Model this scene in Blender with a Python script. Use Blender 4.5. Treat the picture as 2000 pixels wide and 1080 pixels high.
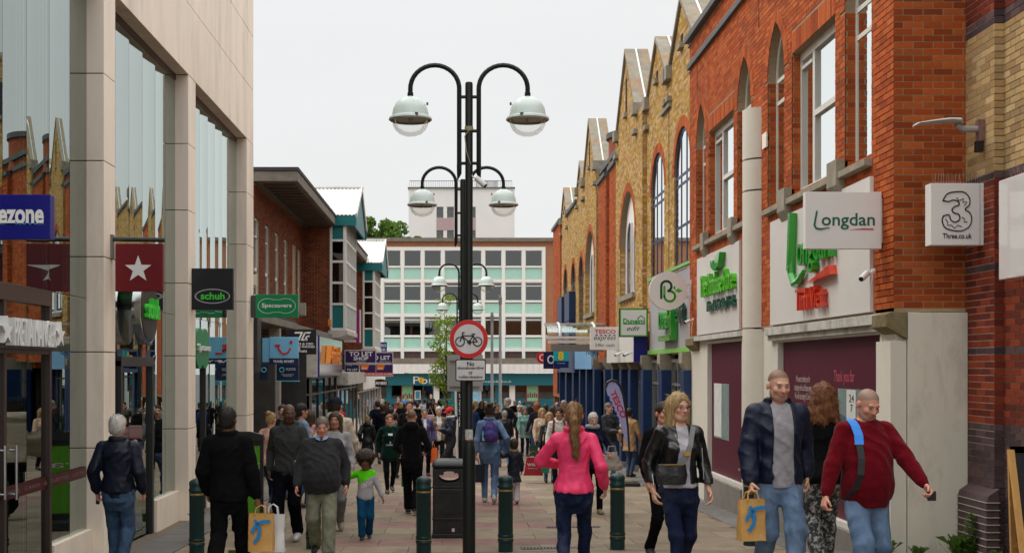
import bpy, bmesh, math, random
import numpy as np
from mathutils import Vector, Matrix
from mathutils.geometry import tessellate_polygon

for o in list(bpy.data.objects):
 bpy.data.objects.remove(o, do_unlink=True)
scene = bpy.context.scene
C = scene.collection
random.seed(7)
RNG = np.random.default_rng(11)
R = math.radians

# ------------------------------------------------------------------ camera
F = 2323.0            # focal length in pixels of a 2000 px wide picture
VX, VY = 894.0, 718.0 # vanishing point of the street in that picture
E = 2.4               # eye height in world units
cam_d = bpy.data.cameras.new('camera')
cam = bpy.data.objects.new('camera', cam_d)
C.objects.link(cam)
cam.location = (0, 0, E)
cam.rotation_euler = (R(90), 0, 0)
cam_d.sensor_width = 36
cam_d.lens = F / 2000 * 36
cam_d.shift_x = (1000 - VX) / 2000
cam_d.shift_y = (VY - 540) / 2000
cam_d.clip_end = 3000
cam_d.clip_start = 0.1
cam_d.dof.use_dof = True
cam_d.dof.focus_distance = 17.0
cam_d.dof.aperture_fstop = 9.0
scene.camera = cam

# ------------------------------------------------------------------ sky, sun, exposure
SUN_EL, SUN_AZ = 52.0, 62.0     # the sun stands to the left, a little ahead, behind cloud
world = bpy.data.worlds.new('World')
scene.world = world
world.use_nodes = True
nt = world.node_tree
nt.nodes.clear()
wo = nt.nodes.new('ShaderNodeOutputWorld')
bg = nt.nodes.new('ShaderNodeBackground')
sky = nt.nodes.new('ShaderNodeTexSky')
sky.sky_type = 'NISHITA'
sky.sun_disc = False
sky.sun_elevation = R(SUN_EL)
sky.sun_rotation = R(-SUN_AZ)
tc = nt.nodes.new('ShaderNodeTexCoord')
sep = nt.nodes.new('ShaderNodeSeparateXYZ')
nt.links.new(tc.outputs['Generated'], sep.inputs[0])
grad = nt.nodes.new('ShaderNodeMapRange')       # overcast sky: brighter towards the zenith
grad.inputs['From Min'].default_value = 0.2
grad.inputs['From Max'].default_value = 1.0
grad.interpolation_type = 'SMOOTHERSTEP'
grad.inputs['To Min'].default_value = 7.1
grad.inputs['To Max'].default_value = 19.5
nt.links.new(sep.outputs['Z'], grad.inputs['Value'])
nz = nt.nodes.new('ShaderNodeTexNoise')
nz.inputs['Scale'].default_value = 2.2
nz.inputs['Detail'].default_value = 6
nz.inputs['Roughness'].default_value = 0.55
mpw = nt.nodes.new('ShaderNodeMapping')
mpw.inputs['Scale'].default_value = (1, 1, 3.0)
nt.links.new(tc.outputs['Generated'], mpw.inputs['Vector'])
nt.links.new(mpw.outputs[0], nz.inputs['Vector'])
nr = nt.nodes.new('ShaderNodeMapRange')
nr.inputs['To Min'].default_value = 0.93
nr.inputs['To Max'].default_value = 1.07
nt.links.new(nz.outputs['Fac'], nr.inputs['Value'])
mul = nt.nodes.new('ShaderNodeMath'); mul.operation = 'MULTIPLY'
nt.links.new(grad.outputs[0], mul.inputs[0]); nt.links.new(nr.outputs[0], mul.inputs[1])
cl = nt.nodes.new('ShaderNodeMixRGB'); cl.blend_type = 'MULTIPLY'; cl.inputs[0].default_value = 1
cl.inputs[1].default_value = (1.0, 1.0, 0.995, 1)
nt.links.new(mul.outputs[0], cl.inputs[2])
mixw = nt.nodes.new('ShaderNodeMixRGB')
mixw.inputs[0].default_value = 0.95            # cloud cover over the clear sky
nt.links.new(sky.outputs[0], mixw.inputs[1])
nt.links.new(cl.outputs[0], mixw.inputs[2])
nt.links.new(mixw.outputs[0], bg.inputs['Color'])
bg.inputs['Strength'].default_value = 0.1
nt.links.new(bg.outputs[0], wo.inputs['Surface'])

sun_d = bpy.data.lights.new('sun', 'SUN')
sun_d.energy = 1.3
sun_d.angle = R(25)
sun_d.color = (1.0, 0.955, 0.89)
sun = bpy.data.objects.new('sun', sun_d)
C.objects.link(sun)
sd = Vector((-math.sin(R(SUN_AZ)) * math.cos(R(SUN_EL)), math.cos(R(SUN_AZ)) * math.cos(R(SUN_EL)), math.sin(R(SUN_EL))))
sun.rotation_euler = (-sd).to_track_quat('-Z', 'Y').to_euler()
sun.location = (0, 20, 40)

scene.view_settings.view_transform = 'Standard'
scene.view_settings.look = 'None'
scene.view_settings.exposure = 0.3
scene.view_settings.gamma = 1.0
scene.cycles.use_denoising = True
scene.cycles.max_bounces = 7
scene.cycles.transparent_max_bounces = 12
scene.cycles.caustics_reflective = False
scene.cycles.caustics_refractive = False

# ------------------------------------------------------------------ helpers
def lin(c):
 return c / 12.92 if c <= 0.04045 else ((c + 0.055) / 1.055) ** 2.4
def rgb(r, g, b):
 """paint / print colour given as display values 0..255"""
 return (lin(r / 255), lin(g / 255), lin(b / 255))

MATS = {}
def mat(name, col, rough=0.6, metal=0.0, var=0.12, scale=6.0, bump=0.0, bscale=40.0, spec=0.4,
  stretch=(1, 1, 1), dirt=0.0, dirtcol=(0.03, 0.028, 0.025), dscale=1.5, attr=None, coat=0.0, wpos=False, spots=0.0, fold=0.0):
 if name in MATS:
  return MATS[name]
 m = bpy.data.materials.new(name)
 m.use_nodes = True
 n = m.node_tree.nodes; l = m.node_tree.links
 b = n['Principled BSDF']
 b.inputs['Roughness'].default_value = rough
 b.inputs['Metallic'].default_value = metal
 b.inputs['Specular IOR Level'].default_value = spec
 if coat: b.inputs['Coat Weight'].default_value = coat
 t = n.new('ShaderNodeTexCoord')
 mp = n.new('ShaderNodeMapping'); mp.inputs['Scale'].default_value = stretch
 if wpos: l.new(n.new('ShaderNodeNewGeometry').outputs['Position'], mp.inputs['Vector'])
 else: l.new(t.outputs['Object'], mp.inputs['Vector'])
 no = n.new('ShaderNodeTexNoise')
 no.inputs['Scale'].default_value = scale; no.inputs['Detail'].default_value = 7; no.inputs['Roughness'].default_value = 0.62
 l.new(mp.outputs[0], no.inputs['Vector'])
 mr = n.new('ShaderNodeMapRange')
 mr.inputs['From Min'].default_value = 0.25; mr.inputs['From Max'].default_value = 0.75
 mr.inputs['To Min'].default_value = 1 - var; mr.inputs['To Max'].default_value = 1 + var
 l.new(no.outputs['Fac'], mr.inputs['Value'])
 mx = n.new('ShaderNodeMixRGB'); mx.blend_type = 'MULTIPLY'; mx.inputs[0].default_value = 1
 if attr:
  at = n.new('ShaderNodeVertexColor'); at.layer_name = attr
  l.new(at.outputs['Color'], mx.inputs[1])
 else:
  mx.inputs[1].default_value = (*col, 1)
 l.new(mr.outputs[0], mx.inputs[2])
 out = mx.outputs[0]
 if dirt > 0:
  d = n.new('ShaderNodeTexNoise'); d.inputs['Scale'].default_value = dscale; d.inputs['Detail'].default_value = 9
  d.inputs['Roughness'].default_value = 0.7
  l.new(mp.outputs[0], d.inputs['Vector'])
  dr = n.new('ShaderNodeMapRange'); dr.inputs['From Min'].default_value = 0.48; dr.inputs['From Max'].default_value = 0.72
  dr.inputs['To Min'].default_value = 0; dr.inputs['To Max'].default_value = dirt
  l.new(d.outputs['Fac'], dr.inputs['Value'])
  dm = n.new('ShaderNodeMixRGB'); dm.inputs[2].default_value = (*dirtcol, 1)
  l.new(dr.outputs[0], dm.inputs[0]); l.new(out, dm.inputs[1])
  out = dm.outputs[0]
 if spots > 0:
  vo = n.new('ShaderNodeTexVoronoi'); vo.inputs['Scale'].default_value = 3.2; l.new(mp.outputs[0], vo.inputs['Vector'])
  vr = n.new('ShaderNodeMapRange'); vr.inputs['From Min'].default_value = .075; vr.inputs['From Max'].default_value = .1; vr.inputs['To Min'].default_value = spots; vr.inputs['To Max'].default_value = 0
  l.new(vo.outputs['Distance'], vr.inputs['Value'])
  gm = n.new('ShaderNodeMixRGB'); gm.inputs[2].default_value = (.06, .055, .05, 1); l.new(vr.outputs[0], gm.inputs[0]); l.new(out, gm.inputs[1]); out = gm.outputs[0]
 l.new(out, b.inputs['Base Color'])
 if bump > 0:
  bn = n.new('ShaderNodeTexNoise'); bn.inputs['Scale'].default_value = bscale; bn.inputs['Detail'].default_value = 5
  l.new(mp.outputs[0], bn.inputs['Vector'])
  bp = n.new('ShaderNodeBump'); bp.inputs['Strength'].default_value = bump; bp.inputs['Distance'].default_value = 0.02
  l.new(bn.outputs['Fac'], bp.inputs['Height']); l.new(bp.outputs[0], b.inputs['Normal'])
  if fold > 0:
   fn = n.new('ShaderNodeTexWave'); fn.bands_direction = 'DIAGONAL'; fn.inputs['Scale'].default_value = 3.6; fn.inputs['Distortion'].default_value = 9; fn.inputs['Detail'].default_value = 1.5; fn.inputs['Detail Scale'].default_value = .7; l.new(t.outputs['Object'], fn.inputs['Vector'])
   fm = n.new('ShaderNodeTexNoise'); fm.inputs['Scale'].default_value = 4.5; l.new(t.outputs['Object'], fm.inputs['Vector'])
   f2 = n.new('ShaderNodeMapRange'); f2.inputs['From Min'].default_value = .42; f2.inputs['From Max'].default_value = .62; l.new(fm.outputs['Fac'], f2.inputs['Value'])
   f1 = n.new('ShaderNodeMath'); f1.operation = 'POWER'; f1.inputs[1].default_value = 1.6; l.new(fn.outputs['Fac'], f1.inputs[0])
   f3 = n.new('ShaderNodeMath'); f3.operation = 'MULTIPLY'; l.new(f1.outputs[0], f3.inputs[0]); l.new(f2.outputs[0], f3.inputs[1])
   b2 = n.new('ShaderNodeBump'); b2.inputs['Strength'].default_value = fold; b2.inputs['Distance'].default_value = .02
   l.new(f3.outputs[0], b2.inputs['Height']); l.new(bp.outputs[0], b2.inputs['Normal']); l.new(b2.outputs[0], b.inputs['Normal'])
 MATS[name] = m
 return m

def glass_mat(name, tint=(0.55, 0.62, 0.6), ior=1.7, gain=1.0, refl=(0.93, 0.97, 0.96), rough=0.0):
 if name in MATS: return MATS[name]
 m = bpy.data.materials.new(name); m.use_nodes = True
 n = m.node_tree.nodes; l = m.node_tree.links
 n.clear()
 o = n.new('ShaderNodeOutputMaterial')
 tr = n.new('ShaderNodeBsdfTransparent'); tr.inputs[0].default_value = (*tint, 1)
 gl = n.new('ShaderNodeBsdfGlossy'); gl.inputs['Color'].default_value = (*refl, 1); gl.inputs['Roughness'].default_value = rough
 fr = n.new('ShaderNodeFresnel'); fr.inputs['IOR'].default_value = ior
 mu = n.new('ShaderNodeMath'); mu.operation = 'MULTIPLY'; mu.use_clamp = True; mu.inputs[1].default_value = gain
 l.new(fr.outputs[0], mu.inputs[0])
 mx = n.new('ShaderNodeMixShader')
 l.new(mu.outputs[0], mx.inputs[0]); l.new(tr.outputs[0], mx.inputs[1]); l.new(gl.outputs[0], mx.inputs[2])
 l.new(mx.outputs[0], o.inputs['Surface'])
 MATS[name] = m
 return m

def tag(o, label=None, cat=None, group=None, kind=None):
 if label: o['label'] = label
 if cat: o['category'] = cat
 if group: o['group'] = group
 if kind: o['kind'] = kind
 return o

def thing(name, label, cat, loc=(0, 0, 0), rz=0.0, group=None):
 o = bpy.data.objects.new(name, None)
 o.empty_display_size = 0.2
 o.location = loc; o.rotation_euler = (0, 0, rz)
 C.objects.link(o)
 return tag(o, label, cat, group)

def wloc(o):
 v = Vector((0, 0, 0))
 while o is not None:
  v += o.location; o = o.parent
 return v

def link(name, me, parent=None, loc=None):
 o = bpy.data.objects.new(name, me)
 C.objects.link(o)
 if parent is not None: o.parent = parent
 if loc is not None: o.location = loc
 return o

class MB:
 """collects simple solids in world space and builds ONE mesh object"""
 def __init__(s):
  s.v = []; s.f = []; s.m = []; s.c = []
 def poly(s, pts, mi=0, col=None):
  i = len(s.v); s.v.extend([tuple(p) for p in pts])
  s.f.append(tuple(range(i, i + len(pts)))); s.m.append(mi); s.c.append(col)
 def hexa(s, p, mi=0, col=None, skip=()):
  i = len(s.v); s.v.extend([tuple(q) for q in p])
  fs = [(0, 3, 2, 1), (4, 5, 6, 7), (0, 1, 5, 4), (1, 2, 6, 5), (2, 3, 7, 6), (3, 0, 4, 7)]
  for k, q in enumerate(fs):
   if k in skip: continue
   s.f.append(tuple(i + a for a in q)); s.m.append(mi); s.c.append(col)
 def box(s, x0, x1, y0, y1, z0, z1, mi=0, col=None):
  s.hexa([(x0, y0, z0), (x1, y0, z0), (x1, y1, z0), (x0, y1, z0), (x0, y0, z1), (x1, y0, z1), (x1, y1, z1), (x0, y1, z1)], mi, col)
  return s
 def pbox(s, P, u0, u1, z0, z1, d0, d1, mi=0, col=None):
  s.hexa([P(u0, z0, d1), P(u1, z0, d1), P(u1, z0, d0), P(u0, z0, d0), P(u0, z1, d1), P(u1, z1, d1), P(u1, z1, d0), P(u0, z1, d0)], mi, col)
  return s
 def bar(s, a, b, w, h, mi=0, up=(0, 0, 1)):
  a = Vector(a); b = Vector(b); d = (b - a).normalized(); upv = Vector(up)
  if abs(d.dot(upv)) > 0.98: upv = Vector((0, 1, 0))
  x = d.cross(upv).normalized() * w / 2; y = x.cross(d).normalized() * h / 2
  s.hexa([a - x - y, a + x - y, b + x - y, b - x - y, a - x + y, a + x + y, b + x + y, b - x + y], mi)
  return s
 def tube(s, pts, r, n=10, mi=0, caps=True, closed=False):
  pts = [Vector(p) for p in pts]
  rs = r if isinstance(r, (list, tuple)) else [r] * len(pts)
  base = len(s.v); up = None
  m = len(pts)
  for k, p in enumerate(pts):
   if closed: d = pts[(k + 1) % m] - pts[k - 1]
   else: d = pts[min(k + 1, m - 1)] - pts[max(k - 1, 0)]
   d.normalize()
   if up is None:
    up = Vector((0, 0, 1)) if abs(d.z) < 0.9 else Vector((0, 1, 0))
   x = d.cross(up).normalized(); up = x.cross(d).normalized()
   for j in range(n):
    a = 2 * math.pi * j / n
    s.v.append(tuple(p + (x * math.cos(a) + up * math.sin(a)) * rs[k]))
  for k in range(m if closed else m - 1):
   k2 = (k + 1) % m
   for j in range(n):
    j2 = (j + 1) % n
    s.f.append((base + k * n + j, base + k * n + j2, base + k2 * n + j2, base + k2 * n + j)); s.m.append(mi); s.c.append(None)
  if caps and not closed:
   s.f.append(tuple(base + j for j in range(n))[::-1]); s.m.append(mi); s.c.append(None)
   s.f.append(tuple(base + (m - 1) * n + j for j in range(n))); s.m.append(mi); s.c.append(None)
  return s
 def lathe(s, prof, c=(0, 0, 0), n=20, mi=0, axis='z', arc=2 * math.pi):
  base = len(s.v); full = arc > 6.28
  cnt = n if full else n + 1
  for (r, h) in prof:
   for j in range(cnt):
    a = arc * j / n
    if axis == 'z': p = (c[0] + r * math.cos(a), c[1] + r * math.sin(a), c[2] + h)
    elif axis == 'y': p = (c[0] + r * math.cos(a), c[1] + h, c[2] + r * math.sin(a))
    else: p = (c[0] + h, c[1] + r * math.cos(a), c[2] + r * math.sin(a))
    s.v.append(p)
  for k in range(len(prof) - 1):
   for j in range(n):
    j2 = (j + 1) % cnt
    s.f.append((base + k * cnt + j, base + k * cnt + j2, base + (k + 1) * cnt + j2, base + (k + 1) * cnt + j)); s.m.append(mi); s.c.append(None)
  return s
 def prism(s, P, outline, d0, d1, mi=0, holes=(), back=True, col=None):
  """extrude a 2-D outline (with holes) between depths d0 and d1 of plane P"""
  loops = [list(outline)] + [list(h) for h in holes]
  flat = [p for lp in loops for p in lp]
  tris = tessellate_polygon([[Vector((p[0], p[1], 0)) for p in lp] for lp in loops])
  i = len(s.v)
  s.v.extend([tuple(P(p[0], p[1], d1)) for p in flat])
  for t in tris:
   s.f.append(tuple(i + a for a in t)); s.m.append(mi); s.c.append(col)
  j = len(s.v)
  s.v.extend([tuple(P(p[0], p[1], d0)) for p in flat])
  if back:
   for t in tris:
    s.f.append(tuple(j + a for a in t[::-1])); s.m.append(mi); s.c.append(col)
  o = 0
  for lp in loops:
   m = len(lp)
   for a in range(m):
    b = (a + 1) % m
    s.f.append((i + o + a, i + o + b, j + o + b, j + o + a)); s.m.append(mi); s.c.append(col)
   o += m
  return s
 def text(s, P, string, u, z, w, h, d0=0.0, d1=0.004, mi=0, bold=0.0, shear=0.0, flip=False, align='c'):
  """lettering centred on (u,z) of plane P, w x h metres"""
  vs, fs, bw, bh = text_mesh(string, bold, shear)
  if w is None: w = h * bw / bh
  if align == 'l': u = u + w / 2
  i = len(s.v)
  k = -1 if flip else 1
  for dd in (d1, d0):
   for (x, y) in vs:
    s.v.append(tuple(P(u + k * (x - 0.5) * w, z + (y - 0.5) * h, dd)))
  n = len(vs)
  cnt = {}
  for f in fs:
   s.f.append(tuple(i + a for a in f)); s.m.append(mi); s.c.append(None)
   for a, b in zip(f, f[1:] + f[:1]):
    cnt[(a, b)] = cnt.get((a, b), 0) + 1
  if abs(d1 - d0) > 0.006:
   for (a, b) in cnt:
    if (b, a) not in cnt:
     s.f.append((i + a, i + n + a, i + n + b, i + b)); s.m.append(mi); s.c.append(None)
  return s
 def build(s, name, mats, parent=None, smooth=False, bevel=0.0, kind=None, local=False):
  me = bpy.data.meshes.new(name)
  off = Vector((0, 0, 0)) if (parent is None or local) else wloc(parent)
  me.from_pydata([(a - off.x, b - off.y, c - off.z) for (a, b, c) in s.v], [], s.f)
  if not isinstance(mats, (list, tuple)): mats = [mats]
  for m in mats: me.materials.append(m)
  if len(mats) > 1: me.polygons.foreach_set('material_index', s.m)
  if any(c is not None for c in s.c):
   ca = me.color_attributes.new('Col', 'FLOAT_COLOR', 'CORNER')
   arr = []
   for f, c in zip(s.f, s.c):
    c = c or (0.3, 0.3, 0.3)
    arr.extend([c[0], c[1], c[2], 1.0] * len(f))
   ca.data.foreach_set('color', arr)
  if smooth is True:
   me.polygons.foreach_set('use_smooth', [True] * len(me.polygons))
  if bevel > 0:
   bm = bmesh.new(); bm.from_mesh(me)
   bmesh.ops.remove_doubles(bm, verts=bm.verts, dist=1e-5)
   bmesh.ops.recalc_face_normals(bm, faces=bm.faces)
   ed = [e for e in bm.edges if len(e.link_faces) == 2 and e.calc_face_angle(0) > 0.6]
   bmesh.ops.bevel(bm, geom=ed, offset=bevel, segments=2, affect='EDGES', profile=0.6)
   bm.to_mesh(me); bm.free()
  me.update()
  if smooth == 'auto':
   me.polygons.foreach_set('use_smooth', [True] * len(me.polygons))
   try: me.set_sharp_from_angle(angle=R(40))
   except Exception: pass
  o = link(name, me, parent)
  if kind: o['kind'] = kind
  return o

_TX = {}
def text_mesh(string, bold=0.0, shear=0.0):
 key = (string, bold, shear)
 if key in _TX: return _TX[key]
 cu = bpy.data.curves.new('t', 'FONT')
 cu.body = string; cu.size = 1; cu.resolution_u = 3; cu.offset = bold; cu.shear = shear
 cu.space_line = 0.9; cu.align_x = 'CENTER'
 ob = bpy.data.objects.new('t', cu)
 me = ob.to_mesh()
 vs = [(v.co.x, v.co.y) for v in me.vertices]
 fs = [list(p.vertices) for p in me.polygons]
 ob.to_mesh_clear()
 bpy.data.objects.remove(ob); bpy.data.curves.remove(cu)
 x0 = min(v[0] for v in vs); x1 = max(v[0] for v in vs); y0 = min(v[1] for v in vs); y1 = max(v[1] for v in vs)
 bw = max(x1 - x0, 1e-4); bh = max(y1 - y0, 1e-4)
 vs = [((x - x0) / bw, (y - y0) / bh) for x, y in vs]
 _TX[key] = (vs, fs, bw, bh)
 return _TX[key]

# planes: (u, z, outward distance) -> world point
def PR(X):  return lambda u, z, d: (X - d, u, z)       # right-hand facades, u runs away from the camera
def PL(X):  return lambda u, z, d: (X + d, u, z)       # left-hand facades
def PF(Y):  return lambda u, z, d: (u, Y - d, z)       # faces the camera, u = world x
def PK(Y):  return lambda u, z, d: (u, Y + d, z)
def wp(px, py, Y):
 """place in the street at depth Y that the photograph shows at (px, py)"""
 return Vector(((px - VX) * Y / F, Y, E + (VY - py) * Y / F))
def wx(px, Y): return (px - VX) * Y / F
def wz(py, Y): return E + (VY - py) * Y / F

def circle(cu, cz, ru, rz=None, n=32, a0=0, a1=2 * math.pi):
 rz = ru if rz is None else rz
 return [(cu + ru * math.cos(a0 + (a1 - a0) * k / n), cz + rz * math.sin(a0 + (a1 - a0) * k / n)) for k in range(n)]
def rect(u0, u1, z0, z1): return [(u0, z0), (u1, z0), (u1, z1), (u0, z1)]
def rrect(u0, u1, z0, z1, r, n=4):
 pts = []
 for cx, cz, a in ((u1 - r, z0 + r, -90), (u1 - r, z1 - r, 0), (u0 + r, z1 - r, 90), (u0 + r, z0 + r, 180)):
  for k in range(n + 1):
   t = R(a + 90 * k / n); pts.append((cx + r * math.cos(t), cz + r * math.sin(t)))
 return pts

def arch(u0, u1, z0, zs, za, grow=0.0, n=8, foot=True):
 """outline of a pointed-arch opening, optionally grown by the ring width"""
 c = (u0 + u1) / 2; w = (u1 - u0) / 2; h = za - zs
 Rr = (w * w + h * h) / (2 * w); cx = Rr - w
 Rg = Rr + grow
 amax = math.acos(max(-1, min(1, cx / Rg)))
 right = [(c - cx + Rg * math.cos(amax * k / n), zs + Rg * math.sin(amax * k / n)) for k in range(n + 1)]
 left = [(2 * c - x, z) for x, z in right[::-1]][1:]
 pts = right + left
 if foot: pts = [(c - w - grow, z0), (c + w + grow, z0)] + pts
 return pts

def scan(outline, z):
 xs = []
 m = len(outline)
 for k in range(m):
  (x0, z0), (x1, z1) = outline[k], outline[(k + 1) % m]
  if (z0 <= z < z1) or (z1 <= z < z0):
   xs.append(x0 + (z - z0) * (x1 - x0) / (z1 - z0))
 xs.sort()
 return [(xs[i], xs[i + 1]) for i in range(0, len(xs) - 1, 2)]

def cut(iv, hs):
 for (a, b) in hs:
  out = []
  for (p, q) in iv:
   if b <= p or a >= q: out.append((p, q)); continue
   if a > p: out.append((p, a))
   if b < q: out.append((b, q))
  iv = out
 return iv

def brick_list(outline, holes, ch=0.075, L=0.225, j=0.010, zoff=0.0, shift=0.0):
 """lay courses inside an outline, leaving the holes free: list of (u0,u1,z0,z1)"""
 zs = [p[1] for p in outline]
 res = []
 k0 = int(math.floor((min(zs) - zoff) / ch)); k1 = int(math.ceil((max(zs) - zoff) / ch))
 for k in range(k0, k1):
  za = zoff + k * ch; zb = za + ch - j; zm = (za + zb) / 2
  if zb > max(zs) + 0.01 or za < min(zs) - 0.01: continue
  iv = scan(outline, zm)
  for h in holes: iv = cut(iv, scan(h, zm))
  for (a, b) in iv:
   o = shift + (L / 2 if k % 2 else 0)
   i0 = int(math.floor((a - o) / L))
   u = o + i0 * L
   while u < b:
    p = max(u, a); q = min(u + L - j, b)
    if q - p > 0.025: res.append((p, q, za, zb))
    u += L
 return res

def jit(c, a):
 k = 1 + random.uniform(-a, a)
 return (c[0] * k * (1 + random.uniform(-a, a) * 0.3), c[1] * k, c[2] * k * (1 + random.uniform(-a, a) * 0.3))

RED = [rgb(178, 84, 36), rgb(170, 76, 32), rgb(184, 92, 42), rgb(158, 72, 32), rgb(188, 98, 48)]
DRED = [rgb(132, 54, 34), rgb(118, 48, 32), rgb(142, 62, 38), rgb(104, 46, 34)]
YEL = [rgb(190, 150, 78), rgb(180, 140, 68), rgb(196, 160, 90), rgb(170, 130, 64), rgb(204, 172, 120), rgb(196, 158, 124)]
BEI = [rgb(186, 156, 108), rgb(174, 142, 96), rgb(194, 166, 120), rgb(162, 134, 96)]
PUR = [rgb(86, 70, 72), rgb(76, 62, 64), rgb(96, 76, 76)]
BR2 = [rgb(120, 60, 36), rgb(108, 52, 32), rgb(130, 68, 42), rgb(96, 46, 30)]

def bricks(mb, P, outline, holes, pal, depth=0.005, jt=.11, **kw):
 for (a, b, c, d) in brick_list(outline, holes, **kw):
  mb.pbox(P, a, b, c, d, -0.01, depth + random.uniform(-0.0015, 0.0015), col=jit(random.choice(pal), jt))

def brick_mat():
 return mat('brick', (0, 0, 0), rough=0.88, var=0.14, scale=30, bump=0.35, bscale=120, attr='Col', spec=0.2, dirt=0.3, dirtcol=(0.05, 0.03, 0.018), dscale=0.7)

def wall(mb, P, outline, holes, thick=0.3, mi=0):
 mb.prism(P, outline, -thick, 0.0, mi, holes)

def ring(mb, P, u0, u1, zs, za, w, pal, d0=-0.02, d1=0.012, seg=0.075):
 """voussoirs round a pointed arch"""
 c = (u0 + u1) / 2; hw = (u1 - u0) / 2; h = za - zs
 Rr = (hw * hw + h * h) / (2 * hw); cx = Rr - hw
 amax = math.acos(max(-1, min(1, cx / Rr))); amaxo = math.acos(max(-1, min(1, cx / (Rr + w))))
 n = max(3, int(Rr * amax / seg))
 for sgn in (1, -1):
  for k in range(n):
   t0 = amax * k / n + 0.003 / Rr; t1 = amax * (k + 1) / n - 0.003 / Rr
   s0 = amaxo * k / n + 0.003 / Rr; s1 = amaxo * (k + 1) / n - 0.003 / Rr
   q = [(c + sgn * (Rr * math.cos(t0) - cx), zs + Rr * math.sin(t0)), (c + sgn * ((Rr + w) * math.cos(s0) - cx), zs + (Rr + w) * math.sin(s0)),
                 (c + sgn * ((Rr + w) * math.cos(s1) - cx), zs + (Rr + w) * math.sin(s1)), (c + sgn * (Rr * math.cos(t1) - cx), zs + Rr * math.sin(t1))]
   mb.hexa([P(x, z, d1) for x, z in q] + [P(x, z, d0) for x, z in q], col=jit(random.choice(pal), 0.14))

# ground profile: the street falls away from the camera
_GY = [-60, 0, 6, 9, 11, 13, 15.7, 18, 21, 25.5, 44, 118, 160, 900]
_GG = [1.3, 1.62, 1.72, 1.84, 1.98, 2.16, 2.44, 2.50, 2.56, 2.68, 3.11, 4.95, 5.2, 5.2]
def gz(X, Y):
 g = float(np.interp(Y, _GY, _GG))
 k = max(0.0, min(1.0, (20 - Y) / 8.0))
 return E - g + k * 0.02 * max(-5, min(6, X))

# ------------------------------------------------------------------ ground and paving
M_tar = mat('tarmac', (0.10, 0.098, 0.095), rough=0.9, var=0.3, scale=8, bump=0.3, bscale=150, dirt=0.4, dscale=1.2)
M_joint = mat('joint_sand', (0.15, 0.12, 0.09), rough=0.95, var=0.3, scale=14)
def strip_mesh(name, m, x0, x1, ys, dz, kind='structure', parent=None, nx=6):
 mb = MB()
 xs = [x0 + (x1 - x0) * k / nx for k in range(nx + 1)]
 for a, b in zip(ys, ys[1:]):
  for p, q in zip(xs, xs[1:]):
   mb.poly([(p, a, gz(p, a) + dz), (q, a, gz(q, a) + dz), (q, b, gz(q, b) + dz), (p, b, gz(p, b) + dz)])
 return mb.build(name, m, parent, kind=kind)
YS = [-60, -30, -10, 0, 3, 6] + [7 + 0.5 * k for k in range(80)] + [48, 55, 65, 80, 100, 118, 130, 160, 300, 900]
g = strip_mesh('ground', M_tar, -300, 300, YS, -0.06, nx=2)
# in the street itself the bedding follows the crossfall
bed = strip_mesh('pavement', M_joint, -4.75, 5.75, [y for y in YS if 6 <= y <= 47], -0.014, nx=12)
def tint(c, k): return (c[0] * k, c[1] * k, c[2] * k)
BEIGE = (0.235, 0.185, 0.128); PINK = (0.225, 0.13, 0.11); DARKS = (0.15, 0.14, 0.13)
def slab_mat(n, c): return mat(n, c, rough=0.8, var=0.16, scale=5, bump=0.15, bscale=90, dirt=0.6, dirtcol=(0.085, 0.07, 0.055), dscale=1.7, spec=0.3, wpos=True, spots=.45)
slab_mats = {}
for nm, c in (('beige', BEIGE), ('pink', PINK), ('dark', DARKS)):
 for k in range(4): slab_mats[nm, k] = slab_mat('slab_%s_%d' % (nm, k), tint(c, (0.86, 0.96, 1.04, 1.13)[k]))
slab_me = {}
def slab_mesh(nm, k, w, d):
 key = (nm, k, round(w, 2), round(d, 2))
 if key not in slab_me:
  x, y, b = w / 2 - 0.003, d / 2 - 0.003, 0.003
  vs = [(-x, -y, -.05), (x, -y, -.05), (x, y, -.05), (-x, y, -.05), (-x, -y, -b), (x, -y, -b), (x, y, -b), (-x, y, -b),
              (-x + b, -y + b, 0), (x - b, -y + b, 0), (x - b, y - b, 0), (-x + b, y - b, 0)]
  fs = [(8, 9, 10, 11)] + [(i, (i + 1) % 4, 4 + (i + 1) % 4, 4 + i) for i in range(4)] + [(4 + i, 4 + (i + 1) % 4, 8 + (i + 1) % 4, 8 + i) for i in range(4)]
  me = bpy.data.meshes.new('paving_slab'); me.from_pydata(vs, [], fs); me.materials.append(slab_mats[nm, k]); slab_me[key] = me
 return slab_me[key]
slabs = []
rr = random.Random(3)
def red_row(Y):
 return any(a <= Y < b for a, b in ((14.2, 14.95), (16.4, 17.2), (18.6, 19.45), (20.9, 24.1), (25.4, 26.2), (27.6, 28.5), (30, 33), (34.5, 35.2), (37, 40), (42, 43)))
ROWD = 0.75
y = 9.0; k = 0
while y < 46.4:
 x = -3.82 - (0.45 if k % 2 else 0.0)
 slabs.append((-4.15, y, 0.62, 'dark')); slabs.append((4.62, y, 0.5, 'dark'))
 while x < 4.36:
  w = 0.9
  a = max(x, -3.82); b = min(x + w, 4.36)
  if b - a > 0.2:
   c = (a + b) / 2
   slabs.append((c, y, b - a, 'pink' if (red_row(y) and abs(c - 0.05) < (1.5 if y > 20.5 else 1.75)) else 'beige'))
  x += w
 y += ROWD; k += 1
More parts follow.
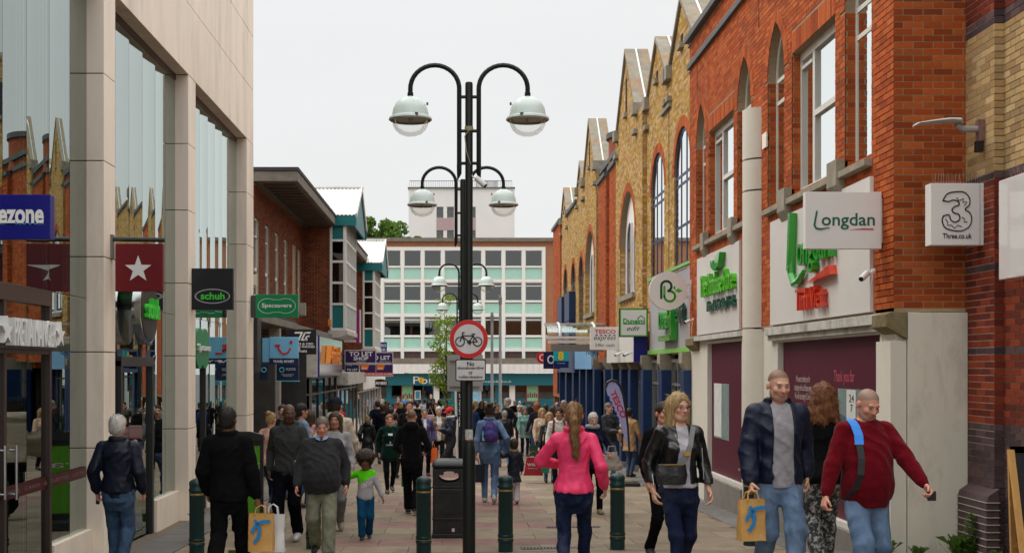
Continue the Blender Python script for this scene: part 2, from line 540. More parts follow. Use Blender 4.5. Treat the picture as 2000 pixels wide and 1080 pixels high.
# the largest in view: those from just below the picture's lower edge outwards
order = sorted(range(len(slabs)), key=lambda i: (slabs[i][1] < 12.8, slabs[i][1]))
rest = MB()
rest_m = [slab_mats[nm, kk] for nm in ('beige', 'pink', 'dark') for kk in range(4)]
for n_, i in enumerate(order):
 cx, y0, w, nm = slabs[i]
 kk = rr.randrange(4); cy = y0 + ROWD / 2
 z = gz(cx, cy) + rr.uniform(-0.002, 0.002)
 sl = math.atan2(gz(cx, cy + 0.3) - gz(cx, cy - 0.3), 0.6); cr = math.atan2(gz(cx + 0.3, cy) - gz(cx - 0.3, cy), 0.6)
 if n_ < 300:
  o = link('paving_slab', slab_mesh(nm, kk, w, ROWD), bed, (cx, cy, z))
  o.rotation_euler = (sl + rr.uniform(-.002, .002), -cr + rr.uniform(-.002, .002), rr.uniform(-.002, .002))
 else:
  a, b = cx - w / 2 + .005, cx + w / 2 - .005; p, q = y0 + .005, y0 + ROWD - .005
  mi = ('beige', 'pink', 'dark').index(nm) * 4 + kk
  rest.hexa([(a, p, gz(a, p) - .04), (b, p, gz(b, p) - .04), (b, q, gz(b, q) - .04), (a, q, gz(a, q) - .04),
                   (a, p, gz(a, p)), (b, p, gz(b, p)), (b, q, gz(b, q)), (a, q, gz(a, q))], mi)
rest.build('farther_paving_slabs', rest_m, bed, kind='stuff')
# beyond the countable slabs the same paving runs on to the far shops
def far_paving_mat():
 m = mat('far_paving', (0.33, 0.26, 0.2), rough=0.85, var=0.2, scale=0.8, dirt=0.4, dscale=0.4)
 n = m.node_tree.nodes; l = m.node_tree.links
 b = n.new('ShaderNodeTexBrick'); b.inputs['Color1'].default_value = (0.37, 0.29, 0.22, 1); b.inputs['Color2'].default_value = (0.27, 0.18, 0.15, 1)
 b.inputs['Mortar'].default_value = (0.14, 0.11, 0.09, 1); b.inputs['Scale'].default_value = 1.0
 b.inputs['Brick Width'].default_value = 0.9; b.inputs['Row Height'].default_value = 0.75; b.inputs['Mortar Size'].default_value = 0.02
 t = n.new('ShaderNodeTexCoord'); l.new(t.outputs['Object'], b.inputs['Vector'])
 l.new(b.outputs['Color'], n['Principled BSDF'].inputs['Base Color'])
 return m
strip_mesh('far_pavement', far_paving_mat(), -30, 30, [46.5, 50, 55, 60, 65, 70, 80, 90, 100, 110, 118], -0.004, nx=6)
# iron drain covers let into the paving
M_iron = mat('cast_iron', (0.12, 0.115, 0.11), rough=0.55, metal=0.7, var=0.3, scale=20)
for (px, py, w, d, lab) in ((1090, 1070, 1.0, 0.22, 'long slotted iron drain across the paving by the right bollards'),
       (1120, 1029, 0.85, 0.2, 'short iron drain cover behind the woman in the pink top')):
 # depth on the sloping ground under that point of the picture
 Y = 20.0
 for _ in range(40): Y = F * (E - gz((px - VX) * Y / F, Y)) / (py - VY)
 X = (px - VX) * Y / F; z = gz(X, Y) + 0.004
 t = thing('drain_cover', lab, 'drain cover', (X, Y, z), group='drain covers in the paving')
 mb = MB(); mb.box(X - w / 2, X + w / 2, Y - d / 2, Y + d / 2, z - .02, z); mb.build('frame', mat('drain_black', (.02, .02, .02), rough=.8), t)
 mb = MB()
 n = int(w / 0.045)
 for q in range(n):
  u = X - w / 2 + (q + .5) * w / n
  mb.box(u - .012, u + .012, Y - d / 2 + .01, Y + d / 2 - .01, z - .01, z + .006)
 mb.build('grating', M_iron, t)

# ------------------------------------------------------------------ stone and glass building on the left
M_stone = mat('pale_stone', rgb(246, 232, 214), rough=0.75, var=0.08, scale=1.2, bump=0.06, bscale=60, dirt=0.42, dirtcol=(0.40, 0.34, 0.27), dscale=1.0, stretch=(1.6, 1.6, 0.3), wpos=True)
M_core = mat('dark_core', (0.02, 0.02, 0.02), rough=0.9)
M_pane = glass_mat('shop_glass', tint=(0.62, 0.72, 0.68), ior=1.9, gain=2.0, refl=(0.80, 0.89, 0.86))
M_bronze = mat('bronze_frame', rgb(84, 70, 66), rough=0.35, metal=0.5, var=0.1)
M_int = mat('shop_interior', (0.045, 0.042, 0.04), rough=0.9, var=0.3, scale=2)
XL, XG = -4.5, -4.72
stb = thing('stone_shop_building', 'tall pale stone and glass shop building filling the left edge', 'building', (XL, 18, gz(XL, 18)))
P = PL(XL)
zj = [0.0, 1.38, 2.6, 3.81, 5.03, 6.14, 7.29]
COLS = [(9.9, 10.45), (15.13, 15.63), (19.87, 20.42), (25.37, 26.2)]
core = MB()
for (a, b) in COLS:
 core.box(XG - 0.3, XL - 0.02, a + 0.015, b - 0.015, -1.0, 7.35)
for (a, b) in COLS:
 for z0, z1 in zip(zj, zj[1:]):
  if z0 == 0.0: z0 = gz(XL, a) - 0.05
  mb = MB(); mb.box(XG - 0.25, XL + RNG.uniform(-.001, .001), a, b, z0 + 0.006, z1 - 0.006)
  mb.build('stone_block', M_stone, stb, bevel=0.006)
core.box(-12, XL - 0.02, 4, 26.17, 7.31, 12.4)
core.build('core', M_core, stb)
bands = [(7.29, 8.48, [4, 8.7, 12.2, 15.7, 19.2, 22.7, 26.2]), (8.48, 9.66, [4, 8.5, 12, 15.5, 19, 22.5, 26.2]), (9.66, 10.85, [4, 7.6, 11.1, 14.6, 18, 21.6, 25.1, 26.2]), (10.85, 12.5, [4, 12, 19, 26.2])]
for z0, z1, ys in bands:
 for a, b in zip(ys, ys[1:]):
  mb = MB(); mb.box(XL - 0.3, XL + RNG.uniform(-.0015, .0015), a + .006, b - .006, z0 + .006, z1 - .006)
  mb.build('stone_panel', M_stone, stb, bevel=0.005)
for z0, z1, _ in bands:      # far end of the building
 for a, b in ((-12, -8.2), (-8.2, XL - 0.31)):
  mb = MB(); mb.box(a + .006, b - .006, 26.14, 26.2, z0 + .006, z1 - .006); mb.build('stone_panel', M_stone, stb)
mb = MB(); mb.box(-12, XG - 0.28, 25.9, 26.19, -1, 7.3); mb.build('end_wall', M_stone, stb)
# panes: each slightly bowed, as sealed units are
def bowed_pane(parent, X, sgn, y0, y1, z0, z1, bow, tw, name='glass_pane', m=None, n=12):
 mb = MB()
 prev = None
 rows = []
 for th in (0.0, -0.018):
  row = []
  for k in range(n + 1):
   t = k / n
   off = bow * (1 - (2 * t - 1) ** 2) + tw * (2 * t - 1) + th
   row.append((X + sgn * off, y0 + (y1 - y0) * t))
  rows.append(row)
 b = len(mb.v)
 for row in rows:
  for (x, yy) in row: mb.v += [(x, yy, z0), (x, yy, z1)]
 N = 2 * (n + 1)
 for k in range(n):
  i = b + 2 * k
  mb.f.append((i, i + 2, i + 3, i + 1)); mb.f.append((i + N, i + N + 1, i + N + 3, i + N + 2))
 mb.f += [(b, b + 1, b + N + 1, b + N), (b + 2 * n, b + N + 2 * n, b + N + 2 * n + 1, b + 2 * n + 1)]
 mb.m = [0] * len(mb.f); mb.c = [None] * len(mb.f)
 o = mb.build(name, m or M_pane, parent, smooth='auto')
 return o
bays = [(10.45, 15.13, [10.45, 11.0, 11.62, 12.33, 13.02, 13.74, 14.47, 15.13]), (15.63, 19.87, [15.63, 16.39, 17.08, 17.8, 18.55, 19.2, 19.87]), (20.42, 25.37, [20.42, 21.05, 21.75, 22.45, 23.12, 23.82, 24.55, 25.37])]
ri = random.Random(5)
for bi, (a, b, ys) in enumerate(bays):
 for p, q in zip(ys, ys[1:]):
  ztr = 3.28
  PS = (13.7, 18.4, 22.1)[bi]; zb = 0.36 if p > PS - .1 else gz(XG, p) + 0.02
  bw = -ri.uniform(.0026, .0040); tw = ri.uniform(-.0008, .0008)
  bowed_pane(stb, XG, 1, p + .004, q - .004, ztr + .004, 7.33, bw, tw)
  bowed_pane(stb, XG, 1, p + .004, q - .004, zb, ztr - .004, bw * 0.6, tw)
 if bi > 0 or True:
  mb = MB(); s0 = PS
  mb.box(XG - .15, XG + .07, s0 + .01, b - .01, gz(XG, b) - .1, 0.355); mb.build('plinth', M_stone, stb, bevel=.006)
 mb = MB(); mb.box(XG - .012, XG + .012, a, b, 7.2, 7.32); mb.build('head_channel', M_bronze, stb)
# interior room behind the glass
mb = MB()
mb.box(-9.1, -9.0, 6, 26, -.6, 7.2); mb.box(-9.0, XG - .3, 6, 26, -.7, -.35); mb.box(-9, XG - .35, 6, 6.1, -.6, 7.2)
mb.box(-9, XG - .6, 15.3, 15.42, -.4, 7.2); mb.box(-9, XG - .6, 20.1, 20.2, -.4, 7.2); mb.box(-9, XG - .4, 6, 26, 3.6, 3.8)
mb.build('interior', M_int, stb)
mb = MB()
for k in range(16):
 yy = ri.uniform(11, 25); zz = ri.uniform(.2, 2.2);
 mb.box(-8.5, -8.2, yy, yy + ri.uniform(.4, 1.1), zz, zz + ri.uniform(.3, .8), k % 4)
mb.build('display_shelves', [mat('disp%d' % k, c, rough=.6) for k, c in enumerate((rgb(120, 160, 60), rgb(150, 140, 130), rgb(60, 90, 120), rgb(130, 60, 50)))], stb)
# bronze doorway of the cafe
dr = MB()
for yy in (10.95, 12.25, 13.62): dr.box(XG - .02, XG + .05, yy, yy + .07, gz(XG, yy), 3.22)
dr.box(XG - .02, XG + .055, 10.9, 13.69, 3.1, 3.28); dr.box(XG - .02, XG + .045, 10.95, 13.65, 2.55, 2.61)
dr.build('door_frame', M_bronze, stb, bevel=.004)
M_steel = mat('brushed_steel', (0.55, 0.55, 0.54), rough=0.28, metal=0.9, var=0.1)
for yy in (12.48, 12.16):
 mb = MB(); x = XG + .09
 z0, z1 = wz(975, yy), wz(870, yy)
 mb.tube([(XG + .02, yy, z0 + .05), (x, yy, z0 + .05), (x, yy, z0), (x, yy, z1), (x, yy, z1 - .05), (XG + .02, yy, z1 - .05)], .015, 8); mb.build('door_handle', M_steel, stb)
# dark red printed band across the lower panes
mb = MB(); mb.box(XG + .012, XG + .016, 10.5, 15.05, 1.02, 1.16); o = mb.build('window_band', mat('band_red', rgb(70, 16, 22), rough=.5), stb)
mb = MB(); mb.text(PL(XG + .018), 'LATTE · BAGUETTES · COFFEE · CAKES · BAGUETTES · LATTE', 12.8, 1.09, 4.3, .04); mb.build('band_lettering', mat('w_band', (.2, .16, .16)), stb)
# second doorway with dark frames (shoe shop) and third (optician)
for (ya, yb) in ((16.5, 18.2), (20.75, 22.0)):
 mb = MB()
 for yy in (ya, yb): mb.box(XG - .05, XG + .05, yy, yy + .09, gz(XG, yy), 2.5)
 mb.box(XG - .05, XG + .055, ya, yb + .09, 2.42, 2.56); mb.build('door_frame', mat('dark_frame', (.03, .03, .03), rough=.35), stb, bevel=.004)
mb = MB(); mb.box(XG - .06, XG - .03, 18.5, 19.2, .4, 1.25); mb.build('window_poster', mat('poster_green', rgb(60, 104, 30), rough=.6), stb)
mb = MB(); mb.text(PL(XG - .026), 'Bring\nin your\npre-loved', 18.85, .95, .5, .4); mb.build('poster_lettering', mat('w_pale'  , (.6, .58, .56)), stb)
mb = MB(); mb.box(XG - .06, XG - .03, 12.7, 13.4, 1.0, 2.1); mb.build('window_poster', mat('poster_blue', rgb(110, 150, 180), rough=.6), stb)

# ------------------------------------------------------------------ brick parade with white gabled bays, farther on the left
M_mortar_r = mat('mortar', (0.34, 0.25, 0.16), rough=.95, var=.15, scale=20)
M_white = mat('white_paint', rgb(222, 220, 214), rough=.5, var=.06, scale=3, dirt=.22, dirtcol=(.35, .33, .3), dscale=2)
M_offw = mat('peeling_white', rgb(196, 192, 184), rough=.7, var=.1, scale=4, dirt=.8, dirtcol=(.10, .09, .08), dscale=2.6)
M_teal = mat('teal_panel', rgb(0, 104, 106), rough=.45, var=.06)
M_conc = mat('grey_concrete', rgb(122, 116, 106), rough=.9, var=.25, scale=4, bump=.2, bscale=40, dirt=.5, dirtcol=(.07, .06, .05), dscale=1.5)
M_gdark = glass_mat('window_glass', tint=(.16, .17, .17), ior=1.6, gain=1.0)
M_gsky = glass_mat('sky_glass', tint=(.30, .34, .35), ior=1.75, gain=1.25)
par = thing('brick_shop_parade', 'brown brick shop parade with white gabled bay windows on the left', 'building', (-6.2, 50, gz(-6, 50)))
XB = -6.24
wholes = []; wins = []
wy = [36.45 + 2.08 * k for k in range(-1, 5)] + [44.9, 46.3] + [54.6 + 2.0 * k for k in range(4)] + [70.4]
for yy in wy: wins.append((yy, yy + 0.95))
holes = [rect(a, b, 4.6, 7.05) for a, b in wins]
outl = rect(33.0, 73.0, 1.5, 8.05)
mb = MB(); wall(mb, PL(XB), outl, holes, .3); bw_ = mb.build('wall', M_mortar_r, par)
mb = MB(); bricks(mb, PL(XB), outl, holes, BR2); mb.build('brickwork', brick_mat(), bw_, kind='stuff')
for a, b in wins:
 w = MB(); Pq = PL(XB - .09)
 for (u0, u1, z0, z1) in ((a, a + .07, 4.6, 7.05), (b - .07, b, 4.6, 7.05), (a, b, 6.98, 7.05), (a, b, 4.6, 4.67), (a, b, 5.4, 5.5), (a, b, 6.45, 6.5)):
  w.pbox(Pq, u0, u1, z0, z1, -.05, .03)
 wn = w.build('window', M_white, par)
 w = MB(); w.pbox(Pq, a + .06, b - .06, 5.46, 7.0, -.03, -.015); w.build('pane', M_gsky, wn)
 w = MB(); w.pbox(Pq, a + .06, b - .06, 4.64, 5.42, -.03, -.01); w.build('panel', mat('slate_panel', rgb(78, 84, 100), rough=.5), wn)
mb = MB(); mb.box(XB - 3, XB - .35, 33, 73, 1.5, 8); mb.build('room', M_int, par)
# the overhanging flat roof slab with ribbed soffit
for (y0, y1) in ((36.4, 48.2), (52.4, 64.6), (68.8, 73.2)):
 mb = MB(); mb.box(-10, -4.9, y0, y1, 8.1, 8.42); rf = mb.build('roof_slab', M_conc, par, bevel=.02)
 mb = MB(); mb.box(-10, -4.87, y0 - .04, y1, 8.425, 8.53); mb.build('roof_edge', mat('roof_felt', (.05, .05, .05), rough=.9, var=.3), rf)
 mb = MB()
 yy = y0 + .5
 while yy < y1 - .3:
  mb.box(-6.0, -5.05, yy, yy + .3, 8.02, 8.1); yy += .62
 mb.build('soffit_ribs', mat('soffit', rgb(90, 80, 70), rough=.9), rf)
# corrugated gabled bays
def gabled_bay(Y0, dz, lab):
 t = thing('bay', lab, 'bay')
 return t
M_corr = mat('white_corrugated', rgb(226, 224, 218), rough=.5, var=.05, scale=2, dirt=.3, dirtcol=(.3, .26, .18), dscale=1.2)
for (Y0, dz) in ((47.7, 0.0), (64.2, -0.45)):
 # brick return
 Pc = PF(Y0 + .02)
 mb = MB(); ol = rect(XB, -5.1, 1.8, 8.05 + dz); wall(mb, Pc, ol, [], 4.7); pw = mb.build('return_wall', M_mortar_r, par)
 mb = MB(); bricks(mb, Pc, ol, [], BR2); mb.build('brickwork', brick_mat(), pw, kind='stuff')
 zb, zt = 3.95 + dz, 8.4 + dz
 Ps = PL(-4.5); Pf = PF(Y0)
 # glazed box
 fr = MB()
 lv = [zb, zb + 1.0, zb + 1.85, zb + 2.7, zb + 3.55, zt]
 for z in lv:
  fr.pbox(Pf, -5.1, -4.47, z - .045, z + .045, -.06, .03); fr.pbox(Ps, Y0 - .02, Y0 + 4.7, z - .045, z + .045, -.06, .031)
 for x in (-5.08, -4.54): fr.pbox(Pf, x - .05, x + .05, zb, zt, -.06, .034)
 nm = 7
 for k in range(nm + 1):
  yy = Y0 + 0.05 + k * 4.6 / nm
  fr.pbox(Ps, yy - .04, yy + .04, zb, zt, -.06, .035)
 bf = fr.build('bay_frame', M_white, par)
 for k, (a, b) in enumerate(zip(lv, lv[1:])):
  mm = M_teal if k in (0,) or (k == 4) else M_gdark
  nm_ = 'panel' if mm is M_teal else 'pane'
  w = MB(); w.pbox(Pf, -5.05, -4.57, a + .04, b - .04, -.05, -.02); w.build(nm_, mm, bf)
  for q in range(nm):
   ya = Y0 + 0.05 + q * 4.6 / nm
   w = MB(); w.pbox(Ps, ya + .035, ya + 4.6 / nm - .035, a + .04, b - .04, -.05, -.02); w.build(nm_, mm, bf)
 w = MB(); w.box(-5.1, -4.5, Y0 + .05, Y0 + 4.6, zb + .05, zb + .1); w.box(-5.2, -5.12, Y0 + .1, Y0 + 4.6, zb, zt); w.build('bay_inside', M_int, bf)
 sb = MB(); sb.prism(PK(0), [(-5.2, zb - .05), (-4.42, zb - .05), (-4.42, zb - .22), (-4.75, zb - .34), (-5.2, zb - .34)], Y0 - .08, Y0 + 4.75); sb.build('bay_sill', M_offw, par, bevel=.01)
 # roof, ridge running back from the street
 ze, zr = 8.5 + dz, 10.0 + dz
 ya, ym, yb = Y0 + .75 - .9, Y0 + 2.75, Y0 + 5.3
 for (p, q) in ((ya, ym), (yb, ym)):
  mb = MB(); n = 22
  for k in range(n * 4):
   # corrugations run down the slope
   x0 = -7.6 + 3.55 * k / (n * 4); x1 = -7.6 + 3.55 * (k + 1) / (n * 4)
   h = lambda kk: (0, .03, .03, 0)[kk % 4]
   mb.poly([(x0, p, ze + h(k)), (x1, p, ze + h(k + 1)), (x1, q, zr + h(k + 1)), (x0, q, zr + h(k))])
   mb.poly([(x0, p, ze + h(k) - .03), (x1, p, ze + h(k + 1) - .03), (x1, q, zr + h(k + 1) - .03), (x0, q, zr + h(k) - .03)])
  mb.build('gable_roof', M_corr, par)
 mb = MB(); mb.box(-7.6, -4.0, ym - .12, ym + .12, zr + .0, zr + .07); mb.build('ridge_cap', M_corr, par)
 for (p_, q_) in ((ya + .02, ya + .08), (yb - .08, yb - .02)):
  mb = MB(); mb.box(-6.2, -4.06, p_, q_, ze - .42, ze - .03); mb.build("eaves_board", M_teal, par)
 mb = MB(); mb.prism(PL(-4.12), [(ya + .1, ze - .42), (yb - .1, ze - .42), (yb - .1, ze), (ym, zr - .05), (ya + .1, ze)], -.08, .0); mb.build('gable_end', M_teal, par)
 mb = MB()
 mb.bar((-4.06, ya - .02, ze - .02), (-4.06, ym, zr + .0), .06, .2); mb.bar((-4.06, yb + .02, ze - .02), (-4.06, ym, zr + .0), .06, .2)
 mb.build('barge_board', M_white, par)
# ground floor: shop units with projecting fascias
gl = MB()
def shop_unit(parent, P, u0, u1, z0, z1, n, frame, pane, door=None):
 fr = MB()
 for k in range(n + 1):
  u = u0 + (u1 - u0) * k / n
  fr.pbox(P, u - .035, u + .035, z0, z1, -.06, .03)
 fr.pbox(P, u0, u1, z1 - .08, z1, -.06, .032); fr.pbox(P, u0, u1, z0, z0 + .25, -.06, .033); fr.pbox(P, u0, u1, z1 - .62, z1 - .56, -.05, .028)
 f = fr.build('shop_front', frame, parent, bevel=.004)
 for k in range(n):
  a = u0 + (u1 - u0) * k / n; b = u0 + (u1 - u0) * (k + 1) / n
  w = MB(); w.pbox(P, a + .03, b - .03, z0 + .24, z1 - .06, -.03, -.015); w.build('pane', pane, f)
 return f
M_shopg = glass_mat('shop_glass_dark', tint=(.5, .54, .54), ior=1.6, gain=1.15)
M_grey = mat('grey_frame', rgb(120, 118, 114), rough=.45, metal=.2, var=.1)
M_black = mat('black_paint', (.012, .012, .013), rough=.4, var=.1)
XS = -4.75
for (a, b, n, fm) in ((26.3, 31.5, 3, M_grey), (31.7, 38.3, 4, M_grey), (38.5, 46.2, 4, M_black), (46.4, 56, 5, M_grey), (56.2, 64, 4, M_white), (64.2, 73, 4, M_white)):
 z0 = gz(XS, b) - .05
 shop_unit(par, PL(XS if a > 38 else -6.2), a, b, z0, 2.12 - (0.3 if a > 56 else 0), n, fm, M_shopg)
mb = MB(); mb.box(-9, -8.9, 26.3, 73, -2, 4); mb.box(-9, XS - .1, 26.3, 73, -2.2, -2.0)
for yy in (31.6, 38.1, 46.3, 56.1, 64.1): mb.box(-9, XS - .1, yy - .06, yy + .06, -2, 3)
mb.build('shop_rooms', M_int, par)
mb = MB()
for k in range(40):
 yy = ri.uniform(27, 72); zz = -1.2 + ri.uniform(0, 2); mb.box(-7.9, -7.5, yy, yy + ri.uniform(.3, 1.3), zz, zz + ri.uniform(.3, .9), k % 5)
mb.build('shop_stock', [mat('stk%d' % k, c, rough=.7) for k, c in enumerate((rgb(0, 110, 110), rgb(150, 140, 130), rgb(60, 80, 110), rgb(150, 70, 60), rgb(180, 170, 150)))], par)
# flat ledges over the shops
shop_unit(par, PF(38.42), -6.2, -4.76, gz(-5, 38.4) - .05, 2.12, 2, M_grey, M_shopg)
for yy in (28.6, 33.2):
 mb = MB(); mb.box(-5.25, -4.95, yy - .15, yy + .15, gz(-5, yy) - .05, 3.5); mb.build('grey_pillar', mat('pillar_grey', rgb(150, 144, 134), rough=.7), par, bevel=.01)
mb = MB(); mb.box(-6.3, -4.9, 26.25, 36.3, 3.55, 3.75); mb.build('shop_canopy', M_conc, par, bevel=.02)
mb = MB(); mb.box(-6.3, -4.94, 26.3, 36.2, 3.76, 3.83); mb.build('canopy_felt', MATS['roof_felt'], par)
mb = MB(); mb.box(-6.3, -4.42, 26.24, 26.75, 2.3, 3.5); mb.build('shop_fascia', mat('dark_fascia', (.035, .035, .036), rough=.5, var=.2), par)
mb = MB(); mb.box(-6.3, -4.9, 36.32, 46.6, 3.5, 3.72); mb.build('shop_canopy', M_conc, par, bevel=.02)
mb = MB(); mb.box(-6.2, -4.52, 38.3, 38.48, 2.1, 3.44); mb.build('shop_fascia', M_offw, par)
mb = MB(); mb.box(-5.6, -4.5, 38.5, 46.3, 2.12, 3.42); fz = mb.build('shop_fascia', mat('mirror_fascia', rgb(150, 156, 160), rough=.12, metal=.9, var=.15, scale=1), par)
mb = MB(); mb.box(-5.2, -4.47, 38.42, 38.5, 2.1, 3.45); mb.build('fascia_end', mat('royal_blue', rgb(16, 20, 130), rough=.4), par)
mb = MB(); mb.text(PL(-4.49), 'Admiral', 42.2, 2.85, 3.6, .62, 0, .16); mb.build('fascia_lettering', mat('orange_letters', rgb(240, 140, 20), rough=.35), par)
mb = MB(); mb.box(-5.6, -4.3, 46.6, 56.0, 1.72, 2.2); mb.build('shop_fascia', M_offw, par)
mb = MB(); mb.box(-5.6, -4.45, 56.0, 73.0, 1.35, 2.3); mb.build('shop_fascia', M_white, par)
# louvred grille and little boxes above the first shops
t = MB()
for k in range(7): t.box(-6.2, -4.9, 36.0, 36.06, 2.9 + k * .09, 2.96 + k * .09)
t.build('louvre', mat('louvre', rgb(130, 110, 90), rough=.8), par)

# ------------------------------------------------------------------ the long white-framed block closing the street
YP = 118.0; SP = F / YP
plb = thing('white_framed_office_block', 'three storey block of white framed windows and teal panels closing the street', 'building', (0, YP, gz(0, YP)))
PP = PF(YP)
X = lambda px: (px - VX) / SP
Z = lambda py: E + (VY - py) / SP
M_pbrick = mat('far_brick', rgb(160, 108, 74), rough=.9, var=.1, scale=.6)
def far_brick():
 m = M_pbrick; n = m.node_tree.nodes; l = m.node_tree.links
 b = n.new('ShaderNodeTexBrick'); b.inputs['Color1'].default_value = (*rgb(172, 116, 80), 1); b.inputs['Color2'].default_value = (*rgb(150, 98, 68), 1)
 b.inputs['Mortar'].default_value = (*rgb(150, 120, 96), 1); b.inputs['Scale'].default_value = 1; b.inputs['Brick Width'].default_value = .225; b.inputs['Row Height'].default_value = .075; b.inputs['Mortar Size'].default_value = .008
 t = n.new('ShaderNodeTexCoord'); mp = n.new('ShaderNodeMapping'); mp.inputs['Rotation'].default_value = (R(90), 0, 0)
 l.new(t.outputs['Object'], mp.inputs[0]); l.new(mp.outputs[0], b.inputs['Vector']); l.new(b.outputs['Color'], n['Principled BSDF'].inputs['Base Color'])
far_brick()
xs = [746.5 + 39.45 * k for k in range(9)]
rows = [(490, 519, 524, 544), (553, 586, 592, 612), (619, 654, 660, 680)]
hol = []
mb = MB(); wall(mb, PP, rect(X(640), X(1180), Z(700), Z(470)), [rect(X(746), X(1062.5), Z(699), Z(485))], .4); mb.build('wall', M_pbrick, plb)
mb = MB(); mb.box(X(640) - .1, X(1180), YP - .35, YP + 12, Z(472), Z(465)); mb.build('roof_edge', M_conc, plb)
fr = MB()
for k, px in enumerate(xs): fr.pbox(PP, X(px) - .16, X(px) + .16, Z(700), Z(485), -.3, .12)
for py, h in ((486, .22), (521.5, .1), (548, .2), (589, .1), (615.5, .2), (657, .1), (683, .2)):
 fr.pbox(PP, X(746.5) - .16, X(1062) + .16, Z(py) - h / 1.2, Z(py) + h / 1.2, -.3, .1)
fb = fr.build('window_grid', mat('white_frame', rgb(232, 232, 226), rough=.5, var=.04), plb)
M_mint = mat('mint_panel', rgb(172, 216, 200), rough=.4, var=.05, scale=1)
M_fwin = glass_mat('far_window_glass', tint=(.34, .34, .34), ior=2.05)
for ri_, (a, b, c, d) in enumerate(rows):
 for k in range(8):
  x0, x1 = X(xs[k]) + .14, X(xs[k + 1]) - .14
  w = MB()
  zt, zb = Z(a) + .1, Z(b) - .1
  for q in ((x0, x0 + .08, zb, zt), (x1 - .08, x1, zb, zt), (x0, x1, zt - .08, zt), (x0, x1, zb, zb + .08)): w.pbox(PP, *q, -.2, .0)
  if ri_ > 0: w.pbox(PP, x0, x1, zt - .42, zt - .34, -.2, .0)
  wn = w.build('window', MATS['white_frame'], fb)
  w = MB(); w.pbox(PP, x0 + .05, x1 - .05, zb + .05, zt - .05, -.18, -.15); w.build('pane', M_fwin, wn)
  if ri_ == 2 and k in (2, 6, 7):      # vertical blinds
   w = MB()
   for q in range(10):
    u = x0 + .12 + q * (x1 - x0 - .24) / 9; w.pbox(PP, u - .035, u + .035, zb + .1, zt - .45, -.42, -.4)
   w.build('blind', mat('blind', (.55, .55, .52), rough=.8), wn)
  if ri_ == 2 and k == 5:
   w = MB(); w.pbox(PP, x0 + .1, x1 - .1, zb + .1, zt - .1, -.42, -.4); w.build('blind', MATS['blind'], wn)
  w = MB(); w.pbox(PP, x0 - .05, x1 + .05, Z(d), Z(c), -.2, -.05)
  for q in range(6): u = x0 + q * (x1 - x0) / 6; w.pbox(PP, u, u + .04, Z(d), Z(c), -.1, -.02)
  w.build('mint_panel', M_mint, fb)
mb = MB(); mb.box(X(640), X(1180), YP + .9, YP + 1.0, Z(690), Z(480)); mb.build('rooms', M_int, plb)
mb = MB(); mb.pbox(PP, X(746), X(1062), Z(700), Z(685), -.3, -.06); mb.build('brown_band', mat('brown_band', rgb(84, 66, 62), rough=.8, var=.2, scale=2), plb)
mb = MB(); mb.pbox(PP, X(640), X(1180), Z(712), Z(700.2), -.3, 1.6); mb.build('canopy_top', M_conc, plb)
mb = MB()
n = 46
for k in range(n):
 a = X(640) + (X(1180) - X(640)) * k / n; b = X(640) + (X(1180) - X(640)) * (k + 1) / n
 mb.pbox(PP, a + .01, b - .01, Z(728), Z(711), 1.4, 1.72)
mb.build('canopy_boards', M_white, plb)
# shop below
zg = gz(0, YP)
M_pteal = mat('shop_teal', rgb(0, 98, 110), rough=.45, var=.05)
mb = MB(); mb.pbox(PP, X(640), X(1180), Z(752), Z(729), .0, 1.0); fs_ = mb.build('fascia', M_pteal, plb)
mb = MB(); mb.text(PF(YP - 1.0), 'Poundland', X(808), Z(742), 118 / SP, 14.5 / SP, 0, .05, align='l'); mb.build('lettering', mat('sign_white', (.8, .8, .78), rough=.4), plb)
mb = MB(); mb.prism(PF(YP - 1.0), circle(X(823.5), Z(742), 5.6 / SP, n=20), 0, .08, 0); mb.build('coin', mat('coin_yellow', rgb(245, 195, 30), rough=.4), plb)
mb = MB(); mb.text(PF(YP - 1.09), '£', X(823.5), Z(742), 5 / SP, 8 / SP); mb.build('pound_sign', mat('sign_red', rgb(190, 20, 30), rough=.4), plb)
mb = MB(); mb.text(PF(YP - 1.0), 'www.poundland.co.uk', X(967), Z(745), 62 / SP, 5 / SP, 0, .03); mb.build('web_lettering', MATS['sign_white'], plb)
sh = MB()
for px in (737, 760, 850, 886, 925, 972, 1043, 1095): sh.pbox(PP, X(px) - .25, X(px) + .25, zg - .2, Z(752), -.3, .25)
sh.pbox(PP, X(640), X(1180), zg - .2, zg + 1.9, -.3, .2)
sh.build('shop_front', M_pteal, plb)
mb = MB(); mb.pbox(PP, X(640), X(1180), zg + 1.8, Z(752), -.1, -.05); mb.build('shop_glass', M_shopg, plb)
mb = MB(); mb.box(X(640), X(1180), YP + 3, YP + 3.1, zg - .5, Z(730)); mb.build('shop_room', M_int, plb)
mb = MB()
for px in (852.5, 1000): mb.pbox(PP, X(px) - .28, X(px) + .28, zg, Z(752), .26, .5)
mb.build('pale_pillar', M_white, plb)
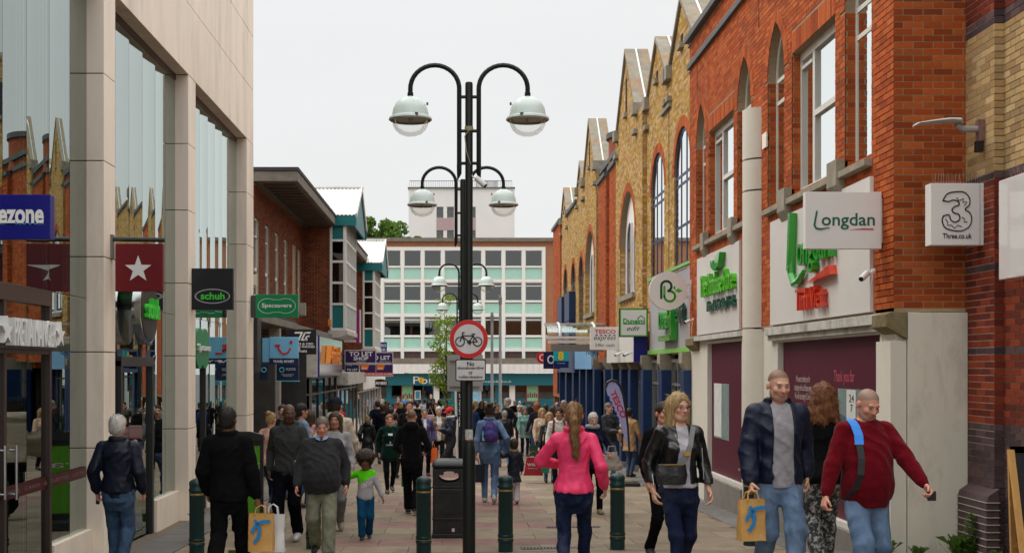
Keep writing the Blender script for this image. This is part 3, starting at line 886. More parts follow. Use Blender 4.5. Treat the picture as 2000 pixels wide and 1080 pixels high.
for (a, b, c, d, m, lab) in ((786, 806, 753, 785, rgb(120, 180, 130), 1), (812, 820, 764, 778, rgb(60, 130, 150), 0), (1029, 1050, 753, 783, rgb(130, 180, 140), 1), (922, 938, 764, 785, rgb(140, 190, 215), 0)):
 mb = MB(); mb.pbox(PP, X(a) - .1, X(b) + .1, Z(d) - .1, Z(c) + .1, .3, .33); po = mb.build('poster', mat('poster_frame_red' if lab else 'poster_frame_w', rgb(150, 40, 50) if lab else (.6, .6, .6)), plb)
 mb = MB(); mb.pbox(PP, X(a), X(b), Z(d), Z(c), .33, .345); mb.build('poster_sheet', mat('poster_%d' % a, m, var=.25, scale=3), po)
 if lab:
  mb = MB()
  for k in range(5): u = X(a) + (X(b) - X(a)) * (k + .5) / 5; mb.pbox(PP, u - .07, u + .07, Z(d) + .35, Z(d) + .75 + .12 * (k % 2), .345, .36)
  mb.build('poster_print', mat('poster_print', rgb(120, 50, 50)), po)
mb = MB(); mb.text(PF(YP - .22), 'poundland', X(1041), Z(795), 24 / SP, 6 / SP); mb.build('door_lettering', MATS['sign_white'], plb)

# ------------------------------------------------------------------ pale tower behind
YT = 172.0; ST = F / YT
X2 = lambda px: (px - VX) / ST
Z2 = lambda py: E + (VY - py) / ST
twr = thing('pale_tower_block', 'cream rendered tower block rising behind the closing block', 'building', (0, YT, -2.8))
PT = PF(YT)
M_cream = mat('cream_render', rgb(240, 234, 228), rough=.8, var=.05, scale=.4)
cols = [(852.5, 866), (873, 886.5), (915, 929)]; rws = [(404, 426), (450, 472)]
hh = [rect(X2(a), X2(b), Z2(d), Z2(c)) for a, b in cols for c, d in rws]
mb = MB(); wall(mb, PT, rect(X2(798), X2(1005), -2.8, Z2(368)), hh, 12); mb.build('wall', M_cream, twr)
mb = MB(); mb.pbox(PT, X2(796.5), X2(1006), Z2(368), Z2(366), -12, .25); mb.build('roof_edge', M_conc, twr)
for q0, q1 in ((852.5, 886.5), (915, 929)):
 mb = MB(); mb.pbox(PT, X2(q0), X2(q1), Z2(450) + .02, Z2(426) - .02, .0, .05); mb.build('spandrel', mat('dusky_pink', rgb(190, 160, 158), rough=.8), twr)
for a, b in cols:
 for c, d in rws:
  w = MB()
  for q in ((X2(a), X2(a) + .07, Z2(d), Z2(c)), (X2(b) - .07, X2(b), Z2(d), Z2(c)), (X2(a), X2(b), Z2(c) - .07, Z2(c)), (X2(a), X2(b), Z2(c) - .85, Z2(c) - .75)): w.pbox(PT, *q, -.25, -.12)
  wn = w.build('window', M_grey, twr)
  w = MB(); w.pbox(PT, X2(a), X2(b), Z2(d), Z2(c), -.24, -.2); w.build('pane', M_fwin, wn)
rl = MB()
for k in range(56):
 u = X2(800) + (X2(1000) - X2(800)) * k / 55; rl.pbox(PT, u - .02, u + .02, Z2(366), Z2(353), -.3, -.26)
rl.pbox(PT, X2(800), X2(1000), Z2(353) - .04, Z2(353) + .04, -.32, -.24)
for k in range(26):
 u = X2(930) + (X2(972) - X2(930)) * k / 25; rl.pbox(PT, u - .03, u + .03, Z2(366), Z2(350), -1.3, -1.2)
rl.build('roof_railing', M_grey, twr)

# ------------------------------------------------------------------ trees
def leaf_mat(name, c):
 m = mat(name, c, rough=.6, var=.35, scale=1.2, spec=.25)
 n = m.node_tree.nodes; l = m.node_tree.links
 b = n['Principled BSDF']
 tr = n.new('ShaderNodeBsdfTranslucent'); src = b.inputs['Base Color'].links[0].from_socket
 l.new(src, tr.inputs[0])
 mx = n.new('ShaderNodeMixShader'); mx.inputs[0].default_value = .35
 l.new(b.outputs[0], mx.inputs[1]); l.new(tr.outputs[0], mx.inputs[2]); l.new(mx.outputs[0], n['Material Output'].inputs[0])
 return m
def np_mesh(name, V, Fq, mats, parent=None, loc=None):
 me = bpy.data.meshes.new(name)
 V = np.asarray(V, np.float32); Fq = np.asarray(Fq, np.int32)
 nf, w = Fq.shape
 me.vertices.add(len(V)); me.vertices.foreach_set('co', V.ravel())
 me.loops.add(nf * w); me.loops.foreach_set('vertex_index', Fq.ravel())
 me.polygons.add(nf); me.polygons.foreach_set('loop_start', np.arange(0, nf * w, w, dtype=np.int32))
 me.update(calc_edges=True)
 for m in (mats if isinstance(mats, (list, tuple)) else [mats]): me.materials.append(m)
 return link(name, me, parent, loc)
def leaves(centers, size, rng, droop=0.0):
 n = len(centers)
 a = rng.normal(size=(n, 3)); a /= np.linalg.norm(a, axis=1)[:, None]
 b = rng.normal(size=(n, 3)); b -= (b * a).sum(1)[:, None] * a; b /= np.linalg.norm(b, axis=1)[:, None]
 s = size * rng.uniform(.6, 1.3, (n, 1))
 v = np.stack([centers - a * s * .5, centers + b * s * .28 + a * s * .02, centers + a * s * .5, centers - b * s * .28 + a * s * .02], 1)
 return v.reshape(-1, 3), np.arange(4 * n).reshape(n, 4)
def tree(name, label, base, height, crown_c, crown_r, nclump, nleaf, size, m, seed, group=None, trunk_r=.3):
 rng = np.random.default_rng(seed)
 t = thing(name, label, 'tree', base, group=group)
 cc = np.array(crown_c); cr = np.array(crown_r)
 d = rng.normal(size=(nclump, 3)); d /= np.linalg.norm(d, axis=1)[:, None]
 cl = cc + d * cr * (rng.uniform(.25, 1.0, (nclump, 1)) ** .6)
 rad = cr.mean() * rng.uniform(.16, .34, nclump)
 pts = []
 for c, r in zip(cl, rad):
  q = rng.normal(size=(nleaf, 3)); q /= np.linalg.norm(q, axis=1)[:, None]
  pts.append(c + q * r * (rng.uniform(.3, 1, (nleaf, 1)) ** .5) * np.array([1, 1, .75]))
 V, Q = leaves(np.concatenate(pts), size, rng)
 np_mesh('crown', V, Q, m, t)
 mb = MB()
 top = cc + np.array([0, 0, cr[2] * .3])
 mb.tube([(0, 0, 0), (0.02, 0, cc[2] * .4), tuple(cc - np.array([0, 0, cr[2] * .4])), tuple(top)], [trunk_r, trunk_r * .8, trunk_r * .6, trunk_r * .15], 9)
 for c in cl[::max(1, nclump // 14)]:
  s = np.array([0, 0, max(.4, cc[2] - cr[2] * .6)]); mid = (s + c) / 2 + np.array([0, 0, -.1 * cr[2]])
  mb.tube([tuple(s), tuple(mid), tuple(c)], [trunk_r * .4, trunk_r * .25, trunk_r * .08], 6)
 mb.build('trunk', mat('bark', (.08, .06, .045), rough=.95, var=.3, scale=12, bump=.4), t, smooth='auto', local=True)
 return t
M_leaf1 = leaf_mat('leaf_mid', (.11, .20, .028)); M_leaf2 = leaf_mat('leaf_bright', (.24, .36, .03))
tree('broadleaf_tree', 'leafy green tree behind the roof left of the tower', (-9.2, 150, -2.8), 22, (0, 0, 19.6), (4.2, 3.5, 4.6), 80, 260, .5, M_leaf1, 1, 'trees beyond the office block')
tree('broadleaf_tree', 'lower green tree against the tower wall beside the white gables', (-6.3, 146, -2.8), 19, (0, 0, 18.6), (2.2, 2.5, 3.0), 40, 260, .45, M_leaf1, 2, 'trees beyond the office block')
tree('broadleaf_tree', 'small green treetop showing beside the yellow gables', (12.4, 150, -2.8), 19, (0, 0, 18.0), (2.0, 2.0, 3.0), 40, 260, .45, M_leaf1, 4, 'trees beyond the office block')
tree('young_street_tree', 'slim young tree with bright green foliage by the lamp posts', (wx(872, 52), 52, gz(0, 52)), 7, (0, 0, 4.4), (.7, .8, 2.8), 44, 50, .13, M_leaf2, 5, trunk_r=.06)

# ------------------------------------------------------------------ red brick building on the right
XR = 4.92
red = thing('red_brick_shop_building', 'red brick shop building with pointed arch windows and white ground floor', 'building', (XR, 19, gz(XR, 19)))
M_brick = brick_mat()
M_stone2 = mat('grey_sill_stone', rgb(150, 142, 126), rough=.9, var=.2, scale=5, bump=.2, bscale=50, dirt=.5, dirtcol=(.10, .085, .05), dscale=2)
M_upvc = mat('white_window_frame', rgb(216, 213, 204), rough=.4, var=.05, scale=2)
M_lead = mat('lead_coping', rgb(88, 92, 92), rough=.6, metal=.1, var=.2, scale=3)
PRr = PR(XR)
SPR, APX = 6.93, 7.74
archs = [(14.13, 15.1), (17.9, 18.86), (19.95, 20.9), (23.6, 24.5)]
rects = [(15.49, 17.5), (21.2, 23.3)]
ZS = 4.92
hol = [arch(a, b, ZS, SPR, APX) for a, b in archs] + [rect(a, b, ZS, 7.0) for a, b in rects]
out = rect(13.41, 25.2, 3.02, 9.25)
mb = MB(); wall(mb, PRr, out, hol, .28); rw = mb.build('street_wall', M_mortar_r, red)
hb = [arch(a, b, ZS, SPR, APX, grow=.2)[2:] + [] for a, b in archs]
hb = [arch(a, b, ZS, SPR, APX) for a, b in archs] + [arch(a, b, SPR, SPR, APX, grow=.2) for a, b in archs] + [rect(a, b, ZS, 7.0) for a, b in rects] + [rect(a - .02, b + .02, 7.0, 7.31) for a, b in rects]
mb = MB(); bricks(mb, PRr, out, hb, RED, shift=13.41)
# brick reveals facing the camera at the far side of each opening
for a, b in archs + rects:
 zt = SPR if (a, b) in archs else 7.0
 bricks(mb, PF(b), rect(XR + .005, XR + .15, ZS, zt), [], RED, depth=.004)
mb.build('street_brickwork', M_brick, rw, kind='stuff')
mb = MB()
for a, b in archs: ring(mb, PRr, a, b, SPR, APX, .2, RED)
mb.build('arch_rings', M_brick, rw, kind='stuff')
mb = MB()
for a, b in rects:
 n = int((b - a + .04) / .075)
 for k in range(n):
  u = a - .02 + k * .075
  mb.pbox(PRr, u, u + .067, 7.005, 7.305, -.02, .009, col=jit(random.choice(RED), .14))
mb.build('soldier_course', M_brick, rw, kind='stuff')
# near pier: every brick of the face that looks at the camera
PA = PF(13.41)
mb = MB(); mb.pbox(PA, XR, 5.75, 3.03, 9.25, -.6, -.001); pw = mb.build('near_pier', mat('mortar_light', (.40, .29, .17), rough=.95, var=.15, scale=20), red)
cube = bpy.data.meshes.new('brick')
cube.from_pydata([(-.5, -.5, -.5), (.5, -.5, -.5), (.5, .5, -.5), (-.5, .5, -.5), (-.5, -.5, .5), (.5, -.5, .5), (.5, .5, .5), (-.5, .5, .5)], [],
                 [(0, 3, 2, 1), (4, 5, 6, 7), (0, 1, 5, 4), (1, 2, 6, 5), (2, 3, 7, 6), (3, 0, 4, 7)])
def brick_meshes(pal, nm):
 out = []
 for k, c in enumerate(pal):
  for q in range(3):
   me = cube.copy(); me.name = 'brick'
   me.materials.append(mat('%s_%d_%d' % (nm, k, q), tint(c, (.86, 1.0, 1.12)[q]), rough=.88, var=.14, scale=3, bump=.3, bscale=14, spec=.2))
   out.append(me)
 return out
BM_red = brick_meshes([tint(c_, .8) for c_ in RED], 'shaded_redbrick')  # pier's camera face painted darker: its weaker light put into the colour
def lay_single(P, lst, meshes, parent, limit, dep=.004, pick=None):
 off = wloc(parent); n = 0
 for (a, b, c, d) in lst:
  p = Vector(P((a + b) / 2, (c + d) / 2, 0)); q = Vector(P((a + b) / 2, (c + d) / 2, 1)) - p
  e = Vector(P((a + b) / 2 + 1, (c + d) / 2, 0)) - p
  me = random.choice(meshes) if pick is None else pick((c + d) / 2)
  o = link('brick', me, parent, p + q * (dep / 2 - .01 + random.uniform(-.001, .001)) - off)
  o.scale = (abs(e.x) * (b - a) + abs(q.x) * (dep + .02), abs(e.y) * (b - a) + abs(q.y) * (dep + .02), d - c)
  n += 1
 return n
pl_ = brick_list(rect(XR - .006, 5.735, 3.05, 9.25), [], shift=XR - .006)
pl_.sort(key=lambda t: t[2])
lay_single(PA, pl_[:300], BM_red, pw, 300)
mb = MB()
for (a, b, c, d) in pl_[300:]: mb.pbox(PA, a, b, c, d, -.01, .008, col=jit(random.choice(RED), .14))
mb.build('upper_brickwork', M_brick, pw, kind='stuff')
# parapet mouldings
mb = MB(); mb.pbox(PRr, 13.35, 25.2, 8.68, 8.8, -.1, .07); mb.build('string_course', M_lead, red, bevel=.01)
mb = MB(); mb.pbox(PRr, 13.3, 25.25, 9.25, 9.38, -.5, .12); mb.build('coping', M_lead, red, bevel=.01)
for yy in (19.4, 24.4):
 mb = MB(); mb.pbox(PRr, yy, yy + .012, 7.95, 8.68, .004, .012); mb.build('expansion_joint', M_core, red)

def arch_window(parent, P, a, b, zb, zs, za, fm, gm, dep, nm=0, bars=(), fw=.07, cap=None, capm=None):
 """frame, bars and pane of a pointed window; dep = depth of the pane behind plane P"""
 o1 = arch(a, b, zb, zs, za);
 o2 = arch(a + fw, b - fw, zb + fw, zs, za - fw * 1.35)
 fr = MB(); fr.prism(P, o1, -dep - .05, -dep + .014, 0, [o2])
 for k in range(nm):
  u = a + (b - a) * (k + 1) / (nm + 1)
  # bar height limited by the arch
  top = za
  for z in np.linspace(zs, za, 40):
   iv = scan(o1, z)
   if iv and iv[0][0] + .02 < u < iv[0][1] - .02: top = z
  fr.pbox(P, u - fw * .4, u + fw * .4, zb + .02, top - .02, -dep - .045, -dep + .016)
 for z in bars:
  iv = scan(o1, z)
  if iv: fr.pbox(P, iv[0][0] + .02, iv[0][1] - .02, z - .03, z + .03, -dep - .042, -dep + .015)
 w = fr.build('window', fm, parent)
 g = MB(); g.prism(P, arch(a + fw * .5, b - fw * .5, zb + fw * .5, zs, za - fw * .7), -dep - .01, -dep + .004, 0); g.build('pane', gm, w)
 if cap:
  g = MB(); cz = cap
  pts = [p for p in arch(a + fw * .3, b - fw * .3, zb, zs, za - fw * .5) if p[1] >= cz]
  iv = scan(arch(a + fw * .3, b - fw * .3, zb, zs, za - fw * .5), cz + .001)[0]
  pts = [(iv[1], cz)] + sorted([p for p in pts], key=lambda p: -p[0]) + [(iv[0], cz)]
  g.prism(P, pts, -dep - .01, -dep + .06, 0); g.build('head_panel', capm or fm, w)
 return w
M_bright = glass_mat('bright_glass', tint=(.5, .53, .53), ior=1.8, gain=1.3)
for a, b in archs:
 w = arch_window(red, PRr, a, b, ZS, SPR, APX, M_upvc, M_gsky, .14, 0, (6.55, 6.9), fw=.08)
for a, b in rects:
 fr = MB(); z0, z1 = ZS, 7.0; c = b - (b - a) * .33
 for q in ((a, a + .08, z0, z1), (b - .08, b, z0, z1), (a, b, z1 - .12, z1), (a, b, z0, z0 + .1), (c - .05, c + .05, z0, z1), (a, c, 5.95, 6.03), (c + .08, b - .08, z1 - .25, z1 - .2)):
  fr.pbox(PRr, *q, -.2, -.12 + (q[1] - q[0]) * .002)
 w = fr.build('window', M_upvc, red)
 g = MB(); g.pbox(PRr, c + .04, b - .06, z0 + .06, z1 - .1, -.18, -.165); g.build('pane', M_gsky, w)
 for za_, zb_ in ((z0 + .06, 5.96), (6.02, z1 - .1)):
  g = MB(); g.pbox(PRr, a + .06, c - .04, za_, zb_, -.18, -.165); g.build('pane', M_bright, w)
 g = MB(); g.pbox(PRr, a + .06, c - .04, z0 + .06, z1 - .1, -.28, -.26); g.build('roller_blind', mat('pale_blind', rgb(205, 210, 212), rough=.8), w)
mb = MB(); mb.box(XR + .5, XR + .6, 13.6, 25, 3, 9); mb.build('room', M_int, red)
# sills and corbels
for a, b in archs + rects:
 mb = MB(); mb.prism(PK(0), [(XR + .14, ZS), (XR - .1, ZS - .04), (XR - .1, ZS - .12), (XR + .14, ZS - .14)], a - .02, b + .02); mb.build('sill', M_stone2, red, bevel=.006)
for (a, b) in ((15.1, 15.49), (17.5, 17.9), (20.9, 21.2), (23.3, 23.6)):
 mb = MB(); mb.prism(PK(0), [(XR + .1, 5.05), (XR - .12, 5.05), (XR - .12, 4.72), (XR - .02, 4.52), (XR + .1, 4.52)], a + .0, b - .0); mb.build('corbel', M_stone2, red, bevel=.008)
mb = MB(); mb.pbox(PRr, 18.86, 19.12, 5.9, 6.14, -.02, .03); mb.build('stone_block', M_stone, red)
# round white pilaster casing
M_cas = mat('white_casing', rgb(218, 212, 198), rough=.55, var=.05, scale=2, dirt=.2, dirtcol=(.3, .28, .24), dscale=2)
for (z0, z1) in ((gz(XR, 19.3) - .05, 3.03), (3.05, 5.27), (5.29, 5.78), (5.8, 6.62)):
 mb = MB(); n = 14
 pts = [(XR + .02 - .26 * math.sin(math.pi * k / n), 19.52 - .28 * math.cos(math.pi * k / n)) for k in range(n + 1)]
 i = len(mb.v)
 for (x, yy) in pts: mb.v += [(x, yy, z0 + .004), (x, yy, z1 - .004)]
 for k in range(n): mb.f.append((2 * k, 2 * k + 2, 2 * k + 3, 2 * k + 1))
 mb.f.append(tuple(2 * k + 1 for k in range(n + 1))); mb.f.append(tuple(2 * k for k in range(n + 1))[::-1]); mb.f.append((0, 1, 2 * n + 1, 2 * n))
 mb.m = [0] * len(mb.f); mb.c = [None] * len(mb.f)
 mb.build('pilaster_casing', M_cas, red, smooth='auto')
# white fascias
M_fas = mat('fascia_panel', rgb(214, 210, 204), rough=.45, var=.04, scale=1, dirt=.12, dirtcol=(.4, .38, .36), dscale=.8)
mb = MB(); mb.pbox(PRr, 14.06, 18.55, 3.06, 4.66, .0, .05); fa1 = mb.build('fascia', M_fas, red, bevel=.004)
mb = MB(); mb.pbox(PRr, 20.6, 24.22, 3.06, 4.6, .0, .05); fa2 = mb.build('fascia', M_fas, red, bevel=.004)
mb = MB(); mb.pbox(PRr, 13.6, 18.7, 2.9, 3.02, -.1, .1); mb.pbox(PRr, 13.6, 18.7, 2.82, 2.9, -.1, .05); mb.build('cornice', M_offw, red, bevel=.006)
mb = MB(); mb.pbox(PRr, 19.9, 24.3, 2.94, 3.03, -.1, .1); mb.build('cornice', M_offw, red, bevel=.006)
# white rendered ground floor with two boarded shop windows
h1 = rect(13.8, 18.35, .36, 2.84); h2 = rect(20.55, 23.5, .3, 2.92)
gw = [(13.42, -.6), (25.2, -.6), (25.2, 3.02), (13.42, 3.02)]
mb = MB(); wall(mb, PR(XR + .02), gw, [h1, h2], .2); mb.build('ground_floor_wall', M_cas, red)
M_maroon = mat('maroon_vinyl', rgb(84, 27, 44), rough=.5, var=.08, scale=1.5, spec=.25)
M_pinkt = mat('pink_print', rgb(205, 90, 110), rough=.5); M_wt = mat('white_print', rgb(200, 185, 180), rough=.5)
for (a, b, z0, z1) in ((13.8, 18.35, .36, 2.84), (20.55, 23.5, .3, 2.92)):
 mb = MB(); mb.pbox(PR(XR + .02), a, b, z0, z1, -.1, -.07); bd = mb.build('boarded_window', M_maroon, red)
 fr = MB()
 for q in ((a, a + .06, z0, z1), (b - .06, b, z0, z1), (a, b, z1 - .05, z1), (a, b, z0, z0 + .07)): fr.pbox(PR(XR + .02), *q, -.1, .02 + .002 * (q[1] - q[0]))
 fr.build('window_frame', M_upvc, bd)
 mb = MB(); mb.pbox(PR(XR), a - .02, b + .02, gz(XR, b) - .4, z0 - .005, -.1, .05); mb.build('plinth', mat('grey_plinth', rgb(128, 122, 114), rough=.85, var=.15, scale=3), red, bevel=.006)
PMr = PR(XR + .02 + .069)
mb = MB(); mb.text(PMr, 'Thank you for', 15.42, 2.27, .82, .2, 0, .003, flip=True)
mb.build('pink_lettering', M_pinkt, red)
mb = MB(); mb.text(PMr, 'We want to thank you for\nshopping with us all these years.\nWe will miss being in Crawley.', 17.25, 2.1, .85, .38, 0, .003, flip=True)
mb.text(PMr, 'shopping', 15.75, 1.9, .3, .1, 0, .003, flip=True)
mb.text(PMr, 'www.debenhams.com', 14.2, .62, .5, .06, 0, .003, flip=True); mb.text(PMr, 'www.debenhams.com', 21.0, .6, .5, .06, 0, .003, flip=True)
mb.build('white_lettering', M_wt, red)
mb = MB(); mb.pbox(PMr, 14.6, 15.66, 1.2, 2.13, 0, .004); wn_ = mb.build('clear_pane', mat('grey_glass_sheet', rgb(130, 150, 146), rough=.12, var=.2, scale=2, spec=.6), red)
mb = MB(); mb.pbox(PMr, 14.95, 15.3, 1.35, 2.12, .006, .009); mb.build('paper_notice', mat('paper', (.62, .62, .6), rough=.8), wn_)
mb = MB(); mb.text(PMr, '24\n7', 15.1, 1.95, .18, .22, .01, .012, flip=True); mb.text(PMr, 'open\nhere', 15.12, 1.6, .2, .16, .01, .012, flip=True); mb.build('notice_print', mat('ink', (.03, .03, .03)), wn_)
mb = MB(); mb.pbox(PMr, 21.95, 23.2, 1.05, 2.1, 0, .004); wn_ = mb.build('clear_pane', MATS['grey_glass_sheet'], red)
mb = MB(); mb.pbox(PMr, 22.55, 23.2, 1.08, 2.1, .006, .009); mb.build('paper_notice', MATS['paper'], wn_)
# boarded pier under the near brick pier
zb = gz(5.3, 13.3) - .06
mb = MB(); mb.box(5.05, 5.72, 13.34, 13.5, zb, 3.02); mb.build('pier_board', mat('scuffed_board', rgb(218, 212, 196), rough=.6, var=.05, scale=1.5, dirt=.5, dirtcol=(.16, .14, .11), dscale=1.6, stretch=(1.4, 1.4, .5)), red, bevel=.004)
mb = MB(); mb.box(4.86, 5.04, 13.36, 13.82, zb, 2.7); mb.build('pier_casing', M_cas, red, bevel=.004)
mb = MB(); mb.prism(PK(0), [(4.80, 2.86), (5.04, 2.72), (5.04, 3.03), (4.86, 3.03), (4.80, 3.0)], 13.33, 13.8); mb.build('corbel', mat('lichen_stone', rgb(128, 116, 86), rough=.95, var=.35, scale=10, bump=.4, bscale=60, dirt=.6, dirtcol=(.14, .10, .01), dscale=6), red, bevel=.01)
mb = MB(); mb.prism(PK(0), [(4.80, 2.86), (5.04, 2.66), (5.04, 3.0), (4.86, 3.02), (4.80, 3.0)], 24.3, 25.1); mb.build('corbel', MATS['lichen_stone'], red, bevel=.01)
mb = MB(); mb.box(XR + .6, 15, 13.5, 60, -1, 8.9); mb.build('backing_mass', mat('slate', (.07, .07, .075), rough=.8), red)  # unseen bulk added behind the facades to block the sky
# raised lettering on the fascias
def letters3(parent, P, txt, y0, y1, z0, z1, name, m, ext=.14):
 mb = MB(); mb.text(P, txt, (y0 + y1) / 2, (z0 + z1) / 2, abs(y1 - y0), z1 - z0, 0, ext, flip=True); return mb.build(name, m, parent)
PF1 = PR(XR - .052)
M_lg = mat('letter_green', rgb(30, 150, 30), rough=.2, spec=.6, coat=.5); M_lr = mat('letter_red', rgb(214, 60, 30), rough=.2, spec=.6, coat=.5)
M_dg = mat('letter_dark_green', rgb(16, 84, 66), rough=.25, spec=.6, coat=.4); M_bgr = mat('letter_lime', rgb(86, 190, 30), rough=.25, spec=.6, coat=.4)
letters3(fa1, PF1, 'ongdan', 16.75, 15.28, 3.68, 4.28, 'raised_lettering', M_lg, .10)
mb = MB(); pts = []
L = [(17.12, 4.62), (17.2, 4.2), (17.17, 3.75), (17.02, 3.6), (16.8, 3.62), (16.55, 3.74)]
mb.tube([PF1(u, z, .05) for u, z in L], [.05, .055, .06, .06, .055, .03], 8)
mb.bar(PF1(17.1, 4.62, .055), PF1(17.19, 3.8, .055), .11, .09, up=(0, 1, 0)); mb.build('raised_initial', M_lg, fa1)
mb = MB(); mb.prism(PF1, [(16.3, 3.55), (15.3, 3.72), (15.25, 3.6), (15.7, 3.58)], 0, .1); mb.build('raised_swash', M_lr, fa1)
letters3(fa1, PF1, 'Tinh Viet', 16.85, 15.62, 3.2, 3.5, 'raised_lettering', M_lr, .09)
letters3(fa2, PF1, 'The Plantbase Store', 23.55, 20.75, 3.78, 4.2, 'raised_lettering', M_bgr, .08)
letters3(fa2, PF1, 'Natural & Plant Based Foods', 23.0, 20.75, 3.48, 3.68, 'raised_lettering', M_dg, .06)
mb = MB(); mb.prism(PF1, [(22.1, 4.2), (21.75, 4.25), (21.6, 4.5), (21.95, 4.46)], 0, .12); mb.prism(PF1, [(22.1, 4.2), (22.35, 4.28), (22.4, 4.42), (22.2, 4.4)], 0, .12); mb.build('raised_leaf', M_lg, fa2)

# ------------------------------------------------------------------ banded brick building at the right edge
thb = thing('banded_brick_building', 'banded red, cream and dark brick shop building at the right edge', 'building', (5.73, 10, gz(5.7, 10)))
def band_pal(z):
 if z < 1.77: return PUR
 if 4.40 < z < 4.50 or 6.10 < z < 6.22 or 3.44 < z < 3.54 or 2.55 < z < 2.63: return PUR
 if 4.5 <= z <= 6.1: return BEI
 return DRED
BM_by = {id(PUR): brick_meshes(PUR, 'darkbrick'), id(BEI): brick_meshes(BEI, 'creambrick'), id(DRED): brick_meshes(DRED, 'bandbrick')}
zb = gz(5.7, 12) - .4
A = PR(5.73); B = PF(12.69); D = PR(5.83)
mb = MB(); mb.pbox(A, 12.7, 13.6, zb, 10, -.4, 0); mb.pbox(D, 4, 12.7, zb, 10, -.5, 0)
bwl = mb.build('wall', mat('mortar_grey', (.42, .37, .31), rough=.95, var=.2, scale=20), thb)
la = sorted(brick_list(rect(12.69, 13.41, zb, 7.2), [], shift=12.69), key=lambda t: t[2])
lay_single(A, la[-300:], None, bwl, 300, pick=lambda z: random.choice(BM_by[id(band_pal(z))]))
mb = MB()
for (a, b, c, d) in la[:-300]: mb.pbox(A, a, b, c, d, -.01, .009, col=jit(random.choice(band_pal((c + d) / 2)), .12))
for (a, b, c, d) in brick_list(rect(12.69, 13.41, 7.2, 10), [], shift=12.69): mb.pbox(A, a, b, c, d, -.01, .009, col=jit(random.choice(band_pal((c + d) / 2)), .12))
for (a, b, c, d) in brick_list(rect(5.722, 5.83, zb, 10), [], shift=5.722): mb.pbox(B, a, b, c, d, -.01, .009, col=jit(random.choice(band_pal((c + d) / 2)), .12))
for (a, b, c, d) in brick_list(rect(9.5, 12.69, zb, 10), [rect(9.5, 12.05, zb, 3.3)], shift=9.5): mb.pbox(D, a, b, c, d, -.01, .009, col=jit(random.choice(band_pal((c + d) / 2)), .12))
mb.build('brickwork', M_brick, bwl, kind='stuff')
mb = MB(); mb.prism(PK(0), [(5.74, 1.12), (5.62, 1.04), (5.6, .98), (5.6, zb), (5.74, zb)], 12.6, 13.33); mb.build('plinth_course', mat('purple_plinth', rgb(82, 66, 66), rough=.85, var=.2, scale=8, bump=.3), thb, bevel=.01)
mb = MB()
for q in range(int((1.0 - zb) / .078)):
 z = .97 - q * .078
 mb.box(5.594, 5.601, 12.59, 13.34, z - .005, z + .005); mb.box(5.594, 5.74, 12.585, 12.6, z - .005, z + .005)
mb.build('plinth_joints', MATS['mortar_grey'], thb)
mb = MB(); mb.pbox(D, 11.98, 12.08, zb, 3.25, -.05, .06); mb.pbox(D, 8, 12.1, 3.15, 3.27, -.05, .06); sf = mb.build('shop_frame', M_upvc, thb, bevel=.004)
mb = MB(); mb.pbox(D, 8, 12.0, zb, 3.2, -.04, .0); mb.build('shop_pane', M_shopg, thb)
M_gloss = mat('gloss_white', rgb(214, 212, 210), rough=.06, var=.02, spec=.6, coat=.8)
mb = MB(); mb.pbox(D, 6.5, 12.25, 3.3, 4.32, .02, .26); mb.build('fascia_box', M_gloss, thb, bevel=.012)

# ------------------------------------------------------------------ yellow gabled building
yel = thing('yellow_gabled_building', 'yellow brick parade with a row of stone coped gables and tall arched windows', 'building', (XR, 40, gz(XR, 40)))
M_mort_y = mat('mortar_pale', (.26, .21, .14), rough=.95, var=.12, scale=20)
M_cop = mat('gable_coping', rgb(142, 136, 122), rough=.95, var=.3, scale=4, bump=.4, bscale=30, dirt=.75, dirtcol=(.36, .15, .02), dscale=1.4)
M_blue = mat('navy_window_frame', rgb(34, 44, 84), rough=.4, var=.08)
M_dblue = mat('column_blue', rgb(14, 46, 90), rough=.4, var=.08, scale=2, dirt=.2, dirtcol=(.02, .04, .08))
XS1 = 5.04
def gable_cop(parent, P, ua, za, ub, zb, thick=.62):
 n = 5
 for k in range(n):
  u0 = ua + (ub - ua) * k / n; z0 = za + (zb - za) * k / n; u1 = ua + (ub - ua) * (k + 1) / n; z1 = za + (zb - za) * (k + 1) / n
  g = .006 * (1 if ub > ua else -1)
  mb = MB(); mb.hexa([P(u0, z0, .07), P(u1 - g, z1, .07), P(u1 - g, z1, -thick), P(u0, z0, -thick), P(u0, z0 + .13, .07), P(u1 - g, z1 + .13, .07), P(u1 - g, z1 + .13, -thick), P(u0, z0 + .13, -thick)])
  mb.build('coping_stone', M_cop, parent, bevel=.008)
 mb = MB(); mb.hexa([P(ua, za + .131, -.24), P(ub, zb + .131, -.24), P(ub, zb + .131, -.29), P(ua, za + .131, -.29), P(ua, za + .15, -.24), P(ub, zb + .15, -.24), P(ub, zb + .15, -.29), P(ua, za + .15, -.29)])
 mb.build('lightning_tape', M_white, parent)
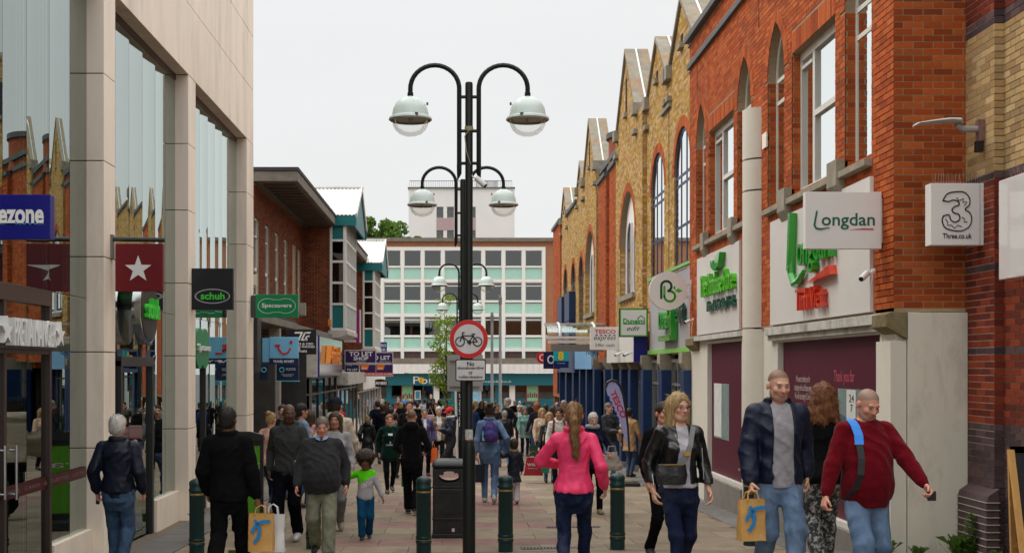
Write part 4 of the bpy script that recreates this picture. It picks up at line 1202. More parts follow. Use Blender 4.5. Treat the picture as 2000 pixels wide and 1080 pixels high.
def gable_wall(X, outline, gables, wins, name):
 P = PR(X)
 holes = [arch(*w[:5]) for w in wins]
 mb = MB(); wall(mb, P, outline, holes, .55); wl = mb.build(name, M_mort_y, yel)
 hb = holes + [arch(w[0], w[1], w[3], w[3], w[4], grow=.24) for w in wins]
 mb = MB(); bricks(mb, P, outline, hb, YEL)
 for w in wins: bricks(mb, PF(w[1]), rect(X + .005, X + .2, w[2], w[3]), [], YEL, depth=.004)
 mb.build('brickwork', M_brick, wl, kind='stuff')
 mb = MB()
 for w in wins: ring(mb, P, w[0], w[1], w[3], w[4], .24, RED)
 mb.build('arch_rings', M_brick, wl, kind='stuff')
 for (c, h, zb, zt) in gables:
  gable_cop(yel, P, c - h, zb, c, zt); gable_cop(yel, P, c + h, zb, c, zt)
  for s in (-1, 1):
   mb = MB(); mb.pbox(P, c + s * h - .2, c + s * h + .2, zb - .22, zb + .1, -.6, .14); mb.build('kneeler', M_stone2, yel, bevel=.01)
   mb = MB(); mb.pbox(P, c + s * h - .22, c + s * h + .22, zb - .75, zb - .62, -.1, .12); mb.build('stone_shelf', M_stone2, yel, bevel=.01)
  mb = MB(); mb.pbox(P, c - .11, c + .11, zb + .25, zt - .75, .004, .02); mb.build('gable_slit', M_core, yel)
  mb = MB(); mb.pbox(P, c - .18, c + .18, zb + .12, zb + .24, 0, .1); mb.build('slit_sill', M_stone2, yel)
 return wl
ol1 = [(25.2, 2.7), (31.66, 2.7), (31.66, 9.3), (31.5, 9.42), (30.0, 10.62), (28.45, 9.42), (28.2, 9.3), (26.7, 10.62), (25.2, 9.42)]
w1 = [(25.75, 27.65, 4.7, 6.85, 7.8), (29.0, 30.95, 4.7, 6.85, 7.8)]
gable_wall(XS1, ol1, [(26.7, 1.5, 9.42, 10.62), (30.0, 1.5, 9.42, 10.62)], w1, 'near_gable_wall')
ol2 = [(31.66, 2.7), (37.0, 2.7), (37.0, 9.4), (36.6, 9.55), (34.65, 11.55), (32.7, 9.55), (32.4, 9.4), (31.66, 9.4)]
w2 = [(33.0, 36.0, 4.5, 6.0, 7.5)]
wr_ = gable_wall(XR, ol2, [(34.65, 1.95, 9.55, 11.55)], w2, 'great_gable_wall')
mb = MB(); bricks(mb, PF(31.66), rect(XR, XS1 + .3, 2.7, 9.3), [], YEL); bricks(mb, PF(42.2), rect(XR, 5.2, 2.4, 9.3), [], YEL); mb.build('return_brickwork', M_brick, wr_, kind='stuff')
ol3 = [(42.2, 2.4), (56.3, 2.4), (56.3, 9.2), (56.2, 9.3), (54.7, 10.55), (53.2, 9.3), (53.0, 9.2), (49.3, 9.2), (49.1, 9.3), (47.6, 10.55), (46.5, 9.65), (46.2, 9.65), (44.3, 11.55), (42.35, 9.6), (42.2, 9.4)]
w3 = [(42.9, 45.75, 4.4, 6.0, 7.5), (46.6, 48.3, 4.2, 5.9, 6.85), (49.8, 51.5, 5.6, 6.0, 6.85), (53.4, 55.2, 5.6, 6.0, 6.9)]
gable_wall(XR, ol3, [(44.3, 1.9, 9.65, 11.55), (47.6, 1.1, 9.65, 10.55), (54.7, 1.45, 9.35, 10.55)], w3, 'far_gable_wall')
PY = PR(XS1)
for (a, b, zb, zs, za) in w1: arch_window(yel, PY, a, b, zb, zs, za, M_blue, M_bright, .05, 2, (6.75, 6.55, 5.6), fw=.08)
for (a, b, zb, zs, za) in w3[1:]: arch_window(yel, PRr, a, b, zb, zs, za, M_blue, M_gsky, .08, 1, (6.0,), fw=.08)
for (a, b, zb, zs, za) in w1:
 mb = MB(); mb.prism(PY, arch(a + .02, b - .02, zb, zs, za - .02), -.1, -.08); mb.build('roller_blind', MATS['pale_blind'], yel)
# big arches: pale infill over two lancets with a white post
for (a, b, zb, zs, za) in (w2[0], w3[0]):
 c = (a + b) / 2
 l1 = arch(a + .22, c - .14, zb + .1, 6.0, 6.7); l2 = arch(c + .14, b - .22, zb + .1, 6.0, 6.7)
 mb = MB(); mb.prism(PRr, arch(a, b, zb, zs, za), -.26, -.16, 0, [l1, l2]); inf = mb.build('pale_infill', M_cream, yel)
 for (p, q) in ((a + .22, c - .14), (c + .14, b - .22)):
  arch_window(yel, PRr, p, q, zb + .1, 6.0, 6.7, M_blue, M_gsky, .2, 1, (5.9,), fw=.08)
 mb = MB(); mb.pbox(PRr, c - .05, c + .05, zb, 6.6, -.16, -.1); mb.build('white_post', M_white, inf)
 mb = MB(); mb.pbox(PRr, a - .05, b + .05, zb - .14, zb, -.15, .1); mb.build('sill', M_stone2, yel)
for (a, b, zb, zs, za) in w1 + [w3[1]]:
 mb = MB(); mb.pbox(PRr if a > 40 else PY, a - .05, b + .05, zb - .14, zb, -.15, .1); mb.build('sill', M_stone2, yel)
mb = MB(); mb.pbox(PY, 28.32, 28.36, 4.8, 8.6, .004, .012); mb.build('expansion_joint', M_core, yel)
mb = MB(); mb.pbox(PY, 28.0, 29.2, 8.55, 8.66, 0, .08); mb.build('string_stone', M_stone2, yel)
mb = MB(); mb.box(XR + .75, XR + .85, 25.3, 56, 2.6, 9); mb.build('room', M_int, yel)
for (a, b) in ((49.6, 51.75), (53.2, 55.4)):
 for z0, z1 in ((3.4, 4.35), (4.37, 5.58)):
  mb = MB(); mb.pbox(PRr, a, b, z0, z1, 0, .28); mb.build('blue_bay_panel', M_dblue, yel, bevel=.01)
# red link with its round turret and two stepped piers
ol = rect(37.0, 42.2, 2.4, 9.2)
mb = MB(); wall(mb, PR(5.12), ol, [], .4); lk = mb.build('link_wall', M_mortar_r, yel)
mb = MB(); bricks(mb, PR(5.12), ol, [], RED);
for (a, b, zt) in ((37.05, 38.55, 8.75), (39.5, 41.6, 8.75)):
 bricks(mb, PRr, rect(a, b, 2.6, zt), [], RED); bricks(mb, PF(a), rect(XR, 5.12, 2.6, zt), [], RED)
mb.build('brickwork', M_brick, lk, kind='stuff')
for (a, b, zt) in ((37.05, 38.55, 8.75), (39.5, 41.6, 8.75)):
 mb = MB(); mb.pbox(PRr, a, b, 2.6, zt, -.25, 0); mb.build('link_pier', M_mortar_r, yel)
 mb = MB(); mb.pbox(PRr, a - .06, b + .06, zt, zt + .14, -.25, .08); mb.build('pier_cap', M_lead, yel)
mb = MB(); mb.pbox(PR(5.12), 36.95, 42.3, 9.2, 9.36, -.5, .12); mb.build('coping', M_lead, yel)
mb = MB(); mb.lathe([(.95, 8.9), (.95, 9.95)], (5.95, 39.4, 0), 28); mb.build('turret', mat('turret_brick', rgb(150, 82, 54), rough=.9, var=.25, scale=9, bump=.3), yel, smooth='auto')
mb = MB(); mb.lathe([(.0, 9.95), (1.03, 9.95), (1.03, 10.12), (0, 10.16)], (5.95, 39.4, 0), 28); mb.build('turret_cap', M_lead, yel, smooth='auto')
# red end pier
ol = rect(56.3, 60.5, 1.0, 9.3)
mb = MB(); wall(mb, PR(4.86), ol, [], .6); ep = mb.build('end_pier', M_mortar_r, yel)
mb = MB(); bricks(mb, PR(4.86), ol, [], RED); bricks(mb, PF(56.3), rect(4.86, 5.4, 6, 9.3), [], RED); mb.build('brickwork', M_brick, ep, kind='stuff')
mb = MB(); mb.pbox(PR(4.86), 56.2, 60.6, 9.3, 9.45, -.6, .1); mb.build('coping', M_lead, yel)
mb = MB(); mb.box(4.9, 16, 60.4, 60.6, -2, 9.2); mb.build('end_wall', M_pbrick, yel)
mb = MB(); mb.tube([(4.75, 56.1, 5.6), (4.75, 56.1, 1.2)], .06, 8); mb.build('drainpipe', mat('pipe_navy', rgb(40, 50, 70), rough=.4), yel)
# coping along the flat parapet
mb = MB(); mb.pbox(PRr, 49.1, 53.2, 9.2, 9.34, -.6, .1); mb.build('coping', M_lead, yel)
# shop level: blue columns with stone brackets, grey-framed glass
cols_y = [25.35, 28.1, 30.9, 33.2, 35.0, 36.9, 38.8, 41.9, 44.3, 46.7, 49.4, 52.6, 55.9]
for yy in cols_y:
 zg_ = gz(XR, yy)
 mb = MB(); mb.box(4.78, 5.04, yy - .22, yy + .22, zg_ - .05, 2.35); mb.build('blue_column', M_dblue, yel, bevel=.02)
 mb = MB(); mb.box(4.74, 5.05, yy - .26, yy + .26, zg_ - .05, zg_ + .16); mb.build('column_base', M_stone2, yel, bevel=.01)
 mb = MB(); mb.prism(PK(0), [(5.1, 2.28), (4.86, 2.28), (4.74, 2.5), (4.74, 2.72), (5.1, 2.72)], yy - .2, yy + .2); mb.build('bracket', M_stone2, yel, bevel=.012)
for a, b in zip(cols_y, cols_y[1:]):
 if a == 38.8: continue
 shop_unit(yel, PR(XR + .12), a + .22, b - .22, gz(XR, b) - .02, 2.6, 3, M_grey, M_shopg)
mb = MB(); mb.box(9, 9.1, 25, 60, -2, 4); mb.box(5.2, 9, 25, 60, -2.3, -2.1)
for yy in (30.9, 36.9, 41.9, 49.4): mb.box(5.3, 9, yy - .05, yy + .05, -2, 3)
mb.build('shop_rooms', M_int, yel)
mb = MB()
for k in range(40):
 yy = ri.uniform(26, 56); zz = -.9 + ri.uniform(0, 2); mb.box(7.2, 7.6, yy, yy + ri.uniform(.3, 1.3), zz, zz + ri.uniform(.3, .9), k % 5)
mb.build('shop_stock', [MATS['stk%d' % k] for k in range(5)], yel)
# fascias over the shops
M_ribf = mat('grey_ribbed_fascia', rgb(186, 182, 184), rough=.5, var=.05, scale=2)
mb = MB(); n = 60
mb.pbox(PR(4.98), 25.25, 30.75, 2.84, 4.62, -.05, .0)
for k in range(n):
 u = 25.28 + (30.7 - 25.28) * k / n; mb.pbox(PR(4.98), u, u + .055, 2.84, 4.62, 0, .03)
fd = mb.build('ribbed_fascia', M_ribf, yel)
mb = MB(); mb.pbox(PR(4.98), 25.22, 30.78, 2.74, 2.84, -.05, .07); mb.pbox(PR(4.98), 25.22, 30.78, 4.62, 4.68, -.05, .06); mb.build('green_trim', mat('trim_green', rgb(130, 190, 90), rough=.4), fd)
PD = PR(4.94)
letters3(fd, PD, 'Dunelm', 28.35, 26.75, 3.3, 3.72, 'raised_lettering', M_lg, .16)
mb = MB(); mb.pbox(PD, 26.75, 28.4, 3.02, 3.14, 0, .16); mb.pbox(PD, 26.72, 26.84, 3.02, 4.1, 0, .16); mb.build('raised_house', M_lg, fd)
letters3(fd, PD, 'edit', 26.55, 25.65, 3.4, 3.85, 'raised_lettering', M_dg, .1)
mb = MB(); mb.pbox(PRr, 31.0, 36.9, 2.55, 3.5, .0, .3); ft = mb.build('shop_fascia', M_fas, yel)
mb = MB(); mb.pbox(PRr, 30.92, 31.0, 2.55, 3.55, .0, .34); mb.build('fascia_end', MATS['royal_blue'], ft)
mb = MB(); mb.pbox(PRr, 42.0, 48.0, 2.35, 3.1, .0, .2); mb.build('shop_fascia', mat('nero_blue', rgb(120, 170, 210), rough=.4), yel)
mb = MB(); mb.text(PF(41.99), 'NERO', 4.78, 2.95, .5, .2, 0, .004); mb.build('lettering', M_core, yel)
mb = MB(); mb.pbox(PRr, 48.1, 56.2, 2.2, 3.2, .0, .2); mb.build('shop_fascia', M_dblue, yel)
# timber coloured entrance wall behind the canopy
mb = MB(); mb.box(4.95, 5.05, 41.75, 41.95, 1.9, 3.3); mb.build('timber_panel', mat('timber', rgb(170, 120, 70), rough=.7, var=.2, scale=6), yel)
# glazed barrel canopy over the arcade entrance
cnp = thing('glass_entrance_canopy', 'curved glass entrance canopy on white steel arms right of the street', 'canopy', (3.9, 38.9, 3.0))
yc, zc, rc = 39.9, 3.38, 1.05
M_cg = glass_mat('canopy_glass', tint=(.88, .93, .91), ior=1.4, gain=.5)
prof = [(yc - rc * math.cos(a), zc + .46 * math.sin(a)) for a in np.linspace(0, math.pi / 2, 9)]
mb = MB()
for (p, q) in zip(prof, prof[1:]):
 mb.hexa([(2.97, p[0], p[1]), (4.9, p[0], p[1]), (4.9, q[0], q[1]), (2.97, q[0], q[1]), (2.97, p[0], p[1] + .02), (4.9, p[0], p[1] + .02), (4.9, q[0], q[1] + .02), (2.97, q[0], q[1] + .02)])
mb.build('curved_glass', M_cg, cnp)
mb = MB(); mb.prism(lambda u, z, d: (2.96 - d, u, z), [(yc, zc)] + prof, 0, .02); mb.build('end_glass', M_cg, cnp)
M_wsteel = mat('white_steel', rgb(220, 218, 214), rough=.4, var=.05)
for (p, nm) in ((prof[0], 'front_rail'), (prof[-1], 'top_rail')):
 mb = MB(); mb.box(2.9, 4.92, p[0] - .05, p[0] + .05, p[1] - .04, p[1] + .05); mb.build(nm, M_wsteel, cnp)
for x in (3.35, 4.5):
 mb = MB(); mb.tube([(x, p[0], p[1] + .05) for p in prof], .045, 8); mb.build('curved_arm', M_wsteel, cnp)
 mb = MB(); mb.box(x - .05, x + .05, yc - rc, yc - rc + .1, 3.0, 3.36); mb.build('hanger', M_grey, cnp)
mb = MB(); mb.box(2.95, 4.92, yc - rc - .02, yc - rc + .08, 3.2, 3.31); mb.build('lower_rail', M_wsteel, cnp)
mb = MB(); mb.box(3.05, 4.75, yc - rc - .1, yc - rc + .15, 2.93, 3.16); mb.build('beam', M_grey, cnp)

# ------------------------------------------------------------------ street furniture
M_post = mat('black_green_post', (.007, .010, .009), rough=.4, var=.2, scale=6, spec=.3)
M_dome = mat('lamp_dome', rgb(206, 220, 214), rough=.35, var=.05, scale=5, dirt=.1, dirtcol=(.3, .3, .28), dscale=6)
M_clear = glass_mat('lamp_bowl_glass', tint=(.92, .92, .9), ior=1.28, gain=.4)
M_lampin = mat('lamp_reflector', rgb(190, 184, 172), rough=.5)
M_rim = mat('lamp_rim', rgb(90, 86, 80), rough=.5)
def lamp_post(label, X, Y, h, thick_h=1.35, detail=True, sc=1.0):
 z0 = gz(X, Y)
 t = thing('street_lamp', label, 'street lamp', (X, Y, z0), group='twin globe street lamps down the street')
 n = 16 if detail else 10
 mb = MB(); mb.lathe([(.075, -.05), (.075, thick_h - .05), (.06, thick_h + .02), (.045, thick_h + .06), (.045, h), (.04, h + .02), (0, h + .02)], (0, 0, 0), n)
 mb.build('post', M_post, t, smooth='auto', local=True)
 for s in (-1, 1):
  ax = .115 * s; gx = .69 * s * sc
  zt = h - .05; r = (abs(gx) - abs(ax)) / 2; cx = (ax + gx) / 2
  pts = [(ax, 0, zt - .95), (ax, 0, zt - .3), (ax, 0, zt + .0)]
  pts += [(cx - s * r * math.cos(a), 0, zt + r * .95 * math.sin(a)) for a in np.linspace(.12, math.pi - .12, 15)]
  pts += [(gx, 0, zt + .0), (gx, 0, zt - .08)]
  mb = MB(); mb.tube(pts, .028, 8 if detail else 6); mb.tube([(ax, 0, zt - .9), (ax - .0 * s, 0, zt - 1.0), (ax + .02 * s, 0, zt - 1.08)], [.03, .028, .004], 8)
  arm = mb.build('arm', M_post, t, smooth='auto', local=True)
  mb = MB()
  for z in (zt - .1, zt - .5, zt - .88): mb.tube([(0, 0, z), (ax, 0, z)], .02, 6)
  mb.build('brace', M_post, arm, local=True)
  c = (gx, 0, zt - .37)
  mb = MB(); mb.lathe([(.0, .275), (.06, .268), (.12, .242), (.17, .196), (.203, .13), (.215, .06), (.218, .04), (.252, .022), (.256, .0), (.235, .0)], c, 24 if detail else 14)
  dm = mb.build('dome', M_dome, t, smooth='auto', local=True)
  mb = MB(); mb.tube([(gx, 0, zt - .05), (gx, 0, zt - .12)], .035, 8); mb.build('neck', M_post, dm, local=True)
  mb = MB(); mb.lathe([(.234, .012), (.02, .012), (.02, -.02)], c, 20); mb.lathe([(.234, -.012), (.24, -.012), (.24, .012)], c, 20); mb.build('reflector', M_lampin, dm, smooth='auto', local=True)
  mb = MB(); mb.lathe([(.215, -.005), (.208, -.06), (.178, -.12), (.125, -.165), (.06, -.188), (0, -.192)], c, 24 if detail else 14); mb.build('bowl', M_clear, t, smooth='auto', local=True)
  if detail:
   mb = MB(); mb.lathe([(0, .0), (.012, .0), (.012, .03), (0, .035)], (gx - s * .2, -.02, zt - .2), 8); mb.lathe([(0, .0), (.02, .0), (.02, .03), (0, .035)], (gx - s * .08, -.23, zt - .36), 8); mb.build('clip', M_rim, dm, local=True)
 return t
LX, LY = wx(916, 14.0), 14.0
lp = lamp_post('nearest black twin globe street lamp carrying the no cycling sign', LX, LY, wz(165, LY) - gz(LX, LY))
def lamp_at(px, top, Y, label, det=True):
 X = wx(px, Y); return lamp_post(label, X, Y, wz(top, Y) - gz(X, Y), detail=det)
lamp_at(904, 353, 20.2, 'second twin globe street lamp, just behind the nearest one')
lamp_at(904, 530, 34.8, 'third twin globe street lamp, small against the white framed block', False)
lamp_at(898.5, 584, 46.5, 'fourth twin globe street lamp, farther off over the crowd', False)
lamp_at(898, 629, 60.0, 'farthest twin globe street lamp near the closing block', False)
# small wiring and stickers on the near post
t = lp; z0 = gz(LX, LY)
h = wz(165, LY) - z0
def on_post(name, zlo, zhi, m, r=.0765):
 mb = MB(); mb.lathe([(r, zlo), (r, zhi)], (0, 0, 0), 16); return mb.build(name, m, lp, smooth='auto', local=True)
on_post('torn_sticker', wz(858, LY) - z0, wz(838, LY) - z0, mat('sticker_white', rgb(190, 190, 186), rough=.7, var=.4, scale=30, dirt=.8, dscale=20), .047)
on_post('brown_sticker', wz(877, LY) - z0, wz(858, LY) - z0, mat('sticker_brown', rgb(120, 60, 40), rough=.6, var=.4, scale=30), .0475)
on_post('tape', wz(892, LY) - z0, wz(876, LY) - z0, mat('sticker_tan', rgb(196, 160, 84), rough=.6, var=.2, scale=30), .048)
mb = MB(); mb.lathe([(.05, h - 1.0 + .45), (.052, h - .53), (.05, h - .5)], (0, 0, 0), 12); mb.build('cable_tie', mat('cable', rgb(150, 140, 110), rough=.6), lp, local=True)
mb = MB(); mb.tube([(0, -.05, h - .55), (-.05, -.05, h - .62), (-.03, -.055, h - .8), (.02, -.05, h - .95)], .006, 5); mb.build('loose_wire', MATS['cable'], lp, local=True)
# little security camera on the post
def cctv(label, p, d, s=1.0, cable=False, parent_side=1):
 t = thing('security_camera', label, 'camera', p)
 p = Vector(p); d = Vector(d).normalized()
 mb = MB(); mb.tube([p, p + d * .12 * s, p + d * .15 * s], [.035 * s, .035 * s, .03 * s], 10); mb.build('housing', mat('cam_white', (.7, .7, .68), rough=.4), t, smooth='auto')
 mb = MB(); mb.tube([p + d * .149 * s, p + d * .155 * s], .026 * s, 10); mb.build('lens', M_black, t)
 mb = MB(); b = p + Vector((parent_side * .06 * s, 0, .02 * s)); mb.tube([p + d * .04 * s, b], .012 * s, 6); mb.tube([b - Vector((parent_side * .01 * s, 0, 0)), b + Vector((parent_side * .02 * s, 0, 0))], .03 * s, 8); mb.build('bracket', MATS['cam_white'], t)
 if cable:
  mb = MB(); q = b + Vector((-.004, -.01, 0)); mb.tube([q, q + Vector((-.01, -.01, -.12)), q + Vector((-.03, -.01, -.2)), q + Vector((-.02, -.01, -.32))], .006, 5); mb.build('cable', MATS['cam_white'], t)
 return t
cctv('small white camera on the nearest lamp post', wp(931, 348, LY), (.6, -.3, -.6), 1.0, False, -1)
cctv('white security camera with dangling cable on the red brick pier', (XR - .12, 13.95, wz(533, 13.9)), (-.6, -.6, -.45), 1.1, True, 1)
cctv('white security camera under the corner of the leaf shop sign', (XR - .12, 24.6, wz(626, 24.6)), (-.7, -.5, -.3), 1.0, True, 1)
cctv('white security camera below the right end of the supermarket sign', (XR - .42, 33.0, wz(690, 33.0)), (-.8, -.5, -.3), 1.2, False, 1)
cctv('white security camera under the house logo sign', (XR - .42, 31.3, wz(690, 31.3)), (-.8, -.5, -.3), 1.2, False, 1)
# no cycling roundel
def roundel():
 t = thing('no_cycling_sign', 'round red ringed white sign with a black bicycle', 'road sign', (LX, LY - .08, wz(662, LY)))
 c = wp(915.5, 662, LY - .09); r = 37.5 * c.y / F
 P0 = PF(c.y)
 mb = MB(); mb.prism(P0, circle(c.x, c.z, r, n=48), -.012, 0); mb.build('plate', mat('sign_grey', (.4, .4, .4), rough=.5), t)
 mb = MB(); mb.prism(P0, circle(c.x, c.z, r - .002, n=48), 0.001, .003, 0, [circle(c.x, c.z, r * .77, n=48)]); mb.build('red_ring', mat('ring_red', rgb(205, 24, 30), rough=.35), t)
 mb = MB(); mb.prism(P0, circle(c.x, c.z, r * .768, n=48), 0.001, .003); mb.build('white_face', mat('sign_face', rgb(206, 204, 204), rough=.4), t)
 mb = MB(); u = r / 37.5
 def pt(a, b): return P0(c.x + a * u, c.z + b * u, .006)
 for wxx in (-17, 17): mb.tube([pt(wxx + 8.6 * math.cos(a), -5 + 8.6 * math.sin(a)) for a in np.linspace(0, 2 * math.pi, 24)[:-1]], 1.1 * u, 5, closed=True)
 for q in ([(-17, -5), (-11.5, 9.5)], [(-12.5, 6.5), (9, 6.5)], [(-12, 5), (1, -6)], [(1, -6), (9.5, 8)], [(8.5, 5), (17, -5)], [(1, -6), (17, -5)], [(-11.5, 9.5), (-13, 12.5), (-8, 12.8)], [(5.5, 9.5), (12.5, 9.8)], [(1, -6), (3, -11)]):
  mb.tube([pt(*a) for a in q], 1.15 * u, 5)
 mb.tube([pt(1 + 3.3 * math.cos(a), -6 + 3.3 * math.sin(a)) for a in np.linspace(0, 2 * math.pi, 14)[:-1]], 1.0 * u, 5, closed=True)
 mb.build('bicycle_symbol', M_black, t)
 mb = MB(); mb.box(LX - .1, LX + .1, c.y + .012, LY - .03, c.z - .02, c.z + .02); mb.build('clamp', M_steel, t)
roundel()
def plate_sign(name, label, cat, x0, x1, y0, y1, Y, thick=.015, rad=.02, m=None, border=None, bw=.012):
 a, b = wp(x0, y1, Y), wp(x1, y0, Y)
 t = thing(name, label, cat, ((a.x + b.x) / 2, Y, a.z))
 P0 = PF(Y)
 mb = MB(); mb.prism(P0, rrect(a.x, b.x, a.z, b.z, rad), -thick, 0); pl = mb.build('plate', border or m, t)
 if border is not None:
  mb = MB(); mb.prism(P0, rrect(a.x + bw, b.x - bw, a.z + bw, b.z - bw, rad * .7), .0005, .002); mb.build('face', m, t)
 return t, P0, a, b
t, P0, a, b = plate_sign('no_skateboarding_sign', 'small white plate reading No skateboarding or rollerskating', 'sign', 889.5, 949, 701.5, 744, LY - .09, m=MATS['sign_face'], border=M_black)
mb = MB(); mb.text(P0, 'No', (a.x + b.x) / 2, wz(710.5, LY), .085, .05, .002, .004, bold=.03)
for py, tx, w in ((719, 'skateboarding', .31), (728.2, 'or', .05), (736.5, 'rollerskating', .28)): mb.text(P0, tx, (a.x + b.x) / 2, wz(py, LY) , w, .046 if tx != 'or' else .036, .002, .004, bold=.02)
mb.build('lettering', M_black, t)
mb = MB(); mb.box(LX - .07, LX + .07, P0(0, 0, 0)[1] + .016, LY - .03, a.z + .1, a.z + .14); mb.build('clamp', M_steel, t)
# the back of a larger sign on the second post
t, P0, a, b = plate_sign('grey_sign_back', 'bare grey back of a square sign behind the skateboarding plate', 'sign', 873.5, 943, 692.5, 764, 20.9, m=mat('grey_sign_back', rgb(158, 158, 154), rough=.45, var=.05))
for py in (702, 752):
 mb = MB(); mb.box(a.x + .04, b.x - .06, 20.86, 20.9, wz(py, 20.9) - .02, wz(py, 20.9) + .02); mb.build('rail', MATS['grey_sign_back'], t)
# yellow push box on the second post
tb = thing('yellow_post_box', 'small yellow metal box strapped to the second lamp post', 'box', tuple(wp(906, 808, 20.9)))
a, b = wp(901, 808, 20.9), wp(911, 783, 20.9)
mb = MB(); mb.box(a.x, b.x, 20.84, 20.95, a.z, b.z); mb.build('case', mat('hazard_yellow', rgb(225, 180, 20), rough=.45), tb, bevel=.01)
mb = MB(); mb.tube([(a.x + .03, 20.83, b.z - .05), (a.x + .03, 20.82, a.z + .05)], .012, 6); mb.build('slot', M_black, tb)
# grey plain columns farther off
for px, top, lab in ((961, 610, 'shorter plain grey lamp column in the middle distance'), (977, 576, 'taller plain grey lamp column right of the bicycle sign')):
 Y = 70.0; p = wp(px, 800, Y); z0 = gz(p.x, Y)
 t = thing('grey_column', lab, 'post', (p.x, Y, z0), group='plain grey columns')
 mb = MB(); hh_ = wz(top, Y) - z0
 mb.lathe([(.13, 0), (.13, 1.6), (.085, 1.7), (.08, hh_), (0, hh_)], (0, 0, 0), 12); mb.build('shaft', mat('galvanised', rgb(140, 142, 142), rough=.5, metal=.3, var=.1), t, smooth='auto', local=True)
 mb = MB(); mb.box(-.1, .1, -.09, .09, hh_ - .55, hh_ - .15); mb.build('head_box', M_grey, t, local=True)
# red pillar-like post at the far corner
px = wp(1093, 800, 62); t = thing('red_post', 'thin red post at the far end of the yellow parade', 'post', (px.x, 62, gz(px.x, 62)))
mb = MB(); mb.lathe([(.11, 0), (.11, 2.4), (.16, 2.5), (.16, 2.75), (.1, 2.85), (0, 2.85)], (0, 0, 0), 14); mb.build('shaft', mat('post_red', rgb(190, 24, 30), rough=.35), t, smooth='auto', local=True)
mb = MB(); mb.lathe([(.165, 2.55), (.165, 2.7)], (0, 0, 0), 14); mb.build('collar', M_wsteel, t, local=True)

# bollards
M_bol = mat('bollard_green', (.005, .032, .032), rough=.35, var=.12, scale=8, spec=.35, dirt=.15, dirtcol=(.06, .06, .05), dscale=5)
M_gold = mat('bollard_gold', rgb(150, 130, 80), rough=.4, metal=.5)
first = None
for (px, lab, Yb) in ((384.5, 'dark green bollard at the elbow of the man in the black jacket', 15.7), (612, 'dark green bollard behind the legs of the man in the grey jumper', 16.3),
                  (827.5, 'dark green bollard just left of the litter bin', 15.7), (987.5, 'dark green bollard right of the nearest lamp post', 15.8), (1206, 'dark green bollard right of the woman in the pink top', 15.9), (1466, 'dark green bollard behind the paper carrier bag', 16.2)):
 X = wx(px, Yb); t = thing('bollard', lab, 'bollard', (X, Yb, gz(X, Yb)), group='green bollards across the street')
 if first is None:
  mb = MB(); mb.lathe([(.098, -.05), (.098, .84), (.106, .85), (.106, .875), (.098, .885), (.098, .935), (.103, .94), (.1, .97), (.08, .995), (.035, 1.015), (0, 1.02)], (0, 0, 0), 28)
  b1 = mb.build('shaft', M_bol, t, smooth='auto', local=True)
  mb = MB(); mb.lathe([(.1, .13), (.106, .14), (.106, .16), (.1, .17)], (0, 0, 0), 28); mb.lathe([(.1, .19), (.106, .2), (.106, .22), (.1, .23)], (0, 0, 0), 28); b2 = mb.build('base_rings', M_bol, t, smooth='auto', local=True)
  mb = MB(); mb.lathe([(.0985, .80), (.1005, .805), (.1005, .82), (.0985, .825)], (0, 0, 0), 28); b3 = mb.build('gold_band', M_gold, t, smooth='auto', local=True)
  mb = MB(); mb.lathe([(.0985, .175), (.1035, .178), (.1035, .184), (.0985, .186)], (0, 0, 0), 28); b4 = mb.build('gold_band', M_gold, t, smooth='auto', local=True)
  first = (b1, b2, b3, b4)
 else:
  for s in first:
   c = s.copy(); C.objects.link(c); c.parent = t

# litter bin
Yb = 17.6; Xb = wx(878, Yb); zb = gz(Xb, Yb)
t = thing('litter_bin', 'black plastic litter bin with domed hood behind the lamp post', 'litter bin', (Xb, Yb, zb))
M_bin = mat('bin_black', (.008, .008, .0085), rough=.5, var=.2, scale=10, spec=.45, dirt=.25, dirtcol=(.08, .075, .07), dscale=4)
w, d = .245, .24
mb = MB(); mb.box(Xb - w, Xb + w, Yb - d, Yb + d, zb + .02, zb + .74); body = mb.build('body', M_bin, t, bevel=.03)
mb = MB(); mb.box(Xb - w - .012, Xb + w + .012, Yb - d - .012, Yb + d + .012, zb, zb + .07); mb.build('base', M_bin, t, bevel=.015)
mb = MB(); mb.box(Xb - w - .008, Xb + w + .008, Yb - d - .008, Yb + d + .008, zb + .27, zb + .3); mb.build('rib', M_bin, t, bevel=.008)
mb = MB(); mb.box(Xb - w - .01, Xb + w + .01, Yb - d - .01, Yb + d + .01, zb + .735, zb + .765); mb.build('rib', M_bin, t, bevel=.008)
mb = MB(); mb.prism(PF(Yb - d - .004), rrect(Xb - .13, Xb + .12, zb + .36, zb + .68, .015), -.004, .006, 0, [rrect(Xb - .12, Xb + .11, zb + .37, zb + .67, .012)]); mb.build('door_panel', M_bin, t)
# hood: four walls with oval openings under a domed lid
mb = MB()
hole = lambda c: circle(c, zb + .895, .16, .085, n=28)
mb.prism(PF(Yb - d), rrect(Xb - w, Xb + w, zb + .765, zb + 1.02, .02), -.03, .0, 0, [hole(Xb)])
mb.prism(PK(Yb + d), rrect(Xb - w, Xb + w, zb + .765, zb + 1.02, .02), -.03, .0, 0, [hole(Xb)])
mb.prism(PL(Xb + w), rrect(Yb - d + .03, Yb + d - .03, zb + .765, zb + 1.02, .01), -.03, 0, 0, [hole(Yb)]); mb.prism(PR(Xb - w), rrect(Yb - d + .03, Yb + d - .03, zb + .765, zb + 1.02, .01), -.03, 0, 0, [hole(Yb)])
mb.build('hood', M_bin, t, smooth='auto')
mb = MB(); n = 10
prof = [(1.02, 1.04), (1.05, 1.05), (1.05, 1.07), (1.0, 1.10), (.86, 1.13), (.5, 1.145), (0, 1.15)]
